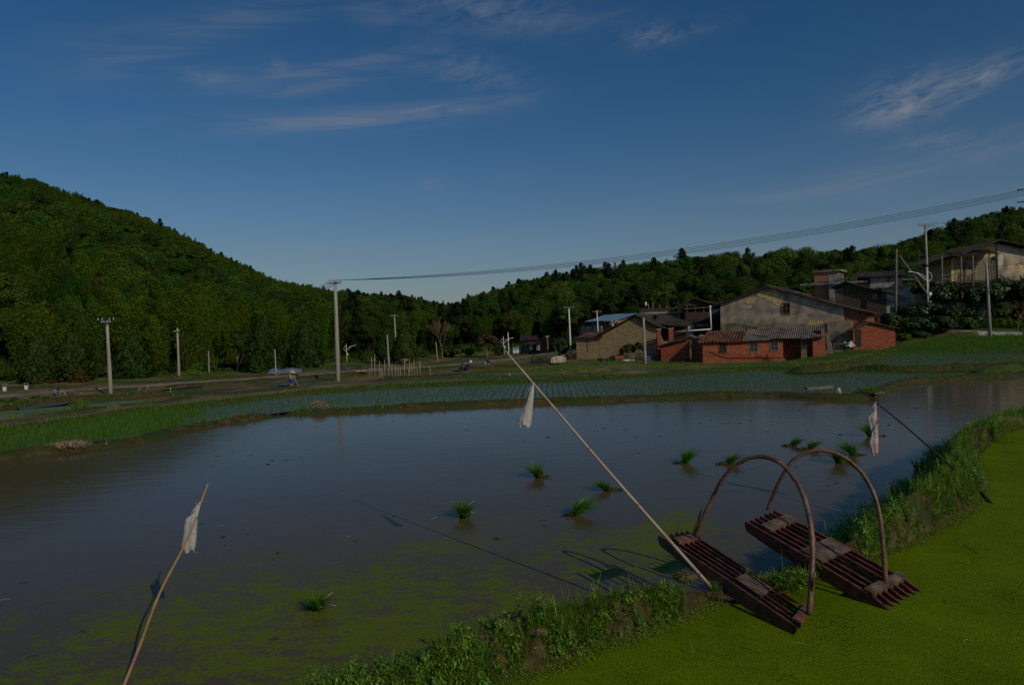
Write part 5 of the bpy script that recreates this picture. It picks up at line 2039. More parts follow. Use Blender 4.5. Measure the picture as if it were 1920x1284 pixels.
# --- small brick hut on the right
s2 = House('brick_hut', 'small red brick hut with dark doorway and tiled roof right of the big house', 'hut', 1600, 1679, 648, 70.6, 70.4, -.5)
xa, za = s2.xz(1600, 618)
xpk, zpk = s2.xz(1626, 604)
xb, zb_ = s2.xz(1678, 616)
s2.wall([(0, 0), (s2.W, 0), (s2.W, zb_), (xpk, zpk - .1), (0, za)], 0, .25, 'brick', 'brick_wall')
b = MB()
b.box(s2.W - .25, s2.W, .26, 2.5, 0, zb_ - .05)
b.build('side_wall', 'brick', s2.root)
s2.roof((-.25, -.35, za - .05), (-.25, .75, za - .05), (xpk, .75, zpk + .05), (xpk, -.35, zpk + .05), 'tilegrey', name='roof_slope')
s2.roof((s2.W + .35, -.35, zb_ - .02), (s2.W + .35, 2.6, zb_ - .02), (xpk, 2.6, zpk + .05), (xpk, -.35, zpk + .05), 'tilegrey', name='roof_slope')
s2.door(1603, 618, 1615, 650, 0, 'darkwood')

# --- stone barn
b1 = House('stone_barn', 'old barn of pale mud blocks with a long sloping tiled gable', 'barn', 1081, 1243, 665, 80, 76, -1.2)
P = [b1.xz(*p) for p in [(1081, 635), (1127, 632), (1128, 628), (1192, 594), (1232, 614), (1243, 640)]]
b1.wall([(0, 0), (b1.W, 0), (b1.W, P[5][1]), P[4], P[3], P[2], (P[2][0], P[1][1]), (0, P[0][1])], 0, .4, 'adobe', 'gable_wall')
b = MB()
b.box(0, .4, .42, 6, 0, P[0][1] - .1)
b.box(b1.W - .4, b1.W, .42, 9, 0, P[5][1] - .1)
b.build('side_wall', 'adobe', b1.root)
b1.patch([(1195, 599), (1228, 613), (1222, 615), (1198, 606)], 'brick', seed=14, name='brick_infill')
x0, z0 = b1.xz(1125, 628)
xk, zk = b1.xz(1192, 591)
b1.roof((x0 - .4, -.5, z0 - .05), (x0 - .4, 9, z0 - .05), (xk, 9, zk + .12), (xk, -.5, zk + .12), 'tilegrey', name='roof_slope')
xv, zv = b1.xz(1234, 613)
b1.roof((xv + .5, -.5, zv - .1), (xv + .5, 9, zv - .1), (xk, 9, zk + .12), (xk, -.5, zk + .12), 'tilegrey', name='roof_slope')
xa, za = b1.xz(1077, 634, -.4)
xb, zb_ = b1.xz(1129, 632, -.4)
b1.roof((xa, -.4, za), (xb, -.4, zb_), (xb, 2.6, zb_ + .75), (xa + .5, 2.6, za + .6), 'tile', name='lean_to_roof')
q = MB()
x_, z_ = b1.xz(1100.5, 634)
q.beam((x_, -.03, z_), (x_ + .05, -.03, z_ - 1.6), .05, .03)
q.build('wall_crack', 'dark', b1.root)

# --- blue roofed house
b2 = House('blue_roofed_house', 'small house with a bright blue steel roof and orange gable', 'house', 1108, 1157, 612, 113, 105, -.2)
x1_, ze_ = b2.xz(1157, 600)
D2 = 6.0
xm_, zr2 = b2.xz(1172, 588, D2 / 2)
zr2 = zr2
b2.box(0, b2.W, 0, .25, 0, ze_, 'greywood', 'front_wall')
q = MB()
q.add([(b2.W, .26, 0), (b2.W, D2, 0), (b2.W, D2, ze_ - .6), (b2.W, D2 / 2, zr2 - .15), (b2.W, .26, ze_ - .1), (b2.W - .25, .26, 0), (b2.W - .25, D2, 0), (b2.W - .25, D2, ze_ - .6), (b2.W - .25, D2 / 2, zr2 - .15), (b2.W - .25, .26, ze_ - .1)],
      [(0, 1, 2, 3, 4), (9, 8, 7, 6, 5), (0, 4, 9, 5), (4, 3, 8, 9), (3, 2, 7, 8), (2, 1, 6, 7)])
q.build('gable_wall', 'brickb', b2.root)
b2.roof((-.8, -.8, ze_ - .05), (b2.W + .7, -.8, ze_ - .05), (b2.W + .7, D2 / 2, zr2), (-.8, D2 / 2, zr2), 'bluesteel', .5, .03, 0, .05, name='roof_slope', nv=2)
b2.roof((-.8, D2 + .8, ze_ - .05), (b2.W + .7, D2 + .8, ze_ - .05), (b2.W + .7, D2 / 2, zr2 + .004), (-.8, D2 / 2, zr2 + .004), 'bluesteel', .5, .03, 0, .05, name='roof_slope', nv=2)
MT['redpaint'] = mat('red_paint', (.20, .03, .03), (.28, .05, .04), scale=3)
for px in (1127, 1136):
    b2.door(px, 601, px + 5, 612, 0, 'redpaint')
q = MB()
q.box(b2.W + .002, b2.W + .07, 2.2, 3.6, ze_ - 1.5, ze_ - .35)
wq = q.build('window', 'whitepaint', b2.root)
q = MB()
q.box(b2.W + .07, b2.W + .08, 2.35, 3.45, ze_ - 1.4, ze_ - .45)
q.build('pane', 'redpaint', wq)
xa, za = b2.xz(1090, 612, -4)
xb, zb_ = b2.xz(1127, 611, -4)
b = MB()
b.box(xa, xb, -4, -3.8, za - 1.2, za)
b.box(xa, xb, -3.8, -.3, za - 1.4, za - 1.2)
b.box(xa + .2, xb, -3.7, -3.5, -1, za - 1.4)
b.build('terrace', 'concrete', b2.root)

# --- orange walled house with flat terrace
b3 = House('orange_house', 'orange washed house with a flat terrace roof behind the stone barn', 'house', 1205, 1288, 600, 92, 90, -.8)
x_, zt3 = b3.xz(1250, 588)
b3.box(0, b3.W, 0, .3, 0, zt3, 'paintbrick', 'front_wall')
b3.box(0, .3, .32, 7, 0, zt3, 'paintbrick', 'side_wall')
b3.box(-.3, b3.W + .3, -.5, 7, zt3 + .003, zt3 + .28, 'concrete', 'terrace_slab')
q = MB()
zq = zt3 + .28
x_, zf_ = b3.xz(1240, 577, -.4)
for k in range(34):
    xx = -.2 + (b3.W * .8) * k / 33
    q.box(xx, xx + .12, -.45, -.41, zq, zf_ + random.uniform(-.12, .10))
q.box(-.25, b3.W * .8, -.40, -.36, zf_ - .25, zf_ - .18)
q.build('plank_fence', 'oldwood', b3.root)
b3.window(1261, 590, 1271, 600, 0, 1, 'greywood', 'glass', cross=1)
b3.door(1275, 588, 1283, 606, 0, 'darkwood')
for px in (1216, 1224, 1237, 1250):
    x_, z_ = b3.xz(px, 578, 1.0)
    x2, z2 = b3.xz(px, 567 + (px % 3) * 3, 1.0)
    q = MB()
    q.tube([(x_, 1.0, zq), (x2, 1.0, z2)], .035, 5)
    q.build('terrace_post', 'poleconc', b3.root)
# white rooster-like finial reads as a small white jar on the parapet
o = thing('white_jar', 'small white jar standing on the terrace fence of the orange house', 'jar', b3.o + b3.ex * b3.xz(1211, 577, -.42)[0] + b3.ey * -.42 + Vector((0, 0, zq + .85)))
q = MB()
q.lathe([(.0, 0), (.13, .02), (.17, .2), (.12, .42), (.08, .5), (.1, .55), (0, .56)], n=10)
q.build('jar_body', 'whitepaint', o)

# low tile roofed outbuilding in front of it
b4 = House('tiled_outbuilding', 'low dark outbuilding with a sagging tiled gable roof right of the stone barn', 'outbuilding', 1215, 1288, 640, 82, 80, -1.0)
xa, za = b4.xz(1206, 604)
xk, zk = b4.xz(1232, 591)
xb, zb_ = b4.xz(1292, 608)
b4.wall([(0, 0), (b4.W, 0), (b4.W, zb_ - .15), (xk, zk - .2), (0, za - .05)], 0, .3, 'darkwood', 'plank_wall')
b4.roof((xa, -.6, za), (xa, 5, za), (xk, 5, zk + .05), (xk, -.6, zk + .05), 'tilegrey', name='roof_slope')
b4.roof((xb, -.6, zb_), (xb, 5, zb_), (xk, 5, zk + .05), (xk, -.6, zk + .05), 'tilegrey', name='roof_slope')
x_, z_ = b4.xz(1210, 601, -3)
b4.roof((b4.xz(1222, 606, -3)[0], -3, b4.xz(1222, 606, -3)[1]), (b4.xz(1290, 612, -3)[0], -3, b4.xz(1290, 612, -3)[1]), (b4.xz(1285, 600, -.7)[0], -.7, b4.xz(1285, 600, -.7)[1]), (b4.xz(1232, 594, -.7)[0], -.7, b4.xz(1232, 594, -.7)[1]), 'tilegrey', name='porch_roof')
q = MB()
for px in (1225, 1262, 1288):
    x_, z_ = b4.xz(px, 607, -2.8)
    q.box(x_ - .08, x_ + .08, -2.9, -2.74, 0, z_ - .1)
q.build('porch_posts', 'oldwood', b4.root)

# --- wooden house with balcony
b5 = House('wooden_house', 'dark wooden house with a plank balcony left of the plastered gable', 'house', 1286, 1356, 625, 88, 87, -.8)
x0, zb0 = b5.xz(1288, 600)
x9, zb9 = b5.xz(1354, 600)
_, zb1 = b5.xz(1290, 585)
_, zt5 = b5.xz(1290, 567)
b5.box(0, b5.W, 1.6, 1.9, 0, zt5, 'darkwood', 'plank_wall')
b5.box(0, b5.W, -.2, 1.58, zb0 - .25, zb0, 'darkwood', 'balcony_floor')
q = MB()
n = 44
for k in range(n):
    xx = b5.W * k / n
    q.box(xx, xx + b5.W / n * .72, -.2, -.16, zb0 + .002, zb1 + random.uniform(-.1, .05))
q.box(0, b5.W, -.15, -.08, zb1 - .16, zb1 - .06)
q.build('balcony_rail', 'oldwood', b5.root)
q = MB()
for k in range(5):
    xx = .2 + (b5.W - .4) * k / 4
    q.box(xx - .07, xx + .07, -.08, .06, zb0, zt5)
    q.box(xx - .08, xx + .08, -.08, .08, 0, zb0 - .26)
q.build('posts', 'oldwood', b5.root)
q = MB()
q.beam((-.2, -.25, zb1 + .42), (b5.W, -.25, zb1 + .62), .05, .05)
q.build('drying_pole', 'poleconc', b5.root)
q = MB()
xg0, zg0 = b5.xz(1272, 575)
xg1, zg1 = b5.xz(1299, 559)
xg2, zg2 = b5.xz(1330, 570)
n = 30
q2 = []
for k in range(n):
    xx0, xx1 = xg0 + (xg2 - xg0) * k / n, xg0 + (xg2 - xg0) * (k + .85) / n
    zt_ = zg1 - (zg1 - zg0) * (xg1 - xx0) / (xg1 - xg0) if xx0 < xg1 else zg1 - (zg1 - zg2) * (xx0 - xg1) / (xg2 - xg1)
    q.box(xx0, xx1, -.1, -.05, zb1 + .75, max(zb1 + .8, zt_ - .1))
q.build('attic_planks', 'oldwood', b5.root)
b5.roof((xg0 - .8, -.7, zg0 - .25), (xg0 - .8, 6, zg0 - .25), (xg1, 6, zg1 + .05), (xg1, -.7, zg1 + .05), 'tile', name='roof_slope')
b5.roof((xg2 + 1.0, -.7, zg2 - .1), (xg2 + 1.0, 6, zg2 - .1), (xg1, 6, zg1 + .05), (xg1, -.7, zg1 + .05), 'tile', name='roof_slope')
xa, za = b5.xz(1287, 607, .4)
xb, zb_ = b5.xz(1301, 628, .4)
b5.box(xa, xb, .4, .6, 0, za, 'plasterw', 'pale_wall')
xa, za = b5.xz(1302, 607, .5)
xb, zb_ = b5.xz(1327, 612, .5)
b5.box(xa, xb, .5, .6, zb_, za, 'plasterw', 'pale_panel')
p_ = b5.o + b5.ex * b5.xz(1340, 584, -.3)[0] - b5.ey * .3
o = thing('blue_laundry', 'blue laundry hanging on the balcony rail of the wooden house', 'laundry', (p_.x, p_.y, b5.o.z + b5.xz(1340, 583, -.3)[1]), b5.rz)
q = MB()
q.sheet((0, 0, -.65), (.75, 0, -.75), (.75, .02, .05), (0, .02, .02), 12, 5, lambda u, v: .05 * math.sin(u * 14), .015)
q.build('shirt', 'bluetarp', o)
q = MB()
q.sheet((.8, 0, -.45), (1.35, 0, -.5), (1.35, .02, .03), (.8, .02, .05), 10, 5, lambda u, v: .05 * math.sin(u * 11), .015)
q.build('cloth', 'bluetarp', o)

# --- brick hut with slanting roof, its pillars and the wall beside
b6 = House('brick_lean_to', 'red brick hut with steep slanting sheet roof left of the brick shed', 'hut', 1240, 1293, 675, 66, 65, -1.0)
xa, za = b6.xz(1240, 650)
xb, zb_ = b6.xz(1292, 635)
b6.wall([(0, 0), (b6.W, 0), (b6.W, zb_), (0, za)], 0, .25, 'brick', 'brick_wall')
b6.box(0, .25, .26, 3, 0, za - .05, 'brick', 'side_wall')
b6.roof((-.5, -.4, za + .02), (-.5, 3.2, za - .1), (b6.W + .2, 3.2, zb_ + .12), (b6.W + .2, -.4, zb_ + .2), 'tilegrey', .3, .03, .02, name='roof')
for px0, px1, py0, py1, lab in [(1232, 1239, 618, 650, 'square red brick pillar left of the pair above the slanting roof'), (1254, 1261.5, 617, 645, 'square red brick pillar right of the pair above the slanting roof')]:
    Y = 69.5
    a, c = atY(px0, py0, Y), atY(px1, py0, Y)
    o = thing('brick_pillar', lab, 'pillar', (a.x, Y, -.9))
    q = MB()
    q.box(0, c.x - a.x, 0, .4, 0, a.z + .9)
    q.build('shaft', 'brick', o)
    q = MB()
    q.box(-.05, c.x - a.x + .05, -.05, .45, a.z + .9 + .002, a.z + 1.0)
    q.build('cap', 'concrete', o)
b7 = House('grey_wall', 'grey plastered wall between the slanting hut and the brick shed', 'wall', 1292, 1319, 640, 67.5, 66.5, -1.0)
xa, za = b7.xz(1292, 627)
xb, zb_ = b7.xz(1319, 627)
xm_, zm_ = b7.xz(1305, 645)
b7.wall([(0, zm_), (b7.W, zm_), (b7.W, zb_ - .1), (b7.W * .8, zb_), (b7.W * .5, zb_ - .25), (0, za)], 0, .25, 'plaster', 'upper_wall')
b7.box(0, b7.W, .5, .7, 0, zm_ - .003, 'darkwood', 'gap_shade')  # dark sheet standing in for the shade of the open gap
b8 = House('orange_wall', 'low orange brick wall beside the leaning pole', 'wall', 1210, 1234, 655, 71, 70, -1.0)
xa, za = b8.xz(1212, 646)
xb, zb_ = b8.xz(1233, 637)
b8.wall([(0, 0), (b8.W, 0), (b8.W, zb_), (0, za)], 0, .25, 'brickb', 'low_wall')
q = MB()
q.beam((-.3, -.1, za + .1), (b8.W + .2, -.1, zb_ + .12), .5, .09)
q.build('tile_coping', 'tilegrey', b8.root)

# --- things behind the big house
b9 = House('brick_rooftop_house', 'square red brick house block rising behind the big tiled roof', 'house', 1527, 1571, 525, 108, 106, 1.0)
_, zt9 = b9.xz(1540, 510)
b9.box(0, b9.W, 0, .3, 0, zt9, 'brickb', 'front_wall')
b9.box(b9.W - .3, b9.W, .32, 4.5, 0, zt9, 'brickb', 'side_wall')
b9.box(-.2, b9.W + .5, -.3, 4.8, zt9 + .003, zt9 + .22, 'concrete', 'flat_roof')
xa, za = b9.xz(1554, 515, -.8)
xb, zb_ = b9.xz(1580, 515, -.8)
b9.box(xa, xb, -.8, -.5, 0, za, 'concrete', 'parapet')
xa, za = b9.xz(1500, 533, -1.2)
xb, zb_ = b9.xz(1625, 528, -1.2)
b9.box(xa, xb, -1.2, -.82, za - .25, za, 'concrete', 'terrace_edge')
b10 = House('grey_long_house', 'long low grey house with tiled roof right of the brick block', 'house', 1632, 1692, 530, 106, 104, 1.0)
_, zt10 = b10.xz(1660, 518)
_, zm10 = b10.xz(1660, 537)
b10.box(0, b10.W, 0, .3, zm10, zt10, 'concrete', 'upper_wall')
b10.box(-1.8, -.003, 0, .3, 0, zt10, 'darkwood', 'dark_wall')
b10.box(-.2, b10.W + .3, -.5, 0, zm10 - .25, zm10 - .003, 'concrete', 'floor_edge')
x_, zc = b10.xz(1660, 552)
b10.box(b10.W * .35, b10.W * 1.25, .1, .4, 0, zm10 - .27, 'plasterw', 'lower_wall')
b10.roof((-2.2, -.7, zt10), (b10.W + .6, -.7, zt10 + .02), (b10.W + .4, 3.0, zt10 + 1.0), (-2.0, 3.0, zt10 + 1.0), 'tilegrey', name='roof_slope')
b11 = House('plank_barn', 'dark plank barn with a long sagging roof behind the big house', 'barn', 1566, 1662, 555, 93, 90, .6)
xa, za = b11.xz(1562, 537)
xk, zk = b11.xz(1584, 528)
xb, zb_ = b11.xz(1690, 553)
q = MB()
n = 40
for k in range(n):
    xx0, xx1 = b11.W * k / n, b11.W * (k + .86) / n
    zt_ = zk - (zk - za) * (xk - xx0) / (xk - xa) if xx0 < xk else zk - (zk - zb_) * (xx0 - xk) / (xb - xk)
    q.box(xx0, xx1, 0, .05, 0, zt_ - .15)
q.build('plank_wall', 'oldwood', b11.root)
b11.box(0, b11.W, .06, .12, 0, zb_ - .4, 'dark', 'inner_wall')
b11.roof((xa - .3, -.8, za - .1), (xa - .3, 7, za - .1), (xk, 7, zk + .05), (xk, -.8, zk + .05), 'tilegrey', name='roof_slope')
b11.roof((xb, -.8, zb_), (xb, 7, zb_), (xk, 7, zk + .05), (xk, -.8, zk + .05), 'tilegrey', name='roof_slope')
b11.patch([(1636, 552), (1645, 551), (1645, 560), (1637, 561)], 'plastert', seed=20, name='mud_patch')
b12 = House('steel_roofed_shed', 'shed with a blue-grey steel roof behind the street lamps', 'shed', 1690, 1765, 530, 122, 122, 2.5)
_, ze_ = b12.xz(1720, 524)
_, zr2 = b12.xz(1720, 506, 5)
b12.box(0, b12.W, 0, .2, 0, ze_, 'darkwood', 'front_wall')
b12.roof((-1, -.6, ze_), (b12.W + .6, -.6, ze_ - .1), (b12.W + .6, 5, zr2), (-1, 5, zr2), 'greysteel', .5, .03, 0, .05, name='roof_slope', nv=2)
b12.window(1715, 520, 1727, 526, 0, 1, 'whitepaint', 'glass')

# --- the house on the hillside
b13 = House('hillside_house', 'weathered adobe house with a tiled porch high on the right', 'house', 1784, 1990, 530, 98.5, 97.5, 3.0)
xk, zk = b13.xz(1862, 452)
xl, zl = b13.xz(1757, 490)
xr, zr_ = b13.xz(1990, 478)
x1_, z1_ = b13.xz(1868, 455)
b13.wall([(0, 0), (x1_, 0), (x1_, zk - .35), (xk - .1, zk - .35), (0, zl + (zk - zl) * (0 - xl) / (xk - xl) - .35)], 0, .4, 'adobey', 'adobe_wall')
b13.wall([(x1_ + .002, 0), (b13.W, 0), (b13.W, zr_ - .3), (x1_ + .002, zk - .42)], -.25, .4, 'plaster', 'plaster_wall')
b13.box(b13.W - .4, b13.W, .42, 10, 0, zr_ - .4, 'plaster', 'side_wall')
b13.box(0, .3, .42, 10, 0, zl - .2, 'adobey', 'far_side_wall')
b13.roof((xl - .3, -1.6, zl - .1), (xl - .3, 10, zl - .1), (xk, 10, zk + .05), (xk, -1.6, zk + .05), 'tilegrey', name='roof_slope')
b13.roof((b13.W + 1, -1.6, zr_), (b13.W + 1, 10, zr_), (xk, 10, zk + .05), (xk, -1.6, zk + .05), 'tilegrey', name='roof_slope')
PY = -2.6
a0, a1 = b13.xz(1784, 479, PY)
c0, c1 = b13.xz(1876, 474, PY)
b13.roof((a0, PY, a1), (c0, PY, c1), (c0, -.02, c1 + .75), (a0 + .3, -.02, a1 + .75), 'tile', name='porch_roof')
_, zf = b13.xz(1820, 526, PY)
b13.box(a0 - 2.2, x1_, PY + .1, -.02, zf - .3, zf, 'oldwood', 'porch_floor')
q = MB()
for px in (1766, 1802, 1824, 1855):
    x_, z_ = b13.xz(px, 480, PY + .2)
    q.box(x_ - .08, x_ + .08, PY + .12, PY + .28, -2.0, a1 + .05)
q.build('porch_posts', 'greywood', b13.root)
q = MB()
xs0, _ = b13.xz(1768, 500, PY + .2)
xs1, _ = b13.xz(1838, 500, PY + .2)
for z_ in (zf + .95, zf + .35):
    q.beam((xs0, PY + .2, z_), (xs1, PY + .2, z_ + .05), .05, .07)
for k in range(8):
    xx = xs0 + (xs1 - xs0) * (k + .5) / 8
    q.beam((xx, PY + .2, zf), (xx + random.uniform(-.3, .3), PY + .2, zf + .98), .05, .05)
q.build('porch_rail', 'greywood', b13.root)
q = MB()
x0, _ = b13.xz(1836, 500, PY + .5)
x1q, _ = b13.xz(1866, 500, PY + .5)
for k in range(11):
    xx = x0 + (x1q - x0) * k / 10
    q.beam((xx, PY + .45, zf - .4), (xx + random.uniform(-.1, .1), PY + .7, zf + random.uniform(2.2, 2.9)), .12, .05)
q.build('plank_screen', 'greywood', b13.root)
x0, z0 = b13.xz(1790, 485, -.04)
x1q, _ = b13.xz(1862, 485, -.04)
b13.box(x0, x1q, -.06, -.002, zf, z0 + .1, 'plastert', 'whitewashed_wall')  # darker plaster: the porch's shade is put into the wall's colour
b13.box(a0 - 2.0, x1_ - .1, PY + .35, -.02, -1.5, zf - .31, 'darkwood', 'undercroft')
x0, z0 = b13.xz(1866, 478, -.3)
x1q, _ = b13.xz(1876, 478, -.3)
b13.box(x0, x1q, -.9, -.26, zf - 1.2, z0, 'plasterw', 'white_pier')
b13.patch([(1888, 497), (1900, 496), (1901, 502), (1889, 503)], 'adobey', y=-.25, seed=31)
b13.patch([(1908, 497), (1925, 498), (1925, 512), (1912, 510)], 'adobey', y=-.25, seed=32)

# --- hut by the road
b14 = House('roadside_hut', 'plank hut with two-step dark roof and white boards beside the road', 'hut', 976, 1013, 657, 108, 105, -1.3)
xa, za = b14.xz(992, 645)
xb, zb_ = b14.xz(1013, 645)
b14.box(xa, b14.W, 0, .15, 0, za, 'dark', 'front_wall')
xs, zs_ = b14.xz(976, 640, 1.0)
q = MB()
for k in range(9):
    t0, t1 = k / 9, (k + .9) / 9
    q.hexa([(xs + (xa - xs) * t0, 1.0 * (1 - t0), 0), (xs + (xa - xs) * t1, 1.0 * (1 - t1), 0), (xs + (xa - xs) * t1, 1.0 * (1 - t1) + .06, 0), (xs + (xa - xs) * t0, 1.0 * (1 - t0) + .06, 0),
            (xs + (xa - xs) * t0, 1.0 * (1 - t0), zs_), (xs + (xa - xs) * t1, 1.0 * (1 - t1), zs_), (xs + (xa - xs) * t1, 1.0 * (1 - t1) + .06, zs_), (xs + (xa - xs) * t0, 1.0 * (1 - t0) + .06, zs_)])
q.build('plank_wall', 'greywood', b14.root)
for (p0, p1) in ((993, 998), (1006, 1011.5)):
    x0, z0 = b14.xz(p0, 656.5, -.05)
    x1q, z1q = b14.xz(p1, 646, -.05)
    q = MB()
    q.box(x0, x1q, -.05, -.02, z0, z1q)
    for k in range(3):
        zz = z0 + (z1q - z0) * (k + .8) / 3.6
        q.box(x0 + .06, x1q - .06, -.056, -.05, zz, zz + .02)
    q.build('white_board', 'whitepaint', b14.root)
a = b14.xz(985, 646, -.7)
c = b14.xz(1015, 645, -.7)
e = b14.xz(1009, 636, 1.6)
f = b14.xz(984, 637, 1.6)
b14.roof((a[0], -.7, a[1]), (c[0], -.7, c[1]), (e[0], 1.6, e[1]), (f[0], 1.6, f[1]), 'tile', name='lower_roof')
a = b14.xz(974, 638, .6)
c = b14.xz(1012, 637, .6)
e = b14.xz(1006, 628, 3.6)
f = b14.xz(976, 629, 3.6)
b14.roof((a[0], .6, a[1]), (c[0], .6, c[1]), (e[0], 3.6, e[1]), (f[0], 3.6, f[1]), 'tile', name='upper_roof')
b14.box(xs, b14.W, 3.3, 3.5, 0, zs_ + .4, 'darkwood', 'back_wall')

# ------------------------------------------------------------------ poles, lamps, wires
def pole(label, pt, pb, Y, r0, m='poleconc', name='utility_pole', arm=None, cat='pole', group=None, extra=None, Yt=None):
    """pt, pb: pixels of the tip and the foot; arm: list of (pixel below tip, half width in px, yaw)"""
    b = atY(*pb, Y)
    t = atY(*pt, Yt or Y)
    o = thing(name, label, cat, b, 0, group)
    q = MB()
    d = t - b
    q.tube([d * -.08, d * .33, d * .66, d], [r0 * 1.15, r0, r0 * .85, r0 * .7], 10)
    q.build('shaft', m, o)
    for (dy, hw, yaw) in (arm or []):
        c = atY(pt[0], pt[1] + dy, Yt or Y) - b
        w = hw / FPX * Y
        ax = Vector((math.cos(yaw), math.sin(yaw), 0)) * w
        q = MB()
        q.beam(c - ax - Vector((0, r0, 0)), c + ax - Vector((0, r0, 0)), .075, .075)
        if w > .6:
            q.beam(c - ax * .5 - Vector((0, r0, 0)), c - Vector((0, r0, .45)), .04, .04)
            q.beam(c + ax * .5 - Vector((0, r0, 0)), c - Vector((0, r0, .45)), .04, .04)
        ca = q.build('crossarm', 'darkmetal', o)
        for k in (-1, -.45, .45, 1):
            p = c + ax * k * .92 - Vector((0, r0, 0))
            q = MB()
            q.lathe([(.0, .02), (.03, .03), (.045, .06), (.03, .085), (.036, .10), (.02, .14), (0, .15)], p, 8)
            q.build('insulator', 'porcelain', ca)
    return o, b, t


P1, P1b, P1t = pole('tall grey concrete utility pole left of centre, crossarm at its top', (628.5, 527), (634, 717), 61, .19, arm=[(4, 12, .15)], group=None)
P2, P2b, P2t = pole('concrete utility pole with crossarm and slanting stay wire on the left', (200.5, 600), (208, 743), 52, .14, arm=[(0, 15, .1), (5, 8, .1)])
P3, P3b, P3t = pole('concrete pole at the roadside between the round evergreen and the thin grey post', (332.5, 615), (336, 715), 76, .14, arm=[(7, 5, .1)])
pole('thin grey post beyond the road, right of the roadside concrete pole', (391, 658), (392.5, 709), 80, .07)
pole('short pale post beside the bare-trunked small tree', (445, 668), (447, 703), 80, .08)
pole('thin grey post in front of the tallest egg-shaped evergreen', (515.5, 655), (517.5, 706), 70, .075)
pole('concrete pole rising between the pair of slim evergreens', (739.5, 590), (744, 688), 92, .12, arm=[(3, 7, .1)])
pole('bare grey pole beside the bamboo stakes', (726, 628), (729.5, 690), 78, .11)
pole('slanting thin pole on the plain below the bare tree', (817, 641), (821.5, 681), 90, .07)
pole('white pole beside the road just right of the lamp post by the hut', (952.5, 623), (954, 668), 98, .08, 'whitepaint')
pole('dark wooden post with small lamp arm right of the roadside hut', (1026, 630), (1028.5, 684), 84, .10, 'polewood', arm=[(2, 2.4, .1)])
pole('white utility pole with thin crossarm left of the stone barn', (1066.5, 576), (1070, 660), 84, .11, 'whitepaint', arm=[(1, 9, .1)])
pole('short white utility pole before the blue roofed house', (1119, 582), (1122, 632), 98, .10, 'whitepaint', arm=[(3, 8, .1)])
pole('plain grey concrete pole between the barn and the blue tarpaulin', (1206.5, 596), (1209.5, 680), 62, .14)
P5, P5b, P5t = pole('tall concrete utility pole with wide crossarm above the right-hand roofs', (1735, 421), (1741, 590), 96, .19, arm=[(2, 19, .2)])
pole('brown wooden pole with nothing on it left of the tall white street lamp', (1681, 467), (1679, 590), 88, .17, 'polewood')
pole('slanting brown prop pole leaning against the tall white street lamp', (1686, 479), (1739, 553), 90, .15, 'polewood', name='prop_pole', Yt=88.5)
P6, P6b, P6t = pole('grey concrete pole standing in the rice below the hillside house', (1849.5, 491), (1857, 637), 75, .16)
# pole at the picture's right edge that carries the big wires
P4, P4b, P4t = pole('dark utility pole with two crossarms at the far right edge', (1945, 345), (1957, 640), 46, .15, arm=[(9, 34, -.35), (32, 34, -.35)])


def sag(a, b, s, n=28):
    return [a.lerp(b, i / n) - Vector((0, 0, s * 4 * (i / n) * (1 - i / n))) for i in range(n + 1)]


def wire(label, a, b, s, r=.016, group=None):
    q = MB()
    q.tube(sag(Vector(a), Vector(b), s), r, 5)
    o = q.build('power_line', 'wire', None)
    tag(o, label, 'wire', group)
    return o


for k, (dx, dz) in enumerate([(-.5, .16), (-.22, .16), (.22, .16), (.5, .16)]):
    e = Vector((math.cos(-.35), math.sin(-.35), 0))
    a = P1t + Vector((dx, -.15, dz - .10))
    b_ = atY(1945, 352 + k * 2.6, 46) + e * [-.3, -.1, .1, .3][k]
    wire('thin black overhead line strung across the whole valley to the right edge', a, b_, 1.15 + .05 * k, .014, 'overhead lines across the valley')
for k, dx in enumerate((-.5, -.2, .2, .5)):
    a = P1t + Vector((dx, .1, .05))
    wire('thin black overhead line running from the tall centre-left pole to the hillside', a, atY(250 + k * 8, 640 + k * 2, 150), 3.0, .022, 'overhead lines towards the hillside')
wire('stay wire slanting down from the left pole to the bank', P2t - Vector((0, 0, .5)), atY(54, 726, 50), .15, .018)
for k, dx in enumerate((-.5, .5)):
    wire('line from the left pole towards the roadside pole', P2t + Vector((dx, 0, .25)), P3t + Vector((dx * .4, 0, -.4)), .5, .014, 'lines between the left poles')
for k, dx in enumerate((-1.1, 1.1)):
    wire('line from the wide-armed pole to the wooded hill', P5t + Vector((dx, .2, .2)), atY(1990, 372 + k * 4, 120), 1.2, .018, 'lines above the right-hand roofs')
wire('sagging cable crossing in front of the plastered gable', atY(1210, 650, 62), atY(1600, 552, 70.0), .5, .016)
wire('cable from the pole in the rice to the right edge', P6t - Vector((0, 0, .6)), atY(1990, 478, 70), .2, .018)
wire('stay wire of the pole in the rice', P6t - Vector((0, 0, 2.0)), atY(1873, 634, 74), .02, .014)


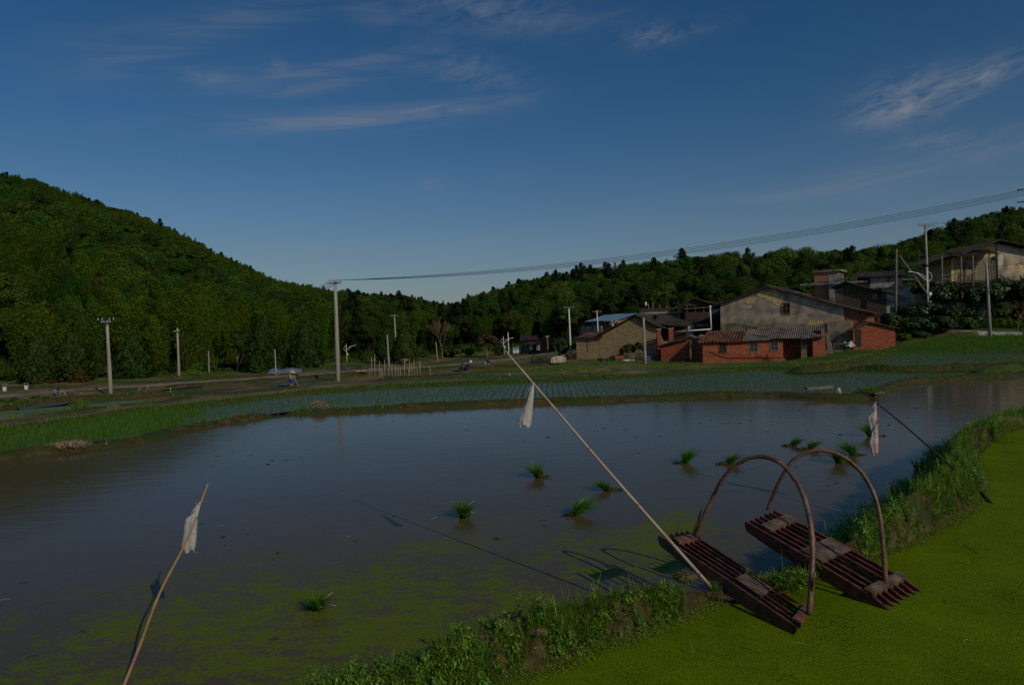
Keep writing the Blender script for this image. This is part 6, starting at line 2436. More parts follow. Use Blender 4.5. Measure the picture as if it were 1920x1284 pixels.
def street_lamp(label, pt, pb, Y, side, head=1.0, scale=1.0):
    b, t = atY(*pb, Y), atY(*pt, Y)
    o = thing('street_lamp', label, 'street lamp', b)
    d = t - b
    H = d.length
    u = d.normalized()
    q = MB()
    q.tube([d * -.05, d * .5, d], [.085 * scale, .075 * scale, .055 * scale], 10)
    q.build('pole', 'whitepaint', o)
    ar = d * .90
    L = 1.9 * scale * side
    q = MB()
    q.tube([ar - u * 1.1 * scale, ar - u * .75 * scale + Vector((L * .25, 0, 0)), ar - u * .1 * scale + Vector((L * .62, 0, 0)), ar + u * .12 * scale + Vector((L, 0, 0))], [.045 * scale] * 4, 7)
    q.tube([ar - u * .75 * scale, ar - u * .25 * scale + Vector((L * .35, 0, 0)), ar + u * .02 * scale + Vector((L * .7, 0, 0))], [.035 * scale] * 3, 7)
    pts = []
    for k in range(9):
        an = -math.pi / 2 + math.pi * k / 8
        pts.append(ar - u * .55 * scale + Vector((-.62 * scale * side * math.cos(an), 0, 0)) + u * .62 * scale * math.sin(an))
    q.tube(pts, .035 * scale, 7)
    q.build('curved_arm', 'whitepaint', o)
    q = MB()
    c = ar + u * .14 * scale + Vector((L * 1.1, 0, 0))
    q.beam(c - Vector((L * .14, 0, .02)), c + Vector((L * .16, 0, .04)), .22 * scale, .09 * scale)
    q.build('lamp_head', 'whitepaint', o)
    q = MB()
    c = d + u * .12
    q.hexa([c + Vector(p) * scale for p in [(-.55 * side, -.35, -.16), (.55 * side, -.35, .22), (.55 * side, .35, .22), (-.55 * side, .35, -.16), (-.55 * side, -.35, -.13), (.55 * side, -.35, .25), (.55 * side, .35, .25), (-.55 * side, .35, -.13)]])
    q.build('solar_panel', 'darkmetal', o)
    q = MB()
    c = d * .52
    q.box(c.x + .08 * scale, c.x + .42 * scale, c.y - .2, c.y + .1, c.z - .2 * scale, c.z + .2 * scale)
    q.build('battery_box', 'whitepaint', o)
    q = MB()
    q.tube([d * -.05, d * .17], [.12 * scale, .11 * scale], 10)
    q.build('base', 'darkmetal', o)
    return o


street_lamp('tall white solar street lamp with curved arm above the rice terrace', (1737.5, 500), (1741.5, 606), 88, -1)
street_lamp('smaller white solar street lamp behind the brown pole', (1716, 511), (1717, 556), 112, -1, scale=.95)
street_lamp('white solar lamp post standing left of the bamboo stakes', (649, 645), (651, 685), 92, 1, scale=.55)
street_lamp('white solar lamp post by the road near the notice board', (943.5, 631), (946, 672), 97, 1, scale=.6)
street_lamp('white lamp post in front of the blue roofed house', (1148, 600), (1147.5, 620), 103, 1, scale=.5)

# white drain pipe
o = thing('drain_pipe', 'white plastic pipe making an L against the dark wooden house', 'pipe', atY(1263, 622, 80))
a, b_, c = atY(1263, 622, 80), atY(1333.5, 617, 79), atY(1331.5, 577, 79)
q = MB()
q.tube([a - o.location, b_ - o.location], .075, 10)
q.build('level_pipe', 'whitepaint', o)
q = MB()
q.tube([b_ - o.location, c - o.location], .085, 10)
q.build('upright_pipe', 'whitepaint', o)
q = MB()
q.tube([c - o.location - Vector((0, 0, .1)), c - o.location + Vector((0, 0, .25))], .13, 10)
q.build('pipe_collar', 'whitepaint', o)


# signs
def sign(label, px0, py0, px1, py1, pyb, Y, name='sign_board', blue=False):
    a, c = atY(px0, py0, Y), atY(px1, py1, Y)
    g = atY((px0 + px1) / 2, pyb, Y)
    o = thing(name, label, 'sign', g)
    x0, x1, z0, z1 = a.x - g.x, c.x - g.x, c.z - g.z, a.z - g.z
    q = MB()
    q.box(x0, x1, -.04, .02, z0, z1)
    q.build('board', 'whitepaint', o)
    for x in (x0 - .03, x1 + .03):
        q = MB()
        q.tube([(x, 0, -.3), (x, 0, z1 + .25)], .035, 6)
        q.build('leg', 'metal', o)
    q = MB()
    q.tube([(x0 - .05, 0, z1 + .2), (x1 + .05, 0, z1 + .2)], .03, 6)
    q.build('top_rail', 'metal', o)
    q = MB()
    rr = random.Random(int(px0))
    n = 6
    for k in range(n):
        zz = z0 + (z1 - z0) * (k + .5) / n
        xx = x0 + .1
        while xx < x1 - .15:
            w = rr.uniform(.04, .11)
            q.box(xx, min(xx + w, x1 - .08), -.046, -.040, zz - .03, zz + .03)
            xx += w + rr.uniform(.03, .06)
    q.build('lines_of_print', 'darkmetal', o)
    if blue:
        q = MB()
        q.box(x0 + .02, x1 - .02, -.052, -.047, z0 + (z1 - z0) * .62, z1 - .02)
        q.build('blue_heading', MT['bluesteel'], o)
    return o


sign('white printed sign on two legs, the one at the left edge', 6, 725, 11.5, 733, 740, 56)
sign('white printed sign on two legs, right of the pair on the left bank', 46.5, 722.5, 52, 730, 735, 58)
sign('blue and white notice board in a dark frame left of the hut', 962, 652, 972.5, 662, 667, 100, 'notice_board', True)


# tarpaulin fences and sheets at the village edge
def tarp(name, label, cat, pts, Y, m, posts=True, wav=.035):
    """pts: list of (px, top y, bottom y)"""
    g = atY(pts[0][0], pts[0][2], Y)
    o = thing(name, label, cat, g)
    q = MB()
    for (a, b_) in zip(pts[:-1], pts[1:]):
        p00, p10 = atY(a[0], a[2], Y) - g, atY(b_[0], b_[2], Y) - g
        p01, p11 = atY(a[0], a[1], Y) - g, atY(b_[0], b_[1], Y) - g
        ph = a[0]
        q.sheet(p00, p10, p11, p01, 10, 6, lambda u, v: wav * math.sin(u * 7 + ph + v * 2) - .12 * 4 * (u - .5) ** 2 * 0, .02)
    q.build('sheet', m, o)
    if posts:
        for (px, ty, by) in pts:
            q = MB()
            b_, t = atY(px, by + 1, Y) - g, atY(px + .5, ty - 2, Y) - g
            q.tube([b_ + Vector((0, .08, 0)), t + Vector((0, .08, 0))], .035, 5)
            q.build('post', 'greywood', o)
    return o


tarp('net_fence', 'sagging black net fence on posts left of the cream sheet', 'fence', [(994, 670, 684), (1002, 675, 684), (1011, 668, 684), (1020, 675, 683), (1033, 670, 682)], 76, 'blacknet')
tarp('sheet_screen', 'cream sheet strung between posts before the dark bush', 'screen', [(1033, 671, 681), (1040, 668, 681), (1056, 667, 680), (1061, 671, 679)], 74, 'creamcloth')
tarp('tarpaulin_screen', 'black tarpaulin screen low before the stone barn', 'screen', [(1121, 671, 684), (1138, 672, 684), (1156, 673, 684)], 69, 'blacktarp')
tarp('black_screen', 'black screen under the dark bush left of the barn', 'screen', [(1060, 664, 680), (1080, 662, 680)], 80, 'blacktarp', False)
o = tarp('tarpaulin_cover', 'crumpled grey white sheet beside the black tarpaulin', 'sheet', [(1159, 680, 684), (1168, 674, 684), (1190, 674, 683)], 68, 'greysheet', False, .12)
tarp('blue_tarpaulin', 'blue tarpaulin hung beside the plain concrete pole', 'tarpaulin', [(1211, 667, 679), (1222, 666, 679), (1232, 666, 678)], 67, 'bluetarp', False)
tarp('brick_stack', 'small stack of red bricks behind the black tarpaulin', 'brick stack', [(1153, 667, 673), (1170, 667, 673)], 71, 'brick', False, 0)
g = atY(1170, 672, 72)
o = thing('picket_fence', 'grey picket fence below the leafy bushes at the barn', 'fence', g)
q = MB()
for k in range(16):
    p, t = atY(1170 + 36 * k / 15, 674, 72) - g, atY(1170 + 36 * k / 15 + random.uniform(-.5, .5), 660 + random.uniform(-2, 2), 72) - g
    q.beam(p, t, .09, .03)
q.build('pickets', 'greywood', o)
q = MB()
q.beam(atY(1169, 664, 72) - g, atY(1207, 664, 72) - g, .05, .06)
q.build('rail', 'greywood', o)

# bin
b_ = atY(1670, 603, 87)
o = thing('green_bin', 'green waste bin at the foot of the brown pole', 'bin', b_)
MT['greenplastic'] = mat('green_plastic', (.012, .06, .045), (.02, .09, .065), scale=3, rough=.4)
q = MB()
q.hexa([(-.27, -.3, 0), (.27, -.3, 0), (.27, .3, 0), (-.27, .3, 0), (-.34, -.36, 1.0), (.34, -.36, 1.0), (.34, .36, 1.0), (-.34, .36, 1.0)])
q.build('bin_body', 'greenplastic', o)
q = MB()
q.box(-.38, .38, -.4, .38, 1.003, 1.1)
q.build('lid', 'greenplastic', o)
# rough table with a white sheet in front of the annex wall
g = atY(1573, 655, 63.5)
o = thing('rough_table', 'rough table covered with dark boards in front of the tan wall', 'table', g)
q = MB()
q.box(-.75, .75, -.4, .4, .48, .6)
q.build('tabletop', 'oldwood', o)
for sx in (-1, 1):
    for sy in (-1, 1):
        q = MB()
        q.box(sx * .66 - .05, sx * .66 + .05, sy * .32 - .05, sy * .32 + .05, -.2, .477)
        q.build('leg', 'oldwood', o)
q = MB()
q.sheet((-.35, -.45, .02), (.62, -.42, .0), (.55, .25, .45), (-.3, .2, .38), 14, 8, lambda u, v: .09 * math.sin(u * 9) * math.cos(v * 6), .02)
c = q.build('white_sheet', MT['bag'])
c.location = g + Vector((.75, -.1, .25))
tag(c, 'crumpled white and green sheet lying at the rough table before the tan wall', 'sheet')
# ------------------------------------------------------------------ harrows (sledge-like rice field tools)
def lerp(a, b, t):
    return a * (1 - t) + b * t


def harrow(label, FL, FR, NL, NR, arch, n, woods, blocks, tips=0.0, archr=.021, free_end=False):
    """long slats on edge from the far end (F) to the near end (N); cross boards; a bent pole arching over"""
    FL, FR, NL, NR = map(Vector, (FL, FR, NL, NR))
    org = lerp(lerp(FL, FR, .5), lerp(NL, NR, .5), .5)
    o = thing('field_harrow', label, 'harrow', org)
    up = (NL - FL).cross(FR - FL)
    up = up.normalized() if up.z > 0 else -up.normalized()
    P = lambda s, t: lerp(lerp(FL, FR, s), lerp(NL, NR, s), t) - org
    for k in range(n):
        s = k / (n - 1)
        q = MB()
        w = .024 if 0 < k < n - 1 else .034
        dp = .095 if 0 < k < n - 1 else .125
        ds = .5 * w / (FR - FL).length
        tf, tn = -.055, 1.0 + (tips if True else 0) + random.uniform(-.01, .012)
        sec = []
        for (t, d, dz) in [(tf, .35, .0), (tf + .03, .8, 0), (.2, 1, 0), (.5, 1, 0), (.8, 1, 0), (1.0, .85, 0), (tn, .25, -.03 if tips else 0)]:
            a, b = P(s - ds, t), P(s + ds, t)
            bow = .012 * math.sin(t * 3.1)
            sec.append([a + up * (bow + dz), b + up * (bow + dz), b + up * (dz - dp * d), a + up * (dz - dp * d)])
        vs = [p for r_ in sec for p in r_]
        fs = [(0, 1, 2, 3), tuple(len(vs) - 4 + i for i in (3, 2, 1, 0))]
        for i in range(len(sec) - 1):
            for j in range(4):
                a, b = i * 4 + j, i * 4 + (j + 1) % 4
                fs.append((b, a, a + 4, b + 4))
        q.add(vs, fs)
        q.build('slat', woods[0], o)
    for (nm, t0, t1, s0, s1, th, m) in blocks:
        q = MB()
        nu, nvv_ = 8, 3
        def surf(u, v):
            return P(lerp(s0, s1, u), lerp(t0, t1, v))
        top, bot = [], []
        for j in range(nvv_ + 1):
            for i in range(nu + 1):
                u, v = i / nu, j / nvv_
                ee = 1 if (0 < i < nu and 0 < j < nvv_) else .86
                p = surf(u, v) + Vector((random.uniform(-1, 1), random.uniform(-1, 1), random.uniform(-.5, .5))) * .0035
                top.append(p + up * th * ee)
                bot.append(p + up * .003)
        w_ = nu + 1
        N_ = len(top)
        fs = []
        for j in range(nvv_):
            for i in range(nu):
                a = j * w_ + i
                fs += [(a, a + 1, a + 1 + w_, a + w_), (N_ + a, N_ + a + w_, N_ + a + 1 + w_, N_ + a + 1)]
        for i in range(nu):
            fs.append((i, N_ + i, N_ + i + 1, i + 1))
            a = nvv_ * w_ + i
            fs.append((a, a + 1, N_ + a + 1, N_ + a))
        for j in range(nvv_):
            a = j * w_
            fs.append((a, a + w_, N_ + a + w_, N_ + a))
            a += nu
            fs.append((a, N_ + a, N_ + a + w_, a + w_))
        q.add(top + bot, fs)
        # notched cleats hanging between the slats
        if nm != 'footboard':
            for k in range(n - 1):
                s = (k + .5) / (n - 1)
                if s0 < s < s1:
                    a, b = P(s - .33 / (n - 1), t1 - .004), P(s + .33 / (n - 1), t1 - .004)
                    q.hexa([a - up * .05, b - up * .05, b + (b - a).normalized() * 0 - up * .05 + (P(.5, t1) - P(.5, t0)).normalized() * -.02, a - up * .05 + (P(.5, t1) - P(.5, t0)).normalized() * -.02,
                            a + up * .002, b + up * .002, b + up * .002 + (P(.5, t1) - P(.5, t0)).normalized() * -.02, a + up * .002 + (P(.5, t1) - P(.5, t0)).normalized() * -.02])
        bo = q.build(nm, m, o)
        bo.data.update()
    q = MB()
    pts = [p - org for p in arch]
    rs = resample(pts, .05)
    L = len(rs)
    rs = [p + Vector((random.uniform(-1, 1), random.uniform(-1, 1), random.uniform(-1, 1))) * .0035 for p in rs]
    q.tube(rs, [archr * (1.22 - .42 * i / L) * (1 + .05 * math.sin(i * 1.7) + random.uniform(-.05, .05)) for i in range(L)], 10)
    # knots
    ap = q.build('arched_handle', 'archwood', o)
    q = MB()
    for k in (int(L * .13), int(L * .45), int(L * .72)):
        d = (rs[k + 1] - rs[k - 1]).normalized()
        r_ = archr * (1.22 - .42 * k / L)
        q.tube([rs[k] - d * .008, rs[k], rs[k] + d * .008], [r_ * 1.02, r_ * 1.14, r_ * 1.02], 10)
    q.build('knot', 'archwood', ap)
    return o, org, up, P


def arch_pts(px, Z0, Z1, bow=0.0):
    n = len(px)
    out = []
    L = [0]
    for a, b in zip(px[:-1], px[1:]):
        L.append(L[-1] + math.hypot(b[0] - a[0], b[1] - a[1]))
    for i, (x, y) in enumerate(px):
        t = L[i] / L[-1]
        t2 = .5 - .5 * math.cos(math.pi * t)
        out.append(atY(x, y, Z0 + (Z1 - Z0) * (.25 * t + .75 * t2)))
    return out


FL, FR = at(1247, 1009, .80), at(1297, 1000, .72)
NL, NR = at(1492, 1173, .52), at(1516, 1143, .43)
nb_ = at(1517, 1150, .50)
fb_ = at(1304, 1004, .80)
A1 = arch_pts([(1517, 1152), (1521, 1100), (1523, 1050), (1522, 1000), (1513, 950), (1495, 905), (1466, 870), (1432, 856), (1397, 862), (1362, 888), (1337, 930), (1319, 970), (1304, 1006)], nb_.y, fb_.y)
hr1, org1, up1, P1_ = harrow('dark red wooden harrow lying tilted, its arched handle joined to both end boards', FL, FR, NL, NR, A1, 6, ('harrowwood',),
                             [('end_board', .03, .10, .14, .97, .035, 'harrowboardred'), ('footboard', .56, .755, .16, .80, .028, 'harrowboard'), ('end_board', .965, 1.02, .10, 1.02, .035, 'harrowboardred')], 0, .0225)
q = MB()
a_ = atY(1299, 1004, fb_.y) - org1
b_ = atY(1316, 955, fb_.y + .02) - org1
q.tube([a_, (a_ + b_) / 2, b_], [.014, .015, .013], 7)
q.build('peg', 'archwood', hr1)
q = MB()
a_ = atY(1522, 1108, nb_.y + .03) - org1
b_ = atY(1528, 1070, nb_.y + .03) - org1
q.tube([a_, b_], [.010, .012], 7)
a_ = A1[1] - org1
q.tube([a_ + Vector((-.02, -.01, -.005)), a_ + Vector((.03, -.012, 0))], .006, 5)
q.build('wedge', 'archwood', hr1)

FL, FR = at(1410, 983, .93), at(1463, 962, .93)
NL, NR = at(1637, 1117, .535), at(1699, 1086, .535)
nb_, fb_ = at(1662, 1095, .56), at(1450, 975, .95)
A2 = arch_pts([(1662, 1096), (1657, 1040), (1652, 985), (1642, 935), (1622, 895), (1592, 863), (1556, 846), (1522, 845), (1490, 860), (1468, 890), (1453, 920), (1438, 956)], nb_.y, fb_.y - .25)
hr2, org2, up2, P2_ = harrow('weathered wooden harrow with grey boards and an arched handle loose at its far end', FL, FR, NL, NR, A2, 7, ('harrowwood',),
                             [('end_board', .05, .145, .10, 1.0, .035, 'harrowboard'), ('footboard', .42, .60, .06, 1.02, .028, 'harrowboard'), ('end_board', .93, 1.0, -.02, 1.02, .035, 'harrowboard')], .11, .0215)
# bits of duckweed left on the harrows
for (pf, org, n) in ((P1_, org1, 420), (P2_, org2, 260)):
    s = rng.choice(np.linspace(0, 1, 6), n) + rng.normal(0, .012, n)
    t = .3 + .68 * rng.random(n) ** .8
    pts = [tuple(pf(a, b) + org + Vector((0, 0, .006))) for a, b in zip(s, t)]
    scatter('duckweed_bits', [FLECK], pts, np.stack([0 * s, 0 * s, s * 50], 1), rng.uniform(.12, .35, n), np.zeros(n, int), 'flecks of duckweed stuck on the wet slats of a harrow')


# ------------------------------------------------------------------ bamboo poles with plastic bags
def bamboo_pole(label, pts, r0, r1, m, nodes=.55, cat='pole'):
    o = thing('bamboo_pole', label, cat, pts[0])
    rs = resample([p - pts[0] for p in pts], .1)
    L = len(rs)
    q = MB()
    q.tube(rs, [lerp(r0, r1, i / (L - 1)) for i in range(L)], 10)
    sh = q.build('shaft', m, o)
    q = MB()
    step = int(nodes / .1)
    for i in range(step // 2, L - 1, step):
        d = (rs[min(i + 1, L - 1)] - rs[i - 1]).normalized()
        r_ = lerp(r0, r1, i / (L - 1))
        q.tube([rs[i] - d * .012, rs[i] - d * .003, rs[i] + d * .003, rs[i] + d * .012], [r_ * 1.01, r_ * 1.2, r_ * 1.2, r_ * 1.01], 10)
    q.build('joint_ring', 'bamboodark' if m == 'bamboodark' else 'bamboobrown', sh)
    return o


def hanging_bag(name, label, pts, m, depth=.05, cat='plastic bag', seed=0, twist=0.0, tie=True):
    """limp bag: pts are rows of (px left, px right, py) from the knot down, at distance Y"""
    rows, Y = pts
    rr = random.Random(seed)
    top = atY((rows[0][0] + rows[0][1]) / 2, rows[0][2], Y)
    o = thing(name, label, cat, top)
    rs = []
    n = 26
    # densify rows
    dense = []
    for (a, b) in zip(rows[:-1], rows[1:]):
        for k in range(5):
            t = k / 5
            dense.append(tuple(a[i] * (1 - t) + b[i] * t for i in range(3)))
    dense.append(rows[-1])
    for j, (l_, r_, y) in enumerate(dense):
        a, b = atY(l_, y, Y) - top, atY(r_, y, Y) - top
        w = (b - a).length
        ring = []
        v = j / (len(dense) - 1)
        for k in range(n):
            u = k / n
            an = 2 * math.pi * u
            x = .5 - .5 * math.cos(an)
            fold = .16 * math.sin(an * 3 + seed + v * 2.2) + .10 * math.sin(an * 7 + seed * 2 + v * 5) + .06 * math.sin(an * 11 + v * 9)
            d = math.sin(an) * (.28 + .1 * math.sin(v * 5 + seed)) * min(w, .2) + fold * w * .38 * min(1, v * 3)
            p = a.lerp(b, x)
            ring.append(p + Vector((rr.uniform(-.003, .003), d, (rr.uniform(-.004, .004)) + (.022 * math.sin(an * 4 + seed) if j == len(dense) - 1 else 0))))
        rs.append(ring)
    vs = [p for r_ in rs for p in r_]
    fs = []
    for i in range(len(rs) - 1):
        for k in range(n):
            a, b = i * n + k, i * n + (k + 1) % n
            fs.append((a, b, b + n, a + n))
    q = MB()
    q.add(vs, fs, True)
    bo = q.build('bag_body', m, o)
    uvl = bo.data.uv_layers[0].data
    for p in bo.data.polygons:
        ks = [bo.data.loops[li].vertex_index % n for li in p.loop_indices]
        wrap = max(ks) - min(ks) > n / 2
        for li, k in zip(p.loop_indices, ks):
            kk = k + n if (wrap and k < n / 2) else k
            x = .5 - .5 * math.cos(2 * math.pi * kk / n)
            uvl[li].uv = (x, 0)
    if tie:
        q = MB()
        q.tube([Vector((-.035, 0, .02)), Vector((0, -.012, 0)), Vector((.02, 0, .03))], .006, 6)
        q.tube([Vector((0, 0, 0)), Vector((-.05, -.02, -.05)), Vector((-.075, -.02, -.10))], .004, 5)
        q.build('tie_string', m, o)
    return o


pb, pt = at(1363, 1133, ZG - .05), atY(945, 655, 8.9)
mid = pb.lerp(pt, .5) + Vector((0, 0, -.025))
bamboo_pole('long pale bamboo pole leaning out over the water above the left harrow', [pb, pb.lerp(pt, .25) + Vector((0, 0, -.02)), mid, pb.lerp(pt, .75) + Vector((0, 0, -.01)), pt], .0185, .013, 'bamboo', .8)
tpos = 2 / 3.4
Yb = 6.64 + (8.9 - 6.64) * .86
hanging_bag('plastic_bag', 'long white plastic bag hanging from the long pale bamboo pole', ([(998, 1001, 722), (994, 1001.5, 731), (987, 1000, 752), (979, 998, 776), (974, 996, 793), (975, 995, 798)], 8.35), 'bag', seed=1)
pb = at(222, 1310, -.1)
pt = atY(390, 906, 7.0)
p1_, p2_ = atY(300, 1110, 6.55), atY(352, 1010, 6.8)
bamboo_pole('bent yellow-brown bamboo pole standing in the water at the left, bag near its top', [pb, atY(262, 1210, 6.38), p1_, p2_, atY(373, 952, 6.92), pt], .0165, .0085, 'bamboobrown', .65)
hanging_bag('plastic_bag', 'torn white plastic bag caught on the bent bamboo pole at the left', ([(368, 376, 946), (362, 372, 962), (349, 370, 972), (347, 369, 985), (345, 368, 1005), (341, 366, 1025), (340, 364, 1031)], 6.90), 'bag', seed=5)
pb, pt = at(1792, 882, .95), atY(1609, 728, 11.6)
bamboo_pole('thin dark bamboo pole leaning out from the grassy bank at the right', [pb, pb.lerp(pt, .5) + Vector((0, 0, .03)), pt], .016, .009, 'bamboodark', .8)
hanging_bag('plastic_bag', 'pink and white plastic bag hanging from the thin dark pole at the right', ([(1639.5, 1642.5, 756), (1638, 1644, 770), (1634, 1646, 776), (1627, 1647, 782), (1632, 1647, 800), (1634, 1648, 815), (1629, 1648, 830), (1633, 1647, 848), (1635, 1645, 851)], 11.1), 'bagpink', seed=9)


# ------------------------------------------------------------------ bundles of rice seedlings in the water
def seedling_mesh(lean, h, n=300, bundle=.075):
    v, q = blades(n, h, h * .85, .011, .45, bundle, 3, lean)
    return v, q


def seedling_bundle(px, py, hpx, lean, lab, root=None, dry=False):
    p = at(px, py, 0)
    s = p.y / FPX
    h = hpx * s * 1.12
    o = thing('seedling_bundle', lab, 'seedlings', (p.x, p.y, -.02), 0, 'bundles of rice seedlings in the water')
    v, q = seedling_mesh(lean, h)
    me = np_mesh('blades', v, q, 'ricedark')
    c = bpy.data.objects.new('blades', me)
    c.rotation_euler = (0, 0, 0)
    C.objects.link(c)
    c.parent = o
    if root:
        # roots and earth at the bundle's foot
        rx, ry, rl = root
        q_ = MB()
        d = Vector((rx, ry, 0)).normalized()
        L = rl * s
        pts = [Vector((0, 0, .03)), d * L * .4 + Vector((0, 0, .035)), d * L + Vector((0, 0, .015))]
        q_.tube(pts, [.035, .042, .02], 8)
        for k in range(26):
            a = d * L * random.uniform(.2, 1) + Vector((random.uniform(-.05, .05), random.uniform(-.05, .05), random.uniform(0, .05)))
            b = a + d * random.uniform(.02, .09) + Vector((random.uniform(-.05, .05), random.uniform(-.05, .05), random.uniform(-.03, .03)))
            q_.tube([a, b], .006, 4)
        q_.build('root_ball', 'mud' if False else 'bankmud', o)
    q_ = MB()
    k = Vector((lean[0], lean[1], 0)) * h * .25 + Vector((0, 0, h * .22))
    for i in range(7):
        an = 6.28 * i / 6
    q_.lathe([(.052, -.006), (.058, 0), (.052, .006)], k, 12)
    q_.build('straw_tie', 'bamboo', o)
    if dry:
        q_ = MB()
        q_.tube([Vector((0, 0, h * .2)), Vector((.06, .02, h * .5)), Vector((.16, .02, h * .75))], .004, 4)
        q_.tube([Vector((0, 0, h * .2)), Vector((.10, -.02, h * .3)), Vector((.2, -.02, h * .22))], .004, 4)
        q_.build('dry_stem', 'bamboo', o)
    return o


SB = [(871, 970, 40, (.0, 0), 'upright seedling bundle with pale stray stem, left of the bundles near the bamboo pole', None, True),
      (1012, 895, 34, (-.35, .1), 'seedling bundle leaning left, left of the long bamboo pole', (1, 0, 14), False),
      (1142, 919, 24, (-.75, .1), 'flattened seedling bundle lying to the left just left of the long bamboo pole', (1, 0, 18), False),
      (1078, 966, 40, (.65, .1), 'seedling bundle leaning right with brown roots showing at its left', (-1, 0, 16), True),
      (598, 1140, 38, (.05, -.3), 'dark seedling bundle with straw stems in the algae at the lower left', (-1, .1, 20), True),
      (1285, 868, 34, (.35, .1), 'seedling bundle leaning right with its roots to the left, left of the arched handles', (-1, 0, 18), False),
      (1366, 870, 24, (.65, .1), 'low seedling bundle with pale roots just left of the left arched handle', (-1, 0, 20), False),
      (1486, 836, 20, (.7, .1), 'flat seedling bundle, left one of the touching pair beyond the arches', (-1, 0, 18), False),
      (1519, 842, 22, (.6, .1), 'flat seedling bundle, right one of the touching pair beyond the arches', (-1, 0, 16), True),
      (1574, 868, 36, (-.1, .05), 'upright seedling bundle partly behind the right arched handle', None, False),
      (1600, 853, 34, (-.4, .1), 'seedling bundle leaning left with a clump of brown roots at its right', (1, 0, 20), False),
      (1634, 818, 32, (-.35, .1), 'seedling bundle behind the pink and white plastic bag', (1, 0, 26), False)]
for a in SB:
    seedling_bundle(*a)


# ------------------------------------------------------------------ clods, straw, stray things
def lump(name, label, cat, p, r, m, seed, sq=(1, 1, .6), group=None):
    bm = bmesh.new()
    bmesh.ops.create_icosphere(bm, subdivisions=4, radius=1)
    for v in bm.verts:
        n_ = v.co.copy()
        f = 1 + .32 * float(fbm(n_.x * 1.7 + seed, n_.y * 1.7 + n_.z, seed, 4, 1.3)) + .14 * float(fbm(n_.x * 6 + seed, n_.y * 6 + n_.z * 3, seed + 3, 3, 1.2))
        v.co = Vector((n_.x * sq[0], n_.y * sq[1], n_.z * sq[2])) * r * f
    me = bpy.data.meshes.new(name)
    bm.to_mesh(me)
    bm.free()
    for pl in me.polygons:
        pl.use_smooth = True
    me.materials.append(MT[m])
    o = bpy.data.objects.new(name, me)
    C.objects.link(o)
    o.location = p
    return tag(o, label, cat, group)


MT['clod'] = mat('dry_clod', (.07, .055, .02), (.24, .185, .075), scale=14, detail=10, bump=1.0, bscale=30)
for (px, py, r, lab, sd) in [(962, 1160, .10, 'largest clod of mud on the near bank, left one', 1), (1163, 1116, .06, 'small upright clod of mud on the near bank left of the pair by the water', 2),
                             (1203, 1103, .085, 'broad clod of mud on the near bank, middle of the three by the water', 3), (1285, 1082, .075, 'rough clod of mud at the foot of the left harrow', 4),
                             (1005, 1182, .07, 'low clod of mud below the largest clod', 5), (915, 1200, .08, 'flat clod of mud at the lower left end of the bare bank', 6)]:
    lump('mud_clod', lab, 'mud clod', at(px, py, .70), r, 'clod', sd, (1.5, 1.1, .5))

STR = [tuft(30, .22, .35, .014, 'straw', 2, .9, .15, 'straw_tuft'), tuft(26, .18, .40, .014, 'straw', 2, 1.0, .2, 'straw_tuft')]


def straw_heap(label, px, py, w, h, z, n, seed, m='straw'):
    p = at(px, py, z)
    r = np.random.RandomState(seed)
    s = p.y / FPX
    parts = []
    o = thing('straw_heap', label, 'straw heap', p)
    V, Q, off = [], [], 0
    for k in range(n):
        u = r.normal(0, .36)
        v_ = r.normal(0, .3)
        hh = h * s * max(0, 1 - u * u - v_ * v_ * .6) * r.uniform(.2, 1)
        vv, qq = blades(5, .18, .28, .02, 1.0, .05, 2)
        vv = vv + np.array([u * w * s * .5, v_ * .5, hh - .02])
        V.append(vv)
        Q.append(qq + off)
        off += len(vv)
    me = np_mesh('loose_straw', np.concatenate(V), np.concatenate(Q), m)
    c = bpy.data.objects.new('loose_straw', me)
    C.objects.link(c)
    c.parent = o
    return o


straw_heap('round heap of pale straw on the far bank in front of the farmer', 598, 768, 46, 15, .05, 260, 1)
straw_heap('long heap of pale straw on the far bank at the left', 128, 836, 90, 6, .12, 240, 2)
straw_heap('small scatter of straw on the brown field bank above the left rice', 215, 766, 34, 5, -.3, 60, 3)
p = at(1905, 792, .95)
o = thing('straw_bundle', 'yellow straw bundle lying across the near bank at the right edge', 'straw bundle', p)
vv, qq = blades(90, .75, .3, .012, .9, .06, 3, (-.9, .1))
c = bpy.data.objects.new('loose_straw', np_mesh('loose_straw', vv * np.array([1, 1, .25]), qq, 'yellowstraw'))
C.objects.link(c)
c.parent = o
vv, qq = blades(60, .5, .4, .012, .9, .06, 3, (.5, -.4))
c = bpy.data.objects.new('root_stubble', np_mesh('root_stubble', vv * np.array([1, 1, .3]), qq, 'straw'))
C.objects.link(c)
c.parent = o
o.location.x += .45

# half-sunk branch in the duckweed
p = at(1850, 935, ZG)
o = thing('fallen_branch', 'dark dead branch half sunk in the duckweed at the right', 'branch', p)
q = MB()
a_, b_ = at(1838, 922, ZG + .10) - p, at(1868, 951, ZG - .03) - p
q.tube([a_, (a_ + b_) / 2 + Vector((.02, 0, -.03)), b_], [.02, .028, .012], 7)
q.build('limb', 'darkwood', o)
q = MB()
q.tube([a_, at(1843, 935, ZG + .02) - p, at(1845, 948, ZG - .02) - p], [.012, .010, .006], 6)
q.build('side_twig', 'twig', o)

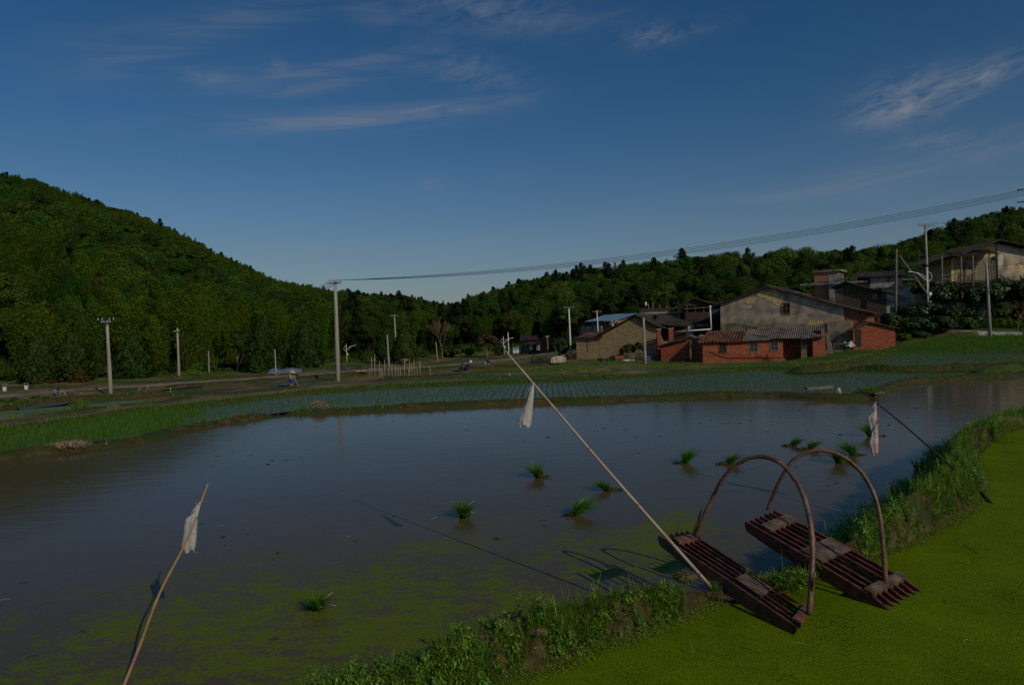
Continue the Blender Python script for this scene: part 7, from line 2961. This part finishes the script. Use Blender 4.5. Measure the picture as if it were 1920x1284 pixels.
# drift on the duckweed: straws and dark bits of stalk
n = 230
xx, yy = rng.uniform(.5, 16, n), rng.uniform(3.6, 16, n)
k = in_poly(xx, yy, duck_poly) & (dist_line(xx, yy, [(p.x, p.y) for p in Gw]) > .12)
xx, yy = xx[k], yy[k]
n = len(xx)
def bit(L, w, m):
    q = MB()
    q.tube([(-L / 2, 0, .002), (0, L * .08, .006), (L / 2, 0, .001)], w, 4)
    me = bpy.data.meshes.new('straw_bit')
    me.from_pydata([tuple(p) for p in q.v], [], q.f)
    me.materials.append(MT[m])
    return me
scatter('floating_straws', [bit(.12, .002, 'darkwood'), bit(.20, .0022, 'darkwood'), bit(.10, .0018, 'bamboo'), bit(.30, .002, 'darkwood')], np.stack([xx, yy, np.full(n, ZG + .002)], 1), np.stack([0 * xx, 0 * xx, rng.normal(.2, .7, n)], 1), rng.uniform(.5, 1.3, n), rng.choice(4, n, p=[.4, .25, .25, .1]), 'thin straws and bits of dark stalk drifting on the duckweed')
n = 420
xx, yy = rng.uniform(-12, 14, n), rng.uniform(5.5, 24, n)
k = in_poly(xx, yy, pond_poly) & (fbm(xx, yy, 311, 3, .3) > -.1)
xx, yy = xx[k], yy[k]
n = len(xx)
scatter('floating_straws', [bit(.10, .003, 'darkwood'), bit(.06, .006, 'bankmud'), bit(.10, .0025, 'bamboo'), bit(.08, .008, 'darkwood')], np.stack([xx, yy, np.full(n, .002)], 1), np.stack([0 * xx, 0 * xx, rng.normal(.2, .8, n)], 1), rng.uniform(.4, 1.5, n), rng.choice(4, n, p=[.4, .25, .15, .2]), 'bits of stalk and scum drifting on the flooded field')
# a few stalks standing in the duckweed
SPR = [tuft(3, .26, .16, .006, 'grass', 3, .4, .01, 'sprout'), tuft(2, .32, .1, .006, 'grass', 3, .3, .01, 'sprout')]
sp_px = [(1355, 1175), (1365, 1170), (1395, 1215), (1425, 1225), (1820, 1060), (1300, 1230), (1780, 1000), (1640, 1090), (1900, 1130), (1500, 1240)]
sp = [tuple(at(a, b, ZG)) for a, b in sp_px]
scatter('sprouts', SPR, sp, [(0, 0, i * 1.3) for i in range(len(sp))], [.6 + .05 * (i % 5) for i in range(len(sp))], [i % 2 for i in range(len(sp))], 'single grass sprouts standing in the duckweed')

# planks, tray and bag on the far bank
p = at(1537, 728, .36)
o = thing('old_plank', 'two old split planks lying end to end on the far bank', 'plank', p)
for (x0, y0, x1, y1) in ((1511, 728, 1536, 727), (1533, 727, 1558, 724.5)):
    a_, b_ = at(x0, y0, .36) - p, at(x1, y1, .36) - p
    q = MB()
    q.beam(a_, b_, .22, .09)
    q.build('plank', 'greywood', o)
p = at(1625, 739, .12)
o = thing('seedling_tray', 'long dark tray heaped with green seedlings at the edge of the far bank', 'tray', p)
s = p.y / FPX
q = MB()
q.hexa([Vector(v_) for v_ in [(-18 * s, -.22, -.04), (16 * s, -.22, -.04), (16 * s, .22, -.04), (-18 * s, .22, -.04), (-20 * s, -.28, .08), (19 * s, -.28, .08), (19 * s, .28, .08), (-20 * s, .28, .08)]])
q.build('tray', 'darkmetal', o)
V, Q, off = [], [], 0
for k in range(46):
    vv, qq = blades(9, .28, .2, .02, .4, .05, 2)
    vv = vv + np.array([random.uniform(-20, 19) * s, random.uniform(-.2, .2), .05])
    V.append(vv)
    Q.append(qq + off)
    off += len(vv)
c = bpy.data.objects.new('seedlings', np_mesh('seedlings', np.concatenate(V), np.concatenate(Q), 'ricedark'))
C.objects.link(c)
c.parent = o
q = MB()
q.beam((4 * s, -.40, .06), (21 * s, -.46, .10), .16, .05)
q.build('end_plank', 'greywood', o)
p = at(1572, 739, .10)
o = hanging_bag('plastic_bag', 'crumpled white plastic bag stuck on the far bank below the old planks', ([(1571, 1574, 727), (1569, 1576, 731), (1568, 1577, 735), (1568, 1577, 738), (1570, 1575, 740)], p.y), 'bag', seed=14, tie=False)
# posts, marker stone, lumps on the plain
p = at(955, 709, -.2)
o = thing('wooden_stump', 'short grey wooden stump on the bank behind the rice', 'stump', atY(955, 709, 42))
q = MB()
q.lathe([(.0, -.3), (.11, -.3), (.10, .1), (.095, .30), (.0, .31)], n=9)
q.build('stump', 'greywood', o)
o = thing('marker_stone', 'small white marker stone beside the dirt road', 'marker stone', atY(883, 682, 84))
q = MB()
q.hexa([(-.16, -.1, -.2), (.16, -.1, -.2), (.16, .1, -.2), (-.16, .1, -.2), (-.14, -.08, .42), (.14, -.08, .42), (.14, .08, .42), (-.14, .08, .42)])
q.build('stone', 'whitepaint', o)
lump('grain_sack', 'pale yellow sack lying on the plain, left of the two', 'sack', atY(669, 696, 68), .34, 'yellowstraw', 31, (1.1, .6, .35))
lump('grain_sack', 'pale yellow sack lying on the plain, right of the two', 'sack', atY(681.5, 696, 68), .34, 'yellowstraw', 32, (1.1, .6, .35))
lump('rubble_heap', 'long heap of grey white sacks at the foot of the second roadside pole', 'heap', atY(362, 712, 76), .8, 'concrete', 33, (1.25, .5, .3))
lump('earth_heap', 'dark covered heap of earth by the road left of the farmer', 'heap', atY(482, 708, 72), .8, 'blacktarp', 34, (1.0, .6, .3))
lump('earth_heap', 'dark wet heap of earth by the puddle right of the bamboo stakes', 'heap', atY(842, 703, 66), 1.1, 'mud', 35, (1.6, .5, .22))
o = thing('plastic_tunnel', 'black plastic sheet stretched low over a seedbed by the road', 'seedbed cover', atY(683, 690, 80))
q = MB()
q.sheet((-1.2, 0, 0), (1.3, 0, .02), (1.3, .5, .12), (-1.2, .5, .12), 12, 4, lambda u, v: .05 * math.sin(u * 9), .03)
q.build('sheet', 'blacktarp', o)
o = thing('plastic_tunnel', 'grey plastic covered seedbed behind the straw-hatted farmer', 'seedbed cover', atY(535, 700, 74))
q = MB()
n = 8
q.sheet((-2.0, 0, 0), (1.6, 0, 0), (1.6, .9, .5), (-2.0, .9, .5), 16, 4, lambda u, v: .08 * math.sin(u * 12), .03)
q.build('sheet', 'greysteel', o)

# bamboo stakes on the plain
rr = random.Random(3)
SK = [(697, 670, 706), (703, 664, 704), (711, 677, 705), (718, 694, 706), (721, 675, 706), (729, 690, 705), (735, 683, 706), (741, 686, 705), (747, 690, 706), (751, 690, 705), (758, 672, 705), (768, 672, 702),
      (766, 690, 704), (772, 680, 704), (777, 675, 703), (783, 690, 703), (788, 676, 703), (807, 687, 702), (692, 690, 706), (714, 690, 707)]
for i, (px, ty, by) in enumerate(SK):
    Y = 62 + rr.uniform(-2, 3)
    b_, t = atY(px, by, Y), atY(px - rr.uniform(-1, 1.5), ty, Y)
    q = MB()
    q.tube([Vector((0, 0, -.3)), (t - b_) * .5, t - b_], [.035, .03, .02], 6)
    o = q.build('bamboo_stake', 'bamboo', None)
    o.location = b_
    tag(o, 'thin upright bamboo stake in the stand of stakes on the brown plain', 'stake', 'bamboo stakes on the plain')
for i, (x0, y0, x1, y1, lab) in enumerate([(163, 742, 171, 756, 'thin bent cane sticking up in the green seedbed'), (270, 735, 285, 748, 'thin leaning cane right of the left pole'), (274, 733, 279, 722, 'short pale curved cane beyond the left pole'),
                                           (258, 735, 264, 726, 'short leaning stick right of the left pole'), (130, 752, 115, 728, 'thin cane leaning beside the bending farmer'), (145, 742, 154, 737, 'short pale board lying in the weeds right of the bending farmer'),
                                           (220, 751, 220.5, 745, 'tiny white peg at the edge of the green seedbed'), (320, 738, 319, 726, 'thin upright cane before the roadside concrete pole'), (47, 754, 49, 746, 'short white peg on the left bank')]):
    Y = 50
    a_, b_ = atY(x0, y0, Y), atY(x1, y1, Y)
    q = MB()
    q.tube([Vector((0, 0, 0)), (b_ - a_) * .5 + Vector((.02, 0, .03)), b_ - a_], [.03, .025, .018], 6)
    o = q.build('cane', 'bamboo', None)
    o.location = a_
    tag(o, lab, 'cane')


# ------------------------------------------------------------------ people
def skin(name, joints, edges, radii, m, parent=None, sub=2):
    me = bpy.data.meshes.new(name)
    me.from_pydata([tuple(j) for j in joints], edges, [])
    me.update()
    o = bpy.data.objects.new(name, me)
    C.objects.link(o)
    md = o.modifiers.new('skin', 'SKIN')
    sv = me.skin_vertices[0].data if me.skin_vertices else None
    if sv is None:
        bm = bmesh.new()
        bm.from_mesh(me)
        bm.verts.layers.skin.verify()
        bm.to_mesh(me)
        bm.free()
        sv = me.skin_vertices[0].data
    for i, r in enumerate(radii):
        rx = r if isinstance(r, tuple) else (r, r)
        sv[i].radius = rx
        sv[i].use_root = (i == 0)
    md.use_smooth_shade = True
    ss = o.modifiers.new('smooth', 'SUBSURF')
    ss.levels = sub
    ss.render_levels = sub
    me.materials.append(MT[m])
    if parent:
        o.parent = parent
    return o


def person(label, loc, rz, pose, scale, shirt, trousers, hat='bamboo', bare_legs=True, hats=1.0):
    """pose: dict of joints in metres, facing +x, feet on z = 0"""
    o = thing('person', label, 'person', loc, rz)
    o.scale = (scale,) * 3
    J = {k: Vector(v) for k, v in pose.items()}
    order = ['pelvis', 'waist', 'chest', 'neck', 'head', 'crown', 'lsh', 'lel', 'lwr', 'lha', 'rsh', 'rel', 'rwr', 'rha', 'lhip', 'lkn', 'lan', 'lto', 'rhip', 'rkn', 'ran', 'rto']
    idx = {k: i for i, k in enumerate(order)}
    E_ = [('pelvis', 'waist'), ('waist', 'chest'), ('chest', 'neck'), ('neck', 'head'), ('head', 'crown'), ('chest', 'lsh'), ('lsh', 'lel'), ('lel', 'lwr'), ('lwr', 'lha'), ('chest', 'rsh'), ('rsh', 'rel'), ('rel', 'rwr'), ('rwr', 'rha'),
          ('pelvis', 'lhip'), ('lhip', 'lkn'), ('lkn', 'lan'), ('lan', 'lto'), ('pelvis', 'rhip'), ('rhip', 'rkn'), ('rkn', 'ran'), ('ran', 'rto')]
    rad = dict(pelvis=.13, waist=.12, chest=.14, neck=.055, head=.095, crown=.085, lsh=.06, lel=.042, lwr=.032, lha=.036, lhip=.085, lkn=.058, lan=.038, lto=.035)
    for k in list(rad):
        if k[0] == 'l' and k[1:] in ('sh', 'el', 'wr', 'ha', 'hip', 'kn', 'an', 'to'):
            rad['r' + k[1:]] = rad[k]
    skin('body', [J[k] for k in order], [(idx[a], idx[b]) for a, b in E_], [rad[k] for k in order], 'skin', o)
    so = ['chest', 'waist', 'pelvis', 'lsh', 'lel2', 'rsh', 'rel2', 'nk']
    J['lel2'] = J['lsh'].lerp(J['lel'], .95)
    J['rel2'] = J['rsh'].lerp(J['rel'], .95)
    J['nk'] = J['chest'].lerp(J['neck'], .55)
    skin('shirt', [J[k] for k in so], [(0, 1), (1, 2), (0, 3), (3, 4), (0, 5), (5, 6), (0, 7)], [.175, .155, .15, .085, .065, .085, .065, .085], shirt, o)
    f = .72 if bare_legs else 1.0
    J['lk2'] = J['lhip'].lerp(J['lkn'], f) if bare_legs else J['lkn']
    J['rk2'] = J['rhip'].lerp(J['rkn'], f) if bare_legs else J['rkn']
    to = ['pelvis', 'lhip', 'lk2', 'rhip', 'rk2']
    ed = [(0, 1), (1, 2), (0, 3), (3, 4)]
    ra = [.155, .115, .095, .115, .095]
    if not bare_legs:
        J['la2'], J['ra2'] = J['lkn'].lerp(J['lan'], .8), J['rkn'].lerp(J['ran'], .8)
        to += ['la2', 'ra2']
        ed += [(2, 5), (4, 6)]
        ra += [.065, .065]
    skin('trousers', [J[k] for k in to], ed, ra, trousers, o)
    d = (J['crown'] - J['head']).normalized()
    c = J['crown'] + d * .02
    q = MB()
    q.lathe([(.30, -.03), (.29, -.015), (.20, .035), (.11, .085), (.095, .14), (.05, .165), (0, .17)], (0, 0, 0), 18)
    q.lathe([(0, .15), (.09, .12), (.105, .07), (.20, .02), (.30, -.034)], (0, 0, 0), 18)
    hb = q.build('hat', hat, o)
    hb.location = c
    hb.scale = (hats,) * 3
    hb.rotation_euler = d.to_track_quat('Z', 'Y').to_euler()
    # face: brow and nose turned towards +x of the head
    fx = Vector((1, 0, 0)) - d * d.x
    fx = fx.normalized() if fx.length > .1 else Vector((0, 0, -1))
    q = MB()
    q.tube([J['head'] + fx * .10 + d * .03, J['head'] + fx * .125 - d * .012, J['head'] + fx * .10 - d * .02], [.010, .018, .012], 6)
    q.build('nose', 'skin', o)
    q = MB()
    sd = d.cross(fx)
    q.tube([J['head'] - fx * .06 + sd * .085 + d * .02, J['head'] - fx * .10 + d * .02, J['head'] - fx * .06 - sd * .085 + d * .02], [.045, .06, .045], 8)
    q.build('hair', 'dark', o)
    return o, J


MT['pattern'] = mat('patterned_cloth', (.02, .03, .025), (.62, .60, .48), scale=7, detail=2, lo=.48, hi=.55)
MT['bluecloth'] = mat('blue_cloth', (.03, .05, .28), (.045, .07, .36), scale=5)
MT['lightblue'] = mat('light_blue_cloth', (.10, .20, .38), (.16, .28, .48), scale=5)
MT['darkcloth'] = mat('dark_cloth', (.02, .02, .03), (.05, .05, .06), scale=5)
MT['greycloth'] = mat('grey_cloth', (.05, .05, .09), (.45, .43, .45), scale=9, lo=.45, hi=.58)
MT['redcloth'] = mat('red_cloth', (.28, .03, .05), (.40, .06, .07), scale=5)
MT['strawhat'] = mat('straw_hat', (.42, .30, .18), (.60, .46, .30), scale=12, bump=.2)

STAND = dict(pelvis=(0, 0, .86), waist=(.02, 0, 1.02), chest=(.06, 0, 1.26), neck=(.11, 0, 1.42), head=(.15, 0, 1.52), crown=(.17, 0, 1.60),
             lsh=(.07, .19, 1.34), lel=(.16, .24, 1.08), lwr=(.36, .14, .98), lha=(.44, .08, .95), rsh=(.07, -.19, 1.34), rel=(.14, -.25, 1.08), rwr=(.34, -.16, .90), rha=(.42, -.12, .86),
             lhip=(0, .10, .82), lkn=(.05, .11, .46), lan=(-.02, .12, .08), lto=(.12, .13, .03), rhip=(0, -.10, .82), rkn=(.02, -.11, .46), ran=(-.06, -.12, .08), rto=(.08, -.13, .03))
STOOP = dict(pelvis=(-.06, 0, .82), waist=(.02, 0, .97), chest=(.18, 0, 1.14), neck=(.29, 0, 1.24), head=(.36, 0, 1.31), crown=(.41, 0, 1.37),
             lsh=(.20, .19, 1.18), lel=(.34, .24, .96), lwr=(.52, .14, .82), lha=(.58, .10, .78), rsh=(.20, -.19, 1.18), rel=(.32, -.24, .94), rwr=(.48, -.14, .76), rha=(.54, -.10, .72),
             lhip=(-.05, .10, .78), lkn=(.10, .13, .44), lan=(.04, .14, .06), lto=(.18, .15, .02), rhip=(-.05, -.10, .78), rkn=(-.04, -.13, .42), ran=(-.24, -.14, .06), rto=(-.10, -.15, .02))
BEND = dict(pelvis=(-.10, 0, .80), waist=(.06, 0, .90), chest=(.30, 0, .92), neck=(.46, 0, .90), head=(.56, 0, .86), crown=(.64, 0, .84),
            lsh=(.34, .19, .92), lel=(.38, .22, .64), lwr=(.46, .16, .40), lha=(.50, .13, .32), rsh=(.34, -.19, .92), rel=(.40, -.22, .66), rwr=(.52, -.14, .46), rha=(.56, -.10, .38),
            lhip=(-.08, .10, .76), lkn=(.06, .13, .42), lan=(-.04, .14, .06), lto=(.10, .15, .02), rhip=(-.08, -.10, .76), rkn=(.02, -.13, .42), ran=(-.16, -.14, .06), rto=(-.02, -.15, .02))

b_ = atY(547, 731, 53)
px_m = 53 / FPX
o, J = person('person in a wide straw hat, patterned shirt and blue shorts, standing with a hoe', b_, R(-25), STAND, 36 * px_m / 1.72, 'pattern', 'bluecloth', 'strawhat')
s = 36 * px_m / 1.72
rot = Matrix.Rotation(R(-25), 3, 'Z')
tp, bt = J['lha'] + Vector((-.12, -.02, .16)), Vector((1.0, -.05, .02))
ho = thing('hoe', 'long-handled hoe held by the straw-hatted farmer', 'hoe', b_, R(-25))
ho.scale = (s,) * 3
q = MB()
q.tube([tp, bt], .018, 7)
q.build('handle', 'bamboo', ho)
q = MB()
q.hexa([bt + Vector(v_) for v_ in [(-.2, -.1, -.05), (-.2, .1, -.05), (.02, .07, .03), (.02, -.07, .03), (-.2, -.1, -.035), (-.2, .1, -.035), (.02, .07, .05), (.02, -.07, .05)]])
q.build('blade', 'metal', ho)
b_ = atY(106, 754, 50)
person('person in light blue shirt and dark hat bending over at the far left', b_, R(-35), STOOP, .78, 'lightblue', 'darkcloth', 'darkcloth', True, .6)
b_ = atY(877, 697.5, 70)
person('tiny person bending over the seedbed, left one of the two', b_, R(150), BEND, .95, 'greycloth', 'darkcloth', 'darkcloth', False, .6)
b_ = atY(910, 691.5, 74)
person('tiny person with a pale hat bending over the seedbed, right one of the two', b_, R(20), BEND, .98, 'darkcloth', 'greycloth', 'strawhat', False, .85)
b_ = atY(753, 688, 84)
person('person in a red top and pale hat bending between the slim evergreens', b_, R(30), BEND, 1.0, 'redcloth', 'darkcloth', 'whitepaint', False, .8)
